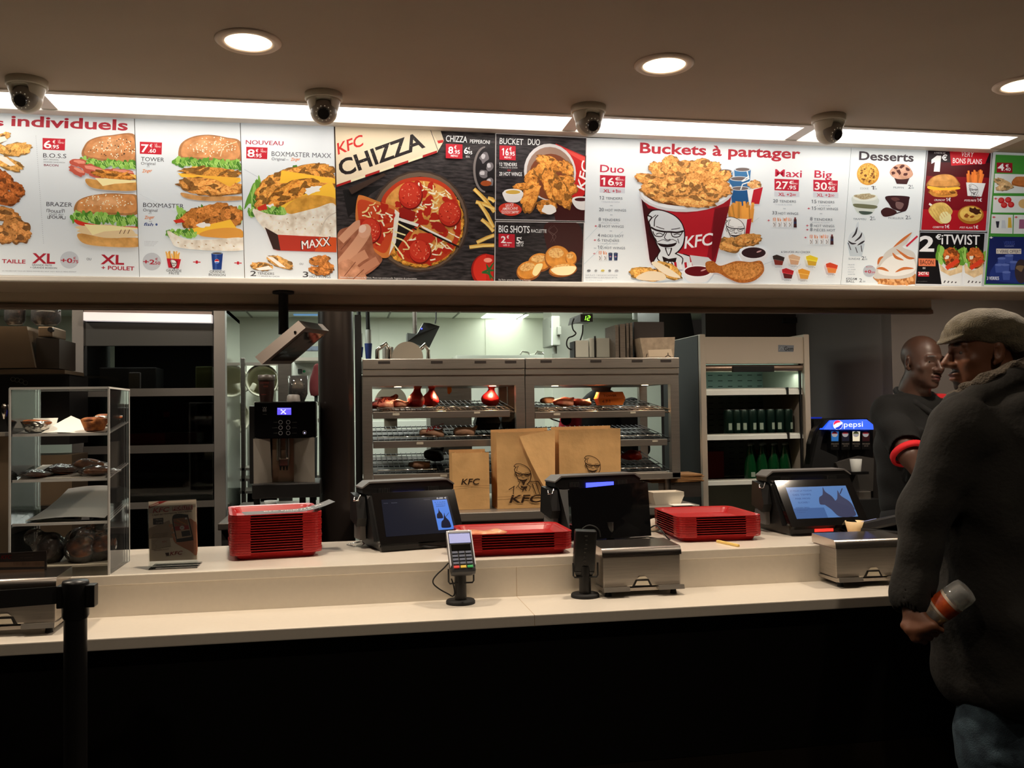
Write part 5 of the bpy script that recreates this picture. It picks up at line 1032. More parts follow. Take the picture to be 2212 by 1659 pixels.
# ---- red serving trays: every tray of a stack
def tray_bm(L, W):                                           # L along x, W along y; origin under the tray
    b = MB().use(M_RED); seg = 5
    def ring(hx, hy, r, z):
        out = []
        for sx, sy, a0 in ((1,1,0),(-1,1,90),(-1,-1,180),(1,-1,270)):
            for k in range(seg+1): a = math.radians(a0+90*k/seg); out.append((sx*(hx-r)+r*math.cos(a), sy*(hy-r)+r*math.sin(a), z))
        return out
    rs = [ring(L/2-0.026,W/2-0.026,0.022,0.0), ring(L/2-0.010,W/2-0.010,0.030,0.022), ring(L/2,W/2,0.036,0.0245), ring(L/2,W/2,0.036,0.0222), ring(L/2-0.006,W/2-0.006,0.033,0.0228), ring(L/2-0.013,W/2-0.013,0.030,0.0195), ring(L/2-0.028,W/2-0.028,0.022,0.0025)]
    vs = [p for r_ in rs for p in r_]; n = len(rs[0]); fs = []
    for i in range(1): fs.append(list(range(n))[::-1])
    order = [0, 5, 4, 3, 2, 1, 6]                            # underside, wall out, lip, wall in, floor
    seqs = [(0,5),(5,4),(4,3),(3,2),(2,1),(1,6)]
    for a, c in seqs:
        for k in range(n): fs.append([a*n+k, a*n+(k+1) % n, c*n+(k+1) % n, c*n+k])
    fs.append([6*n+k for k in range(n)])
    b.add(vs, fs)
    for sx in (-1, 1):                                       # deeper corner skirts: the stack looks closed at the corners
        for sy in (-1, 1):
            pts = []; a0 = {(1,1):0,(-1,1):90,(-1,-1):180,(1,-1):270}[(sx,sy)]
            for k in range(seg+1): a = math.radians(a0+90*k/seg); pts.append((sx*(L/2-0.036)+0.036*math.cos(a), sy*(W/2-0.036)+0.036*math.sin(a)))
            e0 = pts[0]; e1 = pts[-1]; ext = 0.030
            if a0 in (0, 180): pts = [(e0[0], e0[1]-sy*ext)]+pts+[(e1[0]-sx*ext, e1[1])]
            else: pts = [(e0[0]-sx*ext, e0[1])]+pts+[(e1[0], e1[1]-sy*ext)]
            m = len(pts); vv = [(x,y,0.0212) for x, y in pts]+[(x*0.999,y*0.999,0.0168) for x, y in pts]
            b.add(vv, [[k, k+1, m+k+1, m+k] for k in range(m-1)])
    return b
def tray_stack(pos, rz, n, L, W, where, pitch=0.0083):
    t0 = None; tops = pos[2]+pitch*(n-1)
    for k in range(n):
        lab = ('red serving tray on top of the '+where) if k == n-1 else ('red serving tray at the bottom of the '+where if k == 0 else 'red serving tray, %s from the top of the %s' % (nth(n-1-k), where))
        z = pos[2]+pitch*k+0.0005
        if t0 is None:
            t0 = tray_bm(L, W).build('serving_tray', None, None); t0.location = (pos[0],pos[1],z); t0.rotation_euler = (0,0,rz); o = t0
        else: o = t0.copy(); COL.objects.link(o); o.location = (pos[0]+0.0006*math.sin(k*2.3),pos[1]+0.0006*math.cos(k*1.7),z); o.rotation_euler = (0,0,rz+0.004*math.sin(k*1.3))
        tag(o, lab, 'tray', 'red trays of the '+where)
    return tops+0.0245
p0, p1 = PZ(503,1211,ZU), PZ(686,1200,ZU); a = math.atan2(p1.y-p0.y, p1.x-p0.x); c = (p0+p1)/2
S1 = (c.x-math.sin(a)*0.175+0.006, c.y+math.cos(a)*0.175-0.026, ZU); S1T = tray_stack(S1, a, 16, 0.300, 0.350, 'tall stack by the brochure holder')
p0, p1 = PZ(1012,1204,ZU), PZ(1234,1198,ZU); c = (p0+p1)/2
S2 = (c.x-0.004, 3.02+0.145, ZU); S2T = tray_stack(S2, -0.01, 7, 0.375, 0.290, 'low stack behind the card terminal')
p0, p1 = PZ(1472,1170,ZU), PZ(1629,1165,ZU); a = math.atan2(p1.y-p0.y, p1.x-p0.x); c = (p0+p1)/2
S3 = (c.x-math.sin(a)*0.17, c.y+math.cos(a)*0.17-0.03, ZU); S3T = tray_stack(S3, a, 9, 0.315, 0.35, 'stack near the blue screen terminal')
# flyers and a sachet on the stacks
def flyer(name, label, cx, cy, z, L, W, rz, col, texts, curl=0.0):
    t = thing(name, label, 'flyer', (cx,cy,z), rz)
    g = [[(-L/2+L*i/8, -W/2+W*j/3, 0.001+curl*max(0, (i/8-0.55))**2) for j in range(4)] for i in range(9)]
    b = MB().use(mat('flyer_'+name+str(int(cx*100)), col, 0.5)); b.sheet(g); b.sheet([[(x,y,z_-0.0008) for x, y, z_ in r_] for r_ in g]); b.build('sheet', None, t, world=False, fix=False)
    P = Print(lambda x, y, h: (x, y, 0.0022+h+curl*max(0, ((x+L/2)/L-0.55))**2)); P.part('print')
    for s_, x, y, h_, w_ in texts:
        vs, fs, x0, x1, y0, y1 = text_geo(s_, 0.02); P.mb.use(PAPER); P.mb.col = rgb(226,222,216); sc = w_/(x1-x0)
        P.mb.add([P.fn(x+(vx-x0)*sc, y+vy*h_/0.7, 0) for vx, vy in vs], fs)
    P.build(t); 
    for ch in t.children: 
        if ch.name.startswith('print'): ch.data.transform(Matrix.Identity(4))
    return t
def local_print_fix(t):                                      # Print.build placed local coordinates through the parent's inverse: undo it
    for ch in t.children:
        if ch.name.split('.')[0] == 'print': ch.data.transform(wmat(t))
f1 = flyer('advert_flyer', 'dark flyer lying over the tall tray stack, curling past its edge', S1[0]+0.055, S1[1]-0.075, S1T-0.002, 0.30, 0.10, 0.22, (74,66,62), [('KFC FIDELITE',-0.08,0.005,0.02,0.16),('votre carte',-0.02,-0.03,0.013,0.10),('XL',0.09,0.0,0.024,0.03)], 0.14); local_print_fix(f1)
f2 = flyer('advert_flyer', 'dark flyer with white lettering on the low tray stack', S2[0]+0.075, S2[1]-0.045, S2T-0.0205, 0.21, 0.075, -0.02, (66,58,56), [('LE MENU DU JOUR',-0.095,-0.012,0.018,0.185)]); local_print_fix(f2)
s = SDF((-0.11,-0.06,-0.004), (0.11,0.06,0.035), 0.004); s.ell((0,0,0.012), (0.10,0.045,0.012)).wob(0.005, 70, 3)
o = s.build('cutlery_sachet', mat('sachet_film', (226,168,128), 0.25, noise=0.3, nscale=24, dark=(206,120,84), coat=0.5), None); o.location = (S2[0]-0.115,S2[1]-0.04,S2T-0.018); o.rotation_euler = (0,0,-0.12)
tag(o, 'crumpled clear sachet with an orange print on the low tray stack', 'sachet')

# ---- till terminals
SCRB = mat('screen_blue', (48,84,160), 0.2, emit=0.55); SCRD = mat('screen_dark', (16,18,28), 0.15, emit=0.25); SCRP = print_mat('screen_print', 0.55); SCRP.node_tree.nodes['Principled BSDF'].inputs['Roughness'].default_value = 0.12; SCRP.node_tree.nodes['Principled BSDF'].inputs['Specular IOR Level'].default_value = 0.15
LEDB = mat('led_blue', (60,70,255), 0.4, emit=3.0)
def till(label, pos, rz, screen, wd=0.345):
    t = thing('till_terminal', label, 'till', pos, rz, 'tills along the counter'); W2 = wd/2
    b = MB().use(M_BLACK); b.b2((-W2+0.03,-0.115,0), (W2-0.03,0.15,0.042), 0.008); b.build('base', None, t, world=False)
    b = MB().use(M_BLACK)
    b.prism([(-W2+0.012,-0.085,0.035),(-W2+0.012,0.012,0.205),(-W2+0.012,0.075,0.215),(-W2+0.012,0.15,0.05),(-W2+0.012,0.12,0.035)], (wd-0.024,0,0)); b.build('housing', None, t, world=False)
    b = MB().use(M_BLACK); pr = [(-W2+0.02,0.0,0.232),(W2-0.02,0.0,0.232),(W2+0.004,0.0,0.214),(W2+0.004,0.0,0.196),(W2-0.03,0.0,0.186),(-W2+0.03,0.0,0.186),(-W2-0.004,0.0,0.196),(-W2-0.004,0.0,0.214)]
    b.prism(pr, (0,0.085,0)); b.use(M_GREYP); b.prism([(-W2+0.02,-0.004,0.236),(W2-0.02,-0.004,0.236),(W2+0.006,-0.004,0.217),(W2+0.006,-0.004,0.212),(W2-0.022,-0.004,0.230),(-W2+0.022,-0.004,0.230),(-W2-0.006,-0.004,0.212),(-W2-0.006,-0.004,0.217)], (0,0.092,0)); b.build('top_bar', None, t, world=False)
    b = MB().use(mat('grille_dark', (30,28,27), 0.6))
    for sx in (-1, 1):
        for k in range(7): b.b2((sx*(W2-0.075)+k*0.006-0.02,-0.0025,0.192), (sx*(W2-0.075)+k*0.006-0.017,0.002,0.210))
    b.build('grille', None, t, world=False)
    b = MB().use(LEDB)
    if screen == 'vfd': b.b2((-0.055,-0.006,0.178), (0.062,-0.002,0.206))
    else: b.b2((-0.058,-0.006,0.188), (0.060,-0.002,0.193))
    b.build('status_light', None, t, world=False)
    b = MB().use(M_BLACK); b.prism([(-W2-0.028,0.005,0.185),(-W2-0.028,0.075,0.195),(-W2-0.028,0.085,0.10),(-W2-0.028,-0.005,0.08),(-W2-0.028,-0.02,0.11)], (0.034,0,0)); b.build('card_swipe', None, t, world=False)
    b = MB().use(M_GREYP); b.b2((-W2-0.014,0.0,0.03), (-W2+0.008,0.085,0.085), 0.004); b.build('side_plate', None, t, world=False)
    b = MB().use(M_CHROME); b.tube([(-W2-0.03,0.008,0.182),(-W2-0.036,-0.006,0.172),(-W2-0.024,-0.014,0.172),(-W2-0.012,-0.004,0.190)], 0.0028, 8); b.build('hinge_clip', None, t, world=False)
    return t
def tilted_screen(t, cx, zc, w_, h_, ang, y0, name='customer_screen'):
    """bezel leaning back by ang from the vertical; returns a sheet mapping 0..1 on its glass"""
    up = Vector((0, math.sin(ang), math.cos(ang))); nrm = Vector((0, -math.cos(ang), math.sin(ang))); c = Vector((cx, y0, zc)); ux = Vector((1,0,0))
    q = [c-ux*w_/2-up*h_/2, c+ux*w_/2-up*h_/2, c+ux*w_/2+up*h_/2, c-ux*w_/2+up*h_/2]
    b = MB().use(M_BLACKG); b.slab(q, -nrm*0.022); o = b.build(name, None, t, world=False)
    M = wmat(t); return o, lambda x, y, h: M @ (c+ux*(w_*(x-0.5))+up*(h_*(0.5-y))+nrm*(0.0006+h))
p = PZ(868,1190,ZU)
t = till('black till with a dark customer screen beside the low tray stack', (p.x+0.035, p.y+0.125, ZU), 0.24, 'led', 0.335); TILL1 = t
o, fn = tilted_screen(t, 0.012, 0.112, 0.312, 0.200, math.radians(33), -0.072)
P = Print(fn, 0.0002); P.part('display'); P.poly([(.10,.14),(.90,.14),(.92,.86),(.08,.86)], (18,20,30), SCRP); P.poly([(.70,.20),(.88,.20),(.89,.80),(.70,.80)], (62,104,190), SCRP)
P.text('0,00 €', .76, .185, .03, (170,176,196), .12, m=SCRP); P.text('TOTAL', .60, .19, .014, (70,74,90), .08, m=SCRP); P.text('Article', .12, .22, .016, (70,74,90), .05, m=SCRP); P.text('Quantite', .21, .22, .016, (70,74,90), .07, m=SCRP)
for k, s_ in enumerate(('IL Y AURA', 'TOUJOURS UN', 'DESSERT')): P.text(s_, .79, .26+k*.04, .018, (16,26,66), .13-.01*k, align='c', m=SCRP)
def cream_swirl(P, x, y, w_, h_, c=(18,20,40)):
    P.blob([(x-w_*.4,y),(x-w_*.3,y-h_*.35),(x-w_*.1,y-h_*.5),(x,y-h_*.75),(x+w_*.08,y-h_),(x+w_*.12,y-h_*.7),(x+w_*.34,y-h_*.4),(x+w_*.42,y-h_*.1),(x+w_*.36,y+h_*.12),(x-w_*.3,y+h_*.12)], c, SCRP)
cream_swirl(P, .75, .55, .09, .18); cream_swirl(P, .80, .73, .14, .26); P.line([(.82,.55),(.87,.47)], .006, (18,20,40), SCRP)
P.build(o)
b = MB().use(M_CABLE); b.tube([(-0.02,-0.10,0.02),(0.03,-0.125,0.008),(0.09,-0.11,0.006),(0.13,-0.13,0.008)], 0.004, 8, smooth_path=5); b.build('cable', None, t, world=False)
p = PZ(1748,1158,ZU)
t = till('black till with a bright blue dessert screen near the cashier', (p.x+0.075, p.y+0.135, ZU), 0.02, 'led', 0.345)
o, fn = tilted_screen(t, 0.008, 0.118, 0.318, 0.205, math.radians(38), -0.078)
P = Print(fn, 0.0002); P.part('display'); P.poly([(.11,.16),(.90,.16),(.89,.84),(.10,.84)], (66,98,150), SCRP); P.poly([(.10,.62),(.5,.62),(.5,.84),(.10,.84)], (50,76,124), SCRP)
for k, s_ in enumerate(('ET POUR LA TOUCHE', 'DES TEMPS', 'PAR MOIS', 'SUCREE ?')): P.text(s_, .15+.015*k, .26+k*.085, .034, (36,56,104), .28-.045*k, m=SCRP)
P.text('KREAM BALL', .14, .62, .026, (30,46,84), .18, m=SCRP); P.text('chocolat noisettes', .14, .67, .016, (40,60,100), .14, m=SCRP); P.text('caramel', .14, .71, .016, (40,60,100), .10, m=SCRP)
cream_swirl(P, .57, .52, .26, .34, (44,48,72)); cream_swirl(P, .74, .66, .34, .40, (48,52,76)); P.blob([(.50,.50),(.60,.46),(.74,.56),(.86,.66),(.86,.82),(.66,.83),(.58,.66)], (46,50,74), SCRP); P.line([(.78,.34),(.84,.22)], .014, (40,44,70), SCRP)
P.build(o)
b = MB().use(mat('scanner_red', (255,40,30), 0.4, emit=2.2)); b.b2((-0.045,-0.118,0.012), (0.03,-0.113,0.028)); b.build('scanner_light', None, t, world=False)
for k in range(3): b = MB().use(M_CABLE); b.tube([(0.02+0.03*k,-0.10,0.03),(0.06+0.03*k,-0.14,0.006),(0.11+0.02*k,-0.12,0.005),(0.14,-0.09,0.03)], 0.003, 8, smooth_path=5); b.build('cable', None, t, world=False)
p = PZ(1262,1192,ZU)
t = till('black till showing a blue number strip behind a flat black monitor', (p.x+0.150, 3.395, ZU), 0.22, 'vfd', 0.355)
# its flat customer monitor, a thing of its own on a foot
q = [PY(1231,1057,3.20), PY(1399,1040,3.27), PY(1407,1157,3.215), PY(1237,1168,3.145)]
t = thing('flat_monitor', 'flat black glossy monitor standing in front of the middle till', 'monitor', ((q[2].x+q[3].x)/2, (q[2].y+q[3].y)/2+0.03, ZU))
nrm = (q[1]-q[0]).cross(q[3]-q[0]).normalized(); nrm = nrm if nrm.y > 0 else -nrm
b = MB().use(M_BLACKG); b.slab(q, nrm*0.018); b.build('screen', None, t)
c = (q[2]+q[3])/2+nrm*0.02; b = MB().use(M_BLACK); b.tube([c+Vector((0,0,0.06)), c, Vector((c.x+0.01,c.y+0.03,ZU+0.01))], 0.014, 12); b.lathe([(0.0,0.010),(0.075,0.010),(0.078,0.0)], (c.x+0.01,c.y+0.02,ZU), 28); b.build('stand', None, t)
b = MB().use(M_CABLE); wp = lambda x, y, z=ZU+0.004: PZ(x, y, z); b.tube([PY(1405,1140,3.24), PY(1420,1136,3.22), PZ(1440,1160,ZU+0.02), PZ(1446,1166,ZU+0.004), PZ(1425,1164,ZU+0.004), PZ(1398,1160,ZU+0.006)], 0.0025, 8, smooth_path=5); b.build('cable', None, t)

# ---- brochure holder
YBH = 3.06; q = [PY(320,1083,YBH+0.035), PY(424,1078,YBH+0.035), PY(427,1229,YBH), PY(322,1237,YBH)]
for v_ in (q[2], q[3]): v_.z = ZU+0.006
t = thing('brochure_holder', 'clear acrylic holder with a cream loyalty app leaflet showing a phone', 'sign holder', ((q[2].x+q[3].x)/2, YBH, ZU))
M_ACR = clear_mat('clear_acrylic', (248,250,250), 0.09, haze=0.012)
def lerp2(x, y): u, v = (x-160)/880.0, (y-180)/1270.0; a_ = q[0].lerp(q[1], u); b_ = q[3].lerp(q[2], u); return a_.lerp(b_, v)
n_ = (q[1]-q[0]).cross(q[3]-q[0]).normalized(); n_ = n_ if n_.y < 0 else -n_
b = MB().use(mat('leaflet_paper', (240,218,192), 0.6)); b.slab([lerp2(168,188), lerp2(1034,188), lerp2(1034,1330), lerp2(168,1330)], -n_*0.002); b.build('leaflet', None, t)
b = MB().use(M_ACR); b.slab([v_+n_*0.0035 for v_ in q], n_*0.002); b.b2((q[3].x,YBH-0.008,ZU+0.0005), (q[2].x,YBH+0.10,ZU+0.004)); b.slab([Vector((q[3].x,YBH+0.012,ZU+0.004)), Vector((q[2].x,YBH+0.012,ZU+0.004)), q[1]+Vector((0,0.012,0)), q[0]+Vector((0,0.012,0))], (0,0.002,0)); b.build('holder', None, t)
P = Print(lambda x, y, h: lerp2(x, y)+n_*(0.0006+h), 0.00012); P.part('print'); Q = lambda *a, **k: P.poly(*a, **k)
Q([(168,700),(540,560),(640,900),(168,900)], (176,150,126), PAPER); Q([(168,188),(1034,188),(1034,330),(168,420)], (206,186,166), PAPER)
P.blob([(880,570),(1000,610),(1036,680),(1036,1230),(900,1160),(760,1080),(640,1000),(600,900),(640,900),(700,980)], (196,124,92), PAPER)
for x, y in ((575,670),(605,750),(620,850)): P.ell(x, y, 48, 36, (206,146,112), 10, PAPER)
Q([(172,270),(360,190),(520,188),(400,232),(172,320)], (150,28,28), PAPER); Q([(190,266),(350,214),(352,240),(195,296)], (206,170,150), PAPER)
P.text('KFC', 240, 405, 90, (160,24,26), 310, -2, .03, .25, m=PAPER); Q([(600,306),(968,290),(968,376),(600,388)], (160,24,26), PAPER); P.layer += 1; P.text('FIDÉLITÉ', 612, 372, 62, (226,206,190), 345, -2, .03, m=PAPER); P.text("L'appli qui récompense Votre fidélité", 236, 462, 34, (92,60,50), 715, -3.5, .01, m=PAPER)
P.layer += 1; P.blob([(600,490),(860,468),(890,520),(970,920),(940,965),(690,985),(660,950)], (24,20,22), PAPER); P.layer += 1; Q([(608,540),(870,520),(945,895),(672,925)], (206,170,140), PAPER); P.layer += 1; Q([(608,540),(870,520),(885,670),(640,690)], (150,100,66), PAPER); Q([(630,690),(886,672),(902,750),(650,768)], (176,26,30), PAPER); Q([(752,786),(908,770),(930,872),(768,890)], (40,32,34), PAPER); P.ell(770, 718, 44, 38, (222,206,196), 0, PAPER); P.ell(845, 545, 20, 18, (226,220,214), 0, PAPER); P.text('M', 752, 738, 34, (60,40,40), 36, m=PAPER)
P.line([(680,560),(740,600),(850,660)], 20, (206,120,60), PAPER); P.line([(620,600),(700,640),(760,660)], 16, (186,60,40), PAPER)
for y in (530, 590): Q([(242,y-12),(430,y-22),(434,y+34),(246,y+44)], (24,20,22), PAPER); P.text('App Store' if y == 530 else 'Google Play', 300, y+22, 24, (200,180,166), 118, -2, m=PAPER)
for k, s_ in enumerate(('Cumulez vos points', 'sur vos commandes', 'avec la carte fidélité')): P.text(s_, 240-k*12, 826+k*32, 20, (92,66,58), 280, -4, m=PAPER)
Q([(210,910),(545,885),(560,1060),(215,1110)], (196,172,150), PAPER); P.text('KFC', 405, 985, 34, (150,30,30), 96, -3, .02, .2, m=PAPER); P.line([(230,950),(330,930),(250,990),(300,1040),(290,1090)], 6, (150,124,106), PAPER); P.text('Demandez la carte', 255, 1135, 22, (130,70,56), 270, -4, m=PAPER); P.text('KFC', 540, 1232, 68, (156,28,28), 236, -3, .03, .25, m=PAPER); Q([(455,1182),(525,1176),(525,1232),(475,1240)], (70,26,26), PAPER)
P.build(t)

# ---- clear acrylic pastry display
XA, XB, YA, YBK, ZT = -0.982, -0.704, 2.987, 3.26, 1.543
t = thing('acrylic_pastry_display', 'clear acrylic case with sloping shelves of pastries at the end of the worktop', 'display case', ((XA+XB)/2,YA,ZU)); w_ = 0.004
for x in (XA, XB-w_): b = MB().use(M_ACR); b.b2((x,YA,ZU), (x+w_,YBK,ZT)); b.build('side_panel', None, t)
b = MB().use(M_ACR); b.b2((XA,YA,ZT-w_), (XB,YBK,ZT)); b.build('top_panel', None, t)
b = MB().use(M_ACR); b.b2((XA+w_,YA+0.001,ZU+0.001), (XB-w_,YA+0.003,ZU+0.03)); b.build('front_lip', None, t)
b = MB().use(mat('acrylic_edge', (214,212,206), 0.3, emit=0.02))
for x in (XA, XB): b.b2((x-0.0028,YA-0.0025,ZU), (x+0.0028,YA+0.002,ZT)); b.b2((x-0.0015,YBK-0.001,ZU), (x+0.0015,YBK+0.001,ZT))
b.b2((XA,YA-0.0025,ZT-0.004), (XB,YA+0.002,ZT+0.003)); b.b2((XB-0.003,YA,ZT-0.003), (XB+0.002,YBK,ZT+0.0025)); b.b2((XA-0.002,YA,ZT-0.003), (XA+0.003,YBK,ZT+0.0025)); b.b2((XA,YBK-0.001,ZT-0.003), (XB,YBK+0.001,ZT)); b.build('polished_edge', None, t)
SHZ = [1.399, 1.262, 1.132]; RISE = 0.034
def on_shelf(k, u, v, dz=0.0): return Vector((XA+0.008+(XB-XA-0.016)*u, YA+0.012+(YBK-YA-0.02)*v, SHZ[k]+RISE*v+0.006+dz))
for k in range(3):
    b = MB().use(M_ACR if k else clear_mat('shelf_acrylic_lit', (246,246,244), 0.1, haze=0.35)); z = SHZ[k]; b.prism([(XA+0.005,YA+0.006,z),(XA+0.005,YBK-0.004,z+RISE),(XA+0.005,YBK-0.004,z+RISE+0.004),(XA+0.005,YA+0.006,z+0.004)], (XB-XA-0.010,0,0))  # top shelf's lit look is put in as extra haze
    b.use(mat('acrylic_edge', (214,212,206), 0.3, emit=0.02)); b.b2((XA+0.006,YA+0.003,z-0.001), (XB-0.006,YA+0.006,z+0.007)); b.slab([(XB-0.0045,YA+0.004,z+0.0005),(XB-0.0045,YBK,z+RISE+0.0005),(XB-0.0045,YBK,z+RISE+0.005),(XB-0.0045,YA+0.004,z+0.005)], (0.001,0,0)); b.build('shelf', None, t)
b = MB().use(mat('white_base_board', (222,212,190), 0.6)); b.b2((XA+0.006,YA+0.008,ZU+0.028), (XB-0.006,YBK-0.01,ZU+0.034)); b.build('base_board', None, t)
# what it holds
def paper_sheet(label, k, corners, curl, col=(232,228,218), name='paper_sheet'):
    g = []
    for i in range(9):
        row = []
        for j in range(5):
            u, v = i/8, j/4; a_ = Vector(corners[0]).lerp(Vector(corners[1]), u); c_ = Vector(corners[3]).lerp(Vector(corners[2]), u); pt = a_.lerp(c_, v); p_ = on_shelf(k, pt.x, pt.y); p_.z += 0.001+curl(u, v); row.append(tuple(p_))
        g.append(row)
    b = MB().use(mat('white_paper', (232,228,218), 0.7)); b.sheet(g); b.sheet([[(x,y,z-0.0006) for x, y, z in r_] for r_ in g]); o = b.build(name, None, None, fix=False); tag(o, label, 'paper'); return o
paper_sheet('white grease paper between the pastries of the top display shelf', 0, [(0.27,0.05,0),(0.97,0.05,0),(0.95,0.8,0),(0.40,0.8,0)], lambda u, v: 0.026*max(0,1-u*2.2)*v+0.002*math.sin(7*u+3*v))
paper_sheet('small white card standing in the corner of the top display shelf', 0, [(0.02,0.50,0),(0.30,0.50,0),(0.30,0.62,0),(0.02,0.62,0)], lambda u, v: 0.026*v)
paper_sheet('white paper lining under the wrapped cookies', 1, [(0.03,0.02,0),(0.97,0.02,0),(0.97,0.95,0),(0.03,0.95,0)], lambda u, v: 0.0)
paper_sheet('large blank white sheet leaning on the empty display shelf', 2, [(0.10,0.04,0),(0.96,0.06,0),(0.98,0.98,0),(0.32,0.98,0)], lambda u, v: 0.045*v*v+0.004+0.008*math.sin(3*u))
M_CRUST = mat('baked_crust', (196,116,52), 0.6, noise=0.35, nscale=60, dark=(120,58,22), bump=0.4, bscale=90)
M_FOIL = mat('crinkled_foil', (210,206,198), 0.25, metal=1.0, bump=0.8, bscale=60)
def tart(label, pos, r_=0.048, foil=True, h_=0.032):
    t = thing('custard_tart', label, 'tart', tuple(pos), 0.0, 'tarts on the top display shelf')
    b = MB().use(M_FOIL if foil else M_CRUST).lathe([(r_*0.66,0.0),(r_*0.70,0.002),(r_*1.02,h_),(r_*0.98,h_),(r_*0.68,0.004)], (0,0,0), 28); b.build('case', None, t, world=False)
    s = SDF((-r_*1.2,-r_*1.2,0), (r_*1.2,r_*1.2,h_+0.02), 0.004); s.ell((0,0,h_-0.004), (r_*0.99,r_*0.99,0.010)); s.ell((0,0,h_+0.012), (r_*0.72,r_*0.72,0.010), op='s', k=0.006).wob(0.002, 110, 2); s.build('pastry', M_CRUST, t, world=False)
    return t
tart('pie in a silver foil dish at the near corner of the top shelf', on_shelf(0,0.175,0.20), 0.043)
tart('golden tart in front on the top shelf by the upright edge', on_shelf(0,0.82,0.18,0.001), 0.040, False, 0.036)
tart('golden tart in a foil dish tucked behind another tart', on_shelf(0,0.88,0.58,0.001), 0.042, True)
M_COOKIE = mat('brown_cookie', (118,66,36), 0.7, noise=0.3, nscale=50); M_CAKE = mat('golden_cake', (196,122,58), 0.55, noise=0.25, nscale=40, dark=(150,84,36)); M_FILM = clear_mat('clear_film', (250,250,250), 0.10, 0.12, bump=0.9, bscale=45, haze=0.06)
def wrapped(name, label, pos, core_r, rz, m, kind, group):
    t = thing(name, label, 'pastry', tuple(pos), rz, group); rx, ry, rzz = core_r
    if kind == 'cookies':
        b = MB().use(m)
        for i in range(3): b.sph((-0.006+i*0.007,0.004*i,rzz*(0.35+0.45*i)), (rx,ry,rzz*0.30), 18, 8, (0.06*i,0.12,0))
        b.build('cookie', None, t, world=False); b = MB().use(mat('white_paper', (232,228,218), 0.7)); b.box((0.0,-0.004,rzz*1.7), (rx*0.9,ry*0.8,0.001), 0, (0.05,0.1,0.2)); b.build('sticker', None, t, world=False)
    else:
        s = SDF((-rx*1.3,-ry*1.3,-0.003), (rx*1.3,ry*1.3,rzz*2.4), 0.004); s.ell((0,0,rzz), (rx,ry,rzz)).wob(0.003, 60, int(rx*1000)); s.build('cake', m, t, world=False)
    s = SDF((-rx*1.9,-ry*1.6,-0.004), (rx*1.9,ry*1.6,rzz*2.8), 0.005); s.ell((0,0,rzz*1.02), (rx*1.14,ry*1.14,rzz*1.12)); s.ell((rx*1.1,0,rzz*0.9), (rx*0.55,ry*0.8,rzz*0.25), k=0.012); s.ell((-rx*1.1,0,rzz*0.9), (rx*0.55,ry*0.8,rzz*0.25), k=0.012); s.wob(0.0035, 85, 7); s.build('wrapper', M_FILM, t, world=False)
    return t
wrapped('cookie_pack', 'film wrapped brown cookies at the near end of the second display shelf', on_shelf(1,0.20,0.18), (0.034,0.042,0.010), 0.3, M_COOKIE, 'cookies', 'wrapped cakes in the case')
wrapped('cookie_pack', 'stack of film wrapped brown cookies with a label in mid second shelf', on_shelf(1,0.43,0.34), (0.036,0.044,0.014), 0.1, M_COOKIE, 'cookies', 'wrapped cakes in the case')
wrapped('wrapped_madeleine', 'film wrapped golden cake lying behind on the second display shelf', on_shelf(1,0.68,0.50), (0.044,0.030,0.017), 0.25, M_CAKE, 'cake', 'wrapped cakes in the case')
wrapped('wrapped_madeleine', 'film wrapped golden cake in front on the second display shelf', on_shelf(1,0.86,0.16), (0.042,0.028,0.015), -0.05, M_CAKE, 'cake', 'wrapped cakes in the case')
M_MUFD = mat('muffin_dark', (74,44,30), 0.6, noise=0.4, nscale=40); M_MUFC = mat('muffin_cup_dark', (58,44,38), 0.5); M_MUFO = mat('muffin_orange', (176,98,40), 0.6, noise=0.4, nscale=40, dark=(96,48,24))
def muffin(label, u, v, m, sc=1.0, rot=(0,0,0)):
    pos = Vector((XA+0.01+(XB-XA-0.02)*u, YA+0.02+(YBK-YA-0.03)*v, ZU+0.035)); t = thing('wrapped_muffin', label, 'muffin', tuple(pos), 0.0, 'wrapped muffins at the bottom of the display')
    R_ = Matrix.Translation((0,0,0.034*sc)) @ Euler(rot).to_matrix().to_4x4() @ Matrix.Translation((0,0,-0.034*sc))
    b = MB().use(M_MUFC); b.M = R_; n = 28; prof = [(0.027*sc,0.0),(0.038*sc,0.042*sc)]; b.lathe([(0.001,0.0)]+prof+[(0.036*sc,0.042*sc)], (0,0,0), n, smooth=False); b.build('paper_cup', None, t, world=False)
    s = SDF((-0.055,-0.055,0.02), (0.055,0.055,0.09), 0.004); s.ell((0,0,0.045*sc), (0.044*sc,0.044*sc,0.022*sc)).wob(0.003, 80, int(u*100)); o = s.build('cake', m, t, world=False); o.data.transform(R_)
    s = SDF((-0.075,-0.075,-0.004), (0.075,0.075,0.13), 0.005); s.ell((0,0,0.038*sc), (0.050*sc,0.048*sc,0.040*sc)); s.cap((0,0,0.06*sc), (0.012,0.0,0.096*sc), 0.018*sc, 0.026*sc, 0.02); s.wob(0.004, 75, 3+int(u*50)); o = s.build('wrapper', M_FILM, t, world=False); o.data.transform(R_)
    return t
muffin('film wrapped dark muffin lying on its side behind the price card', 0.30, 0.28, M_MUFD, 1.05, (0.5,-0.9,0))
muffin('film wrapped orange topped muffin in front in mid case', 0.66, 0.20, M_MUFO, 1.0, (0.45,0.25,0))
muffin('film wrapped orange topped muffin standing against the upright edge', 0.86, 0.30, M_MUFO, 1.05, (0.2,-0.2,0))
muffin('film wrapped dark muffin half hidden behind the orange topped ones', 0.56, 0.70, M_MUFD, 1.1, (0.2,0.6,0))

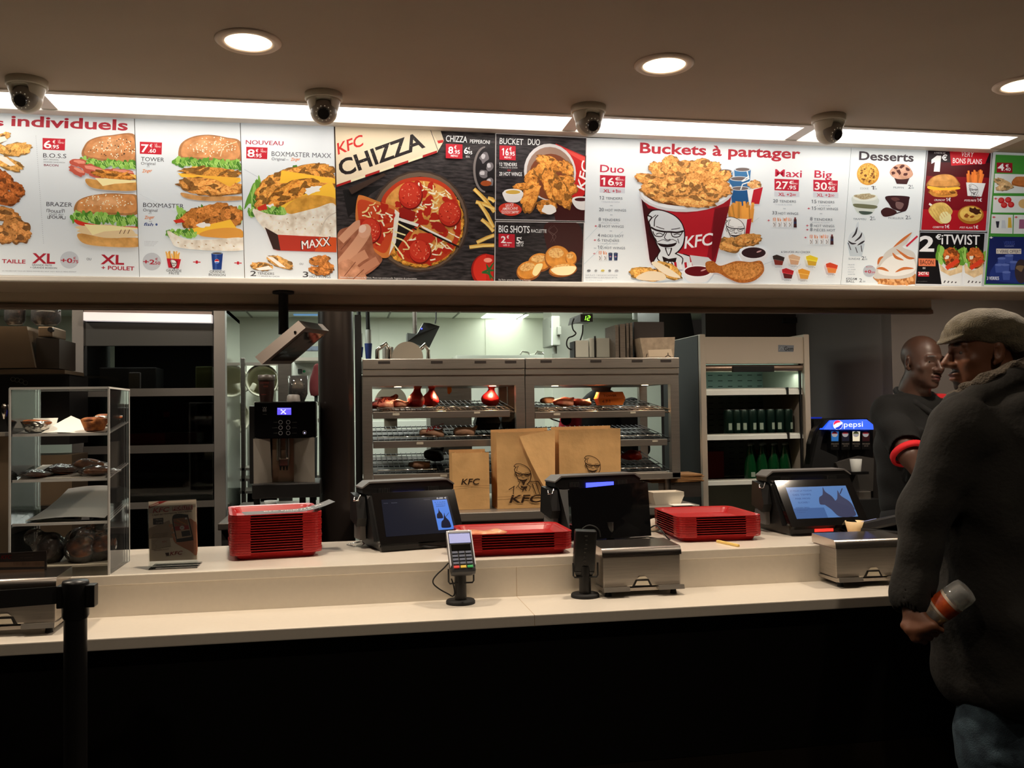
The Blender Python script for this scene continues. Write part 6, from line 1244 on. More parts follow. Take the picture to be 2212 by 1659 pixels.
# ---- belt barrier post
p = PY(163,1255,2.42)
t = thing('barrier_post', 'black belt barrier post standing in front of the counter ledge', 'barrier', (p.x,2.42,0)); x0 = p.x
b = MB().use(M_BLACKM).lathe([(0.0,0.0),(0.16,0.0),(0.16,0.012),(0.04,0.03),(0.028,0.04)], (x0,2.42,0), 32); b.build('base', None, t)
b = MB().use(M_BLACK).cyl((x0,2.42,0.03), (x0,2.42,0.99), 0.0265, 0.0265, 28); b.build('post', None, t)
b = MB().use(M_BLACK).lathe([(0.0275,0.965),(0.031,0.972),(0.031,1.050),(0.029,1.056),(0.0,1.058)], (x0,2.42,0), 28); b.b2((x0+0.027,2.402,0.992), (x0+0.048,2.438,1.046), 0.003); b.b2((x0-0.040,2.404,0.992), (x0-0.026,2.436,1.046), 0.003); b.build('belt_head', None, t)
pL = PY(-30,1291,2.30); b = MB().use(mat('black_webbing', (12,11,10), 0.8)); b.slab([(x0-0.036,2.42,1.044),(x0-0.036,2.42,1.002),(-1.9,2.20,0.998),(-1.9,2.20,1.040)], (0,0.002,0)); b.build('belt', None, t)

# ---- small leftovers
a0, a1 = PZ(1550,1172,ZU), PZ(1597,1182,ZU)
b = MB().use(mat('potato_fry', (232,196,110), 0.6, noise=0.1, nscale=40)); b.box((0,0,0), ((a1-a0).length,0.009,0.009), 0.002, (0,0,math.atan2(a1.y-a0.y, a1.x-a0.x))); b.v = [(x, y+0.004*math.sin((x+0.06)*26), z) for x, y, z in b.v]; o = b.build('french_fry', None); c = (a0+a1)/2; o.location = (c.x,c.y,ZU+0.0048); tag(o, 'single dropped french fry on the worktop in front of red trays', 'french fry')
s = SDF((-0.04,-0.04,-0.002), (0.04,0.04,0.06), 0.004); s.ell((0,0,0.026), (0.028,0.03,0.028)).wob(0.006, 90, 5); o = s.build('paper_ball', mat('crumpled_white', (236,222,206), 0.7), None); p = PZ(1418,1152,ZU); o.location = (p.x+0.01,p.y+0.06,ZU); tag(o, 'crumpled white paper ball behind the flat monitor', 'paper')
p = PZ(1857,1158,ZU); b = MB().use(mat('cream_cup', (226,196,150), 0.6)).lathe([(0.0,0.002),(0.024,0.0),(0.036,0.052),(0.034,0.052),(0.023,0.004)], (0,0,0), 28); o = b.build('paper_cup', None); o.location = (p.x,p.y+0.03,ZU); tag(o, 'cream paper cup under the edge of the blue till screen', 'cup')
s = SDF((-0.05,-0.03,-0.002), (0.05,0.03,0.03), 0.004); s.ell((0,0,0.010), (0.036,0.016,0.009)).wob(0.004, 120, 8); o = s.build('torn_wrapper', M_FILM, None); p = PZ(765,1182,ZU); o.location = (p.x,p.y,ZU); tag(o, 'torn clear wrapper on the worktop beside the dark screen till', 'wrapper')
# ================================================================ the servery behind the counter
def pbox(b, x0, y0, x1, y1, Y, dep, bevel=0.0, xm=None):
    """box whose front face covers a rectangle of the photograph at distance Y"""
    a = PY(x0, y0, Y); c = PY(x1, y1, Y); b.b2((a.x,Y,a.z), (c.x,Y+dep,c.z), bevel); return b
def front_fn(Y): return lambda x, y, h: PY(x, y, Y-h)

# ---- steel worktop along the back, under the warming cabinets
ZB, YBF = 0.975, 4.40
xa, xb = PY(771,1100,4.72).x, PY(1512,1090,YBF).x
t = thing('steel_back_table', 'long stainless steel table with drawers under the warming cabinets', 'table', ((xa+xb)/2,YBF,0))
b = MB().use(M_STEEL); b.b2((xa,YBF,ZB-0.045), (xb,5.4,ZB), 0.006); b.build('table_top', None, t)
b = MB().use(M_STEEL_D); b.b2((xa+0.02,YBF+0.04,0.15), (xb-0.02,5.35,ZB-0.05)); b.build('cabinet_body', None, t)
for k in range(3):
    x0 = xa+0.05+k*(xb-xa-0.1)/3; x1 = x0+(xb-xa-0.1)/3-0.03
    o = MB().use(M_STEEL).box(((x0+x1)/2,YBF+0.03,ZB-0.16), (x1-x0,0.02,0.16), 0.004).build('drawer', None, t)
    MB().use(M_STEEL_D).box(((x0+x1)/2,YBF+0.015,ZB-0.10), ((x1-x0)*0.8,0.02,0.018), 0.006).build('drawer_handle', None, o)
for x in (xa+0.06, xb-0.06): MB().use(M_STEEL_D).cyl((x,YBF+0.08,0), (x,YBF+0.08,0.16), 0.025).build('leg', None, t)
q = [PY(1041,1134,4.36), PY(1158,1132,4.36), PY(1158,1162,4.36), PY(1041,1162,4.36)]
b = MB().use(mat('white_paper', (232,228,218), 0.7)); b.slab(q, (0,0.001,0)); tag(b.build('hung_paper', None), 'blank white paper hung on the steel drawers behind the low tray stack', 'paper')
# back-counter the coffee machine stands on
xa2 = PY(486,1100,4.45).x
t = thing('coffee_counter', 'dark service counter under the coffee machine', 'counter', ((xa2+xa)/2,4.2,0))
b = MB().use(M_STEEL_D); xc2 = PY(687,1000,4.72).x; b.b2((xa2,4.20,0.955), (xc2,5.2,0.985), 0.004); b.build('worktop', None, t); b = MB().use(M_BLACKM); b.b2((xa2+0.01,4.24,0), (xc2-0.01,5.1,0.955)); b.build('cabinet_body', None, t)

# ---- warming cabinets
YH = 4.75; HD = 0.58
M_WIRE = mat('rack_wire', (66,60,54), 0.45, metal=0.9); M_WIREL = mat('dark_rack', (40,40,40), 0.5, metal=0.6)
SH = [(886,866), (949,919), (1020,976)]
def warming_cabinet(label, px0, px1, xl, xr, yt):
    X0, X1 = PY(px0,800,YH).x, PY(px1,800,YH).x; zt = PY((px0+px1)/2, yt, YH).z; zb = 1.085
    t = thing('warming_cabinet', label, 'food warmer', ((X0+X1)/2,YH,ZB), 0, 'warming cabinets on the steel table')
    b = MB().use(M_STEEL); zc = PY((px0+px1)/2, yt+25, YH).z; b.b2((X0,YH-0.012,zc+0.006), (X1,YH+HD,zt), 0.004); b.use(mat('vent_dark', (40,32,28), 0.6))
    for u in (0.13, 0.45, 0.72, 0.91): x = X0+(X1-X0)*u; b.b2((x-0.03,YH-0.0135,zt-0.025), (x+0.03,YH-0.01,zt-0.012))
    b.build('top', None, t)
    zh = PY((px0+px1)/2, yt+58, YH).z; b = MB().use(M_STEEL); b.b2((X0,YH-0.006,zc-0.026), (X1,YH+0.05,zc+0.004), 0.003); b.b2((X0+0.045,YH,zh), (X1-0.045,YH+HD-0.02,zc-0.024)); b.build('header', None, t)
    for x in (X0, X1-0.048):
        for y in (YH, YH+HD-0.045): b = MB().use(M_STEEL); b.b2((x,y,zb), (x+0.048,y+0.045,zc), 0.003); b.build('post', None, t)
    b = MB().use(M_STEEL); b.b2((X0,YH,zb-0.005), (X1,YH+HD,zb+0.03), 0.003); b.build('floor_plate', None, t)
    for x in (X0+0.06, X1-0.06):
        for y in (YH+0.05, YH+HD-0.06): b = MB().use(M_STEEL_D).cyl((x,y,ZB), (x,y,zb), 0.02, 0.02, 14); b.build('foot', None, t)
    for k, (yf, yk) in enumerate(SH):
        zf = PY((px0+px1)/2, yf, YH).z; zk = PY((px0+px1)/2, yk, YH+HD).z; xs0, xs1 = X0+0.05, X1-0.05
        b = MB().use(M_STEEL); b.b2((xs0,YH+0.004,zf-0.040), (xs1-(0.02 if k else 0.03),YH+0.024,zf-0.004), 0.003); r_ = b.build('shelf_rail', None, t)
        b = MB().use(mat('price_label', (196,186,166), 0.7)); x = xs0+0.10+0.2*k*0.6; b.b2((x,YH+0.0025,zf-0.024), (x+0.035,YH+0.0045,zf-0.012)); b.b2((x+0.42,YH+0.0025,zf-0.02), (x+0.45,YH+0.0045,zf-0.010)); b.build('rail_label', None, r_)
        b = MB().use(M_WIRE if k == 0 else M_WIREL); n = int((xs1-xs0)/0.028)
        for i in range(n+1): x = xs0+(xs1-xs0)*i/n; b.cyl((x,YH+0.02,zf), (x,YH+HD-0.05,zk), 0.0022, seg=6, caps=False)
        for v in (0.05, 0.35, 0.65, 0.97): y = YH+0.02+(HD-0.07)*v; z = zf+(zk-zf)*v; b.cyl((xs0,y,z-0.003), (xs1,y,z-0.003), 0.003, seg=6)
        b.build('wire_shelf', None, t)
        b = MB().use(mat('shelf_pan', (58,50,44), 0.5, metal=0.5)); b.prism([(xs0,YH+0.02,zf-0.02),(xs0,YH+HD-0.05,zk-0.02),(xs0,YH+HD-0.05,zk-0.016),(xs0,YH+0.02,zf-0.016)], (xs1-xs0,0,0)); b.build('shelf_pan', None, t)
        b = MB().use(M_CHROME)
        for u0, u1 in ((0.03,0.44), (0.5,0.93)): x0, x1 = xs0+(xs1-xs0)*u0, xs0+(xs1-xs0)*u1; b = MB().use(M_CHROME).tube([(x0,YH+0.03,zf),(x0,YH+0.026,zf+0.016),(x1,YH+0.026,zf+0.016),(x1,YH+0.03,zf)], 0.0025, 6); b.build('shelf_guard', None, t)
    b = MB().use(mat('warm_lamp', (255,220,170), 0.4, emit=14))
    for u in (0.22, 0.82): x = X0+(X1-X0)*u; b.cyl((x,YH+0.12,zh-0.002), (x,YH+0.12,zh+0.01), 0.018); 
    b.build('heat_lamp', None, t)
    for u in (0.22, 0.5, 0.82): light_spot('heat_lamp_beam', (X0+(X1-X0)*u, YH+0.15, zh-0.012), 5, (1.0,0.62,0.32), 140, 0.7, 0.02)
    return t, X0, X1
WC1, WX0, WX1 = warming_cabinet('steel warming cabinet with red bags, beside the dark round column', 783, 1133, 806, 1115, 775)
WC2, WX2, WX3 = warming_cabinet('steel warming cabinet holding the orange burger box', 1134.5, 1466, 1155, 1447, 773)
def shelf_pt(k, px, v):                                       # a point on shelf k under pixel column px, v = 0 front .. 1 back
    yf, yk = SH[k]; Y = YH+0.02+(HD-0.07)*v; zf, zk = PY(960, yf, YH).z, PY(960, yk, YH+HD).z
    return Vector((PY(px, 880, Y).x, Y, zf+(zk-zf)*(Y-YH)/HD+0.004))
M_REDBAG = mat('red_paper_bag', (166,18,22), 0.45, noise=0.2, nscale=20, bump=0.3, bscale=30); M_WRAP = mat('printed_wrap', (216,150,116), 0.6, noise=0.35, nscale=16, dark=(176,40,34), bump=0.4, bscale=40); M_WRAPD = mat('brown_wrap', (150,112,86), 0.7, noise=0.3, nscale=18, bump=0.4, bscale=40)
def red_bag(label, px, v, w_, h_):
    p = shelf_pt(0, px, v); t = thing('red_food_bag', label, 'food bag', tuple(p), 0, 'red bags on the top warming shelf')
    s = SDF((-w_*.8,-0.06,-0.004), (w_*.8,0.06,h_*1.15), 0.006); s.ell((0,0,h_*.26), (w_*.50,0.045,h_*.30)); s.cap((0,0,h_*.35), (0.004,0,h_*.82), w_*.36, w_*.12, 0.03, flat=((0,1,0),1.6)); s.cap((0.004,0,h_*.80), (0.016,0,h_*1.02), w_*.10, w_*.22, 0.02, flat=((0,1,0),2.2)).wob(0.003, 90, int(px)); s.build('bag', M_REDBAG, t, world=False)
    s = SDF((-0.05,-0.05,h_*.7), (0.06,0.05,h_*1.2), 0.005); s.cap((0.0,-0.008,h_*.86), (0.014,-0.010,h_*1.04), w_*.16, w_*.24, 0.01, flat=((0,1,0),1.8)).wob(0.003, 100, 2); s.build('folded_top', M_WRAP, t, world=False)
red_bag('red food bag with a pale folded top next to the white wraps', 900, 0.18, 0.085, 0.125); red_bag('red food bag leaning beside another, in front of the hanging tag', 931, 0.30, 0.085, 0.120); red_bag('lone red food bag at the far end of the top warming shelf', 1060, 0.35, 0.095, 0.115)
def wrap(label, k, px, v, size, m, rz, grp, brand=False):
    p = shelf_pt(k, px, v); t = thing('wrapped_sandwich', label, 'wrapped sandwich', tuple(p), rz, grp); a_, b_, c_ = size
    s = SDF((-a_*1.4,-b_*1.4,-0.004), (a_*1.4,b_*1.4,c_*2.6), 0.006); s.ell((0,0,c_*.9), (a_*.9,b_*.9,c_)); s.box((0,0,c_*.7), (a_*.85,b_*.8,c_*.55), 0.01, (0,0.15,0.2), 0.02); s.cap((a_*.6,0,c_), (a_*1.05,0,c_*1.9), 0.012, 0.008, 0.02).wob(0.005, 75, int(px)+k); s.build('wrapper', m, t, world=False)
    if brand:
        P = Print(lambda x, y, h: Vector((x, -b_*.95-h, y+c_*.8)), 0.0005); P.part('print'); vs, fs, x0, x1, y0, y1 = text_geo('KFC', 0.02, .3); P.mb.use(PAPER); P.mb.col = rgb(110,24,22); P.mb.add([((vx-x0)*.05-.04, -b_*.92, c_*1.2+vy*.03+(vx-x0)*.012) for vx, vy in vs], fs); P.mb.build('print', None, t, world=False, fix=False)
G1_ = 'wraps on the warming shelves'
wrap('pale printed wrap at the open end of the top warming shelf', 0, 824, 0.10, (0.055,0.05,0.022), M_WRAP, 0.3, G1_, True); wrap('printed wrap with red letters lying behind the first pale wrap', 0, 834, 0.55, (0.06,0.05,0.024), M_WRAP, 0.5, G1_); wrap('small printed wrap tucked against a red food bag', 0, 869, 0.16, (0.04,0.05,0.022), M_WRAP, -0.5, G1_)
wrap('brown wrap with a letter mark on the middle warming shelf', 1, 930, 0.10, (0.06,0.05,0.022), M_WRAPD, 0.2, G1_, True); wrap('brown crumpled wrap in front of the black lidded box', 1, 1003, 0.12, (0.06,0.05,0.026), M_WRAPD, -0.3, G1_); wrap('brown wrap on the lowest warming shelf above the dark till', 2, 905, 0.15, (0.055,0.05,0.02), M_WRAPD, 0.1, G1_); wrap('dark brown wrap leaning at the back of the lowest warming shelf', 2, 938, 0.55, (0.055,0.05,0.035), mat('dark_wrap', (62,44,34), 0.7, bump=0.4), 0.6, G1_)
wrap('shiny brown wrap at the near end of the orange box shelf', 0, 1183, 0.55, (0.04,0.04,0.016), M_WRAPD, 0.2, G1_); wrap('pale wrap with its corner sticking up beside the orange box', 0, 1216, 0.16, (0.055,0.05,0.024), M_WRAP, -0.2, G1_); wrap('flat pale wrap touching the orange box', 0, 1256, 0.2, (0.05,0.045,0.018), M_WRAP, 0.4, G1_); wrap('orange and red snack bag on the lowest shelf of the second warming cabinet', 2, 1362, 0.35, (0.06,0.05,0.024), mat('orange_red_bag', (226,70,26), 0.4, noise=0.4, nscale=20, dark=(190,24,20)), 0.3, G1_)
def clam_box(label, k, px, v, m, w_=0.155, rz=0.0, txt=None):
    p = shelf_pt(k, px, v); t = thing('burger_box', label, 'burger box', tuple(p), rz, None); W2, D2 = w_/2, 0.055
    lo = [(-W2*.82,-D2*.8,0),(W2*.82,-D2*.8,0),(W2*.82,D2*.8,0),(-W2*.82,D2*.8,0)]; mi = [(-W2,-D2,0.035),(W2,-D2,0.035),(W2,D2,0.035),(-W2,D2,0.035)]; hi = [(-W2*.84,-D2*.8,0.072),(W2*.84,-D2*.8,0.072),(W2*.84,D2*.8,0.072),(-W2*.84,D2*.8,0.072)]
    b = MB().use(m); b.add(lo+mi, [[3,2,1,0]]+[[i,(i+1)%4,4+(i+1)%4,4+i] for i in range(4)]); b.build('box_base', None, t, world=False); b = MB().use(m); b.add([(x*1.01,y*1.01,z+0.001) for x, y, z in mi]+hi, [[4,5,6,7]]+[[i,(i+1)%4,4+(i+1)%4,4+i] for i in range(4)]); b.build('box_lid', None, t, world=False)
    if txt:
        b = MB().use(PAPER); b.col = rgb(110,40,14); vs, fs, x0, x1, y0, y1 = text_geo(txt, 0.02)
        for (ox, oz, sc) in ((-0.055,0.012,0.024),): b.add([(ox+(vx-x0)*sc, -D2*0.99-0.001+ (0.0 if oz else 0), oz+vy*sc) for vx, vy in vs], fs)
        vs, fs, x0, x1, y0, y1 = text_geo('TOWER', 0.01); b.add([(-0.045+(vx-x0)*0.02, -D2*0.93-0.002, 0.046+vy*0.016) for vx, vy in vs], fs); b.build('print', None, t, world=False, fix=False)
clam_box('bright orange clamshell burger box on the top warming shelf', 0, 1317, 0.18, mat('orange_card', (236,124,46), 0.45), 0.150, -0.05, '4 7 1'); clam_box('black lidded food box on the middle warming shelf', 1, 1051, 0.62, mat('black_card', (18,17,17), 0.5), 0.140); clam_box('black food box against the end post of the middle warming shelf', 1, 1098, 0.70, mat('black_card', (18,17,17), 0.5), 0.10)
b = MB().use(mat('yellow_tag', (226,172,72), 0.6)); b.slab([PY(966,833,YH+0.3), PY(975,833,YH+0.3), PY(976,845,YH+0.3), PY(971,852,YH+0.3), PY(967,850,YH+0.3)], (0,0.002,0)); tag(b.build('hanging_tag', None), 'yellow paper tag hanging inside the first warming cabinet', 'tag')
p = shelf_pt(1, 1205, 0.9); t = thing('round_paddle', 'black round paddle on the middle shelf behind the paper bags', 'utensil', tuple(p)); b = MB().use(M_BLACKM).cyl((p.x,p.y-0.2,p.z+0.03), (p.x,p.y-0.19,p.z+0.03), 0.03, seg=20); b.build('blade', None, t)
b = MB().use(M_CHROME).tube([(p.x-0.03,p.y-0.18,p.z+0.02),(p.x-0.08,p.y-0.2,p.z+0.035),(p.x-0.11,p.y-0.22,p.z+0.05)], 0.004, 8); b.build('handle', None, t)

# ---- paper bags on the steel table
M_KRAFTD = mat('kraft_shade', (170,122,74), 0.8, noise=0.12, nscale=12); INKB = (52,34,22)
def paper_bag(label, fr, Y, dep, crease=True):
    """fr: the four front corners in the photograph (top left, top right, bottom right, bottom left)"""
    q = [PY(x, y, Y) for x, y in fr]
    for v_ in (q[2], q[3]): v_.z = ZB+0.001
    t = thing('paper_bag', label, 'paper bag', ((q[2].x+q[3].x)/2,Y,ZB), 0, 'brown paper bags on the steel table')
    D = Vector((0,dep,0)); b = MB().use(M_KRAFT); n = 10
    def wallgrid(a0, a1, b1, b0, bow, nz=10):
        g = []
        for i in range(nz+1):
            v = i/nz; row = []
            for j in range(n+1):
                u = j/n; p = a0.lerp(a1, u).lerp(b0.lerp(b1, u), v); f = math.sin(PI*u)*(0.3+0.7*(1-v)); p = p+bow*f*(1+0.35*math.sin(9*u+5*v)); row.append(tuple(p))
            g.append(row)
        return g
    b.sheet(wallgrid(q[0], q[1], q[2], q[3], Vector((0,-0.010,0)))); b.sheet(wallgrid(q[1], q[1]+D, q[2]+D, q[2], Vector((-0.030 if crease else -0.012,0,0)))); b.sheet(wallgrid(q[0]+D, q[0], q[3], q[3]+D, Vector((0.030 if crease else 0.012,0,0)))); b.sheet(wallgrid(q[1]+D+Vector((0,0,0.012)), q[0]+D+Vector((0,0,0.012)), q[3]+D, q[2]+D, Vector((0,0.006,0)))); b.add([q[3],q[2],q[2]+D,q[3]+D], [[0,1,2,3]]); b.build('bag', None, t, fix=False)
    return t, q
t, q = paper_bag('small brown paper bag with only the short logo word', [(976,979),(1056,977),(1058,1099),(979,1102)], 4.52, 0.13); BP = Print(front_fn(4.52-0.0135), 0.0003); BP.part('print'); BP.text('KFC', 996, 1047, 13, INKB, 41, -1, .035, .22, m=PAPER); BP.line([(979,1052),(1058,1049)], .8, (150,110,70), PAPER); BP.build(t)  # thin darker line under the word is the painted fold crease
def bag_logo(P, x, y, s_): man_logo(P, man_at(x, y, s_), INKB, None, s_*1.25, True, True)
PRINT_KEEP = PRINT
PRINT = PAPER
t, q = paper_bag('large open brown bag with a folded flap and the bearded man emblem', [(1072,935),(1199,930),(1199,1098),(1075,1101)], 4.50, 0.18); BP = Print(front_fn(4.50-0.0135), 0.0003); BP.part('emblem'); bag_logo(BP, 1129, 1025, .118)
for a in (((1099,1058),(1112,1050)), ((1110,1050),(1109,1068)), ((1150,1045),(1158,1068)), ((1157,1042),(1166,1068)), ((1163,1040),(1174,1060)), ((1144,1040),(1163,1040))): BP.line(a, 1.6, INKB, PAPER)
BP.part('lettering'); BP.text('KFC', 1100, 1086, 17, INKB, 72, -1, .04, .22, m=PAPER); BP.line([(1074,1074),(1199,1070)], .8, (150,110,70), PAPER); BP.build(t)  # logo word, and the fold crease painted as a darker line
b = MB().use(M_KRAFT); Yf = 4.478; b.sheet([[tuple(PY(1120+(x-1120)*1.0, y, Yf+0.012*math.sin(u*3)-0.01*v)) for u, (x, y) in enumerate(row)] for v, row in enumerate([[(1122,943),(1150,937),(1176,932),(1199,927)], [(1140,985),(1160,980),(1180,975),(1199,970)], [(1160,1025),(1174,1022),(1187,1018),(1199,1014)], [(1180,1060),(1186,1059),(1193,1057),(1199,1055)]])]); b.build('folded_flap', None, t, fix=False)
t, q = paper_bag('large brown bag with the bearded man emblem behind the middle till', [(1207,929),(1340,925),(1342,1096),(1209,1098)], 4.50, 0.18); BP = Print(front_fn(4.50-0.0135), 0.0003); BP.part('emblem'); bag_logo(BP, 1280, 1006, .110); BP.part('lettering'); BP.text('KFC', 1245, 1072, 17, INKB, 72, -1, .04, .22, m=PAPER); BP.build(t)
PRINT = PRINT_KEEP
# flat things at the end of the steel table
t = thing('paper_stack', 'stack of brown bags lying flat at the end of the steel table', 'paper stack', (PY(1470,1070,4.8).x,4.75,ZB)); b = MB().use(M_KRAFTD)
for k in range(7): b.box((PY(1455,1070,4.85).x+0.006*math.sin(k*2),4.90,ZB+0.085+k*0.006), (0.30,0.22,0.005), 0.001, (0,0.02*math.sin(k),0.03*math.cos(k*1.7)))
b.build('bags', None, t); b = MB().use(M_STEEL_D); b.b2((PY(1410,1080,4.9).x,4.80,ZB), (PY(1500,1080,4.9).x,5.05,ZB+0.08)); b.build('riser', None, t)
t = thing('card_tray_stack', 'small stack of white card food trays on the steel table', 'food tray', (PY(1432,1085,4.5).x,4.50,ZB)); xc = PY(1436,1080,4.5).x
b = MB().use(mat('white_card', (214,204,188), 0.7)); W2, D2 = 0.082, 0.06
for k in range(4): z = ZB+k*0.006; b.add([(xc-W2*.8,4.50-D2*.8,z),(xc+W2*.8,4.50-D2*.8,z),(xc+W2*.8,4.50+D2*.8,z),(xc-W2*.8,4.50+D2*.8,z),(xc-W2,4.50-D2,z+0.045),(xc+W2,4.50-D2,z+0.045),(xc+W2,4.50+D2,z+0.045),(xc-W2,4.50+D2,z+0.045)], [[3,2,1,0]]+[[i,(i+1)%4,4+(i+1)%4,4+i] for i in range(4)])
b.build('trays', None, t)
b = MB().use(mat('white_paper', (232,228,218), 0.7)); c = PZ(1470,1090,ZB+0.002); b.b2((c.x-0.05,c.y-0.04,ZB), (c.x+0.06,c.y+0.04,ZB+0.003)); tag(b.build('napkin_pile', None), 'thin pile of white napkins at the edge of the steel table', 'napkins')

# ---- what stands on the warming cabinets
zt = PY(960,775,YH).z; yc = YH+0.20
t = thing('plate_stack', 'round beige plate standing on edge on the first warming cabinet', 'plate', (PY(880,775,yc).x,yc,zt)); c = PY(880,771,yc); b = MB().use(mat('beige_plate', (176,164,146), 0.6)); b.cyl((c.x,yc,c.z), (c.x+0.004,yc+0.02,c.z), 0.082, seg=40); b.build('plate', None, t)
def chrome_handle(label, px0, px1, ytop, Y):
    a_, c_ = PY(px0,775,Y), PY(px1,775,Y); z1 = PY(px1,ytop,Y).z; t = thing('chrome_bracket', label, 'bracket', ((a_.x+c_.x)/2,Y,zt), 0, 'chrome handles on the first warming cabinet')
    b = MB().use(M_CHROME).tube([(a_.x,Y,zt),(a_.x,Y,z1-0.035),(a_.x+0.02,Y,z1-0.02),(c_.x-0.02,Y+0.02,z1),(c_.x,Y+0.03,z1-0.03),(c_.x,Y+0.03,zt)], 0.011, 12); b.build('bar', None, t)
chrome_handle('bent chrome handle at the near end of the first warming cabinet', 815, 842, 742, YH+0.12); chrome_handle('bent chrome handle showing past the beige plate', 904, 926, 744, YH+0.25)
b = MB().use(M_STEEL); c = PY(838,762,YH+0.3); b.cyl((c.x,YH+0.3,zt), (c.x,YH+0.3,c.z+0.03), 0.03, seg=20); tag(b.build('steel_pot', None), 'little steel pot between the chrome handle and the beige plate', 'pot')
zt2 = PY(1300,773,YH).z
t = thing('white_machine', 'white boxy kitchen machine on the second warming cabinet', 'machine', (PY(1285,773,YH+0.2).x,YH+0.2,zt2)); b = MB().use(mat('off_white_plastic', (206,206,192), 0.5)); pbox(b,1243,735,1272,772,YH+0.2,0.18,0.004); pbox(b,1273,730,1330,772,YH+0.22,0.18,0.004); b.build('body', None, t); b = MB().use(M_BLACKM); pbox(b,1240,737,1243,773,YH+0.2,0.1); pbox(b,1284,726,1288,772,YH+0.205,0.01); b.build('trim_strip', None, t)
M_SLV = mat('stacked_card', (112,100,88), 0.8, noise=0.35, nscale=90, stretch=(0.4,1,5)); M_SLVD = mat('dark_card_box', (52,44,40), 0.7)
for k, (x0, x1, y0, lab) in enumerate(((1329,1338,702,'tall narrow stack of folded card next to the white machine'), (1339,1352,700,'tall stack of folded card, second from the white machine'), (1353,1360,698,'thin tall stack of folded card beside the dark folder box'), (1361,1368,697,'thin tall stack of card touching the dark folder box'))):
    b = pbox(MB().use(M_SLV), x0, y0, x1-0.6, 773, YH+0.10, 0.20); tag(b.build('card_stack', None), lab, 'card stack', 'folded card stacks on the second warming cabinet')
b = pbox(MB().use(M_SLVD), 1369, 695, 1436, 773, YH+0.16, 0.2, 0.004); tag(b.build('folder_box', None), 'dark brown box behind the white printed carton on the warmer', 'box')
t = thing('printed_carton', 'worn white carton with a tripod mark at the end of the second warmer', 'carton', (PY(1425,773,YH+0.05).x,YH+0.05,zt2)); q = [PY(1382,730,YH+0.03), PY(1458,728,YH+0.03), PY(1456,772,YH+0.03), PY(1390,772,YH+0.03)]
b = MB().use(mat('worn_carton', (170,150,126), 0.8, noise=0.3, nscale=30)); b.slab(q, (0,0.14,0)); b.build('carton', None, t)
P = Print(front_fn(YH+0.0295), 0.0003); P.part('print'); P.poly([(1400,756),(1450,754),(1454,771),(1402,771)], (206,186,160), PAPER); 
for a in (((1443,762),(1443,767)), ((1443,767),(1437,771)), ((1443,767),(1449,771)), ((1398,764),(1396,771))): P.line(a, 1.6, (40,30,24), PAPER)
P.build(t)

# ---- drinks cooler
YF = 5.10; X0, X1 = PY(1511,760,YF).x, PY(1747,760,YF).x; ztf = PY(1630,724,YF).z
M_CREAMP = mat('cooler_panel', (186,174,158), 0.5); M_CIN = mat('cooler_liner', (150,160,152), 0.5, noise=0.1, nscale=6); M_RAIL = mat('white_price_rail', (226,228,220), 0.35)
t = thing('drinks_cooler', 'tall open drinks cooler with cream panels beside the soda machine', 'drinks cooler', ((X0+X1)/2,YF,0))
for x, n_ in ((X0,'side_panel'), (X1-0.035,'side_panel')): b = MB().use(M_CREAMP); b.b2((x,YF-0.01,0.05), (x+0.035,YF+0.62,ztf+0.005), 0.006); b.build(n_, None, t)
b = MB().use(M_BLACKM); b.b2((X0-0.003,YF+0.02,0.05), (X0,YF+0.62,ztf)); b.build('dark_side', None, t)
zh0 = PY(1630,786,YF).z; b = MB().use(M_CREAMP); b.b2((X0+0.033,YF,zh0), (X1-0.033,YF+0.10,ztf-0.01), 0.004); o = b.build('header', None, t)
P = Print(front_fn(YF-0.0005), 0.0003); P.part('badge'); P.poly([(1681,745),(1715,746),(1714,760),(1681,760)], (120,126,134), PAPER); P.text('Gem', 1694, 757.5, 9, (24,22,30), 20, 0, .02, m=PAPER); P.line([(1683,757),(1688,749),(1693,755)], 1.5, (150,156,164), PAPER); P.build(o)
b = MB().use(mat('blind_roller', (150,128,112), 0.3, metal=0.7)); b.cyl((X0+0.036,YF+0.03,zh0-0.025), (X1-0.036,YF+0.03,zh0-0.025), 0.022, seg=16); b.use(M_BLACKM); xq = PY(1583,790,YF).x; b.b2((xq,YF-0.002,zh0-0.048), (xq+0.26,YF+0.02,zh0-0.012), 0.004); b.build('night_blind', None, t)
b = MB().use(M_CIN); b.b2((X0+0.03,YF+0.55,0.3), (X1-0.03,YF+0.60,ztf-0.02)); b.b2((X0+0.03,YF+0.05,ztf-0.06), (X1-0.03,YF+0.60,ztf-0.02))
b.use(mat('liner_slot', (24,26,24), 0.7))
for i in range(9):
    for j in range(20): b.b2((X0+0.07+i*0.068,YF+0.547,1.02+j*0.036), (X0+0.10+i*0.068,YF+0.551,1.024+j*0.036))
b.build('liner', None, t)
b = MB().use(M_BLACKM); b.b2((X1-0.055,YF+0.015,0.4), (X1-0.045,YF+0.03,zh0)); b.build('guide_rail', None, t)
SHC = [(838,853), (936,949), (1034,1046)]
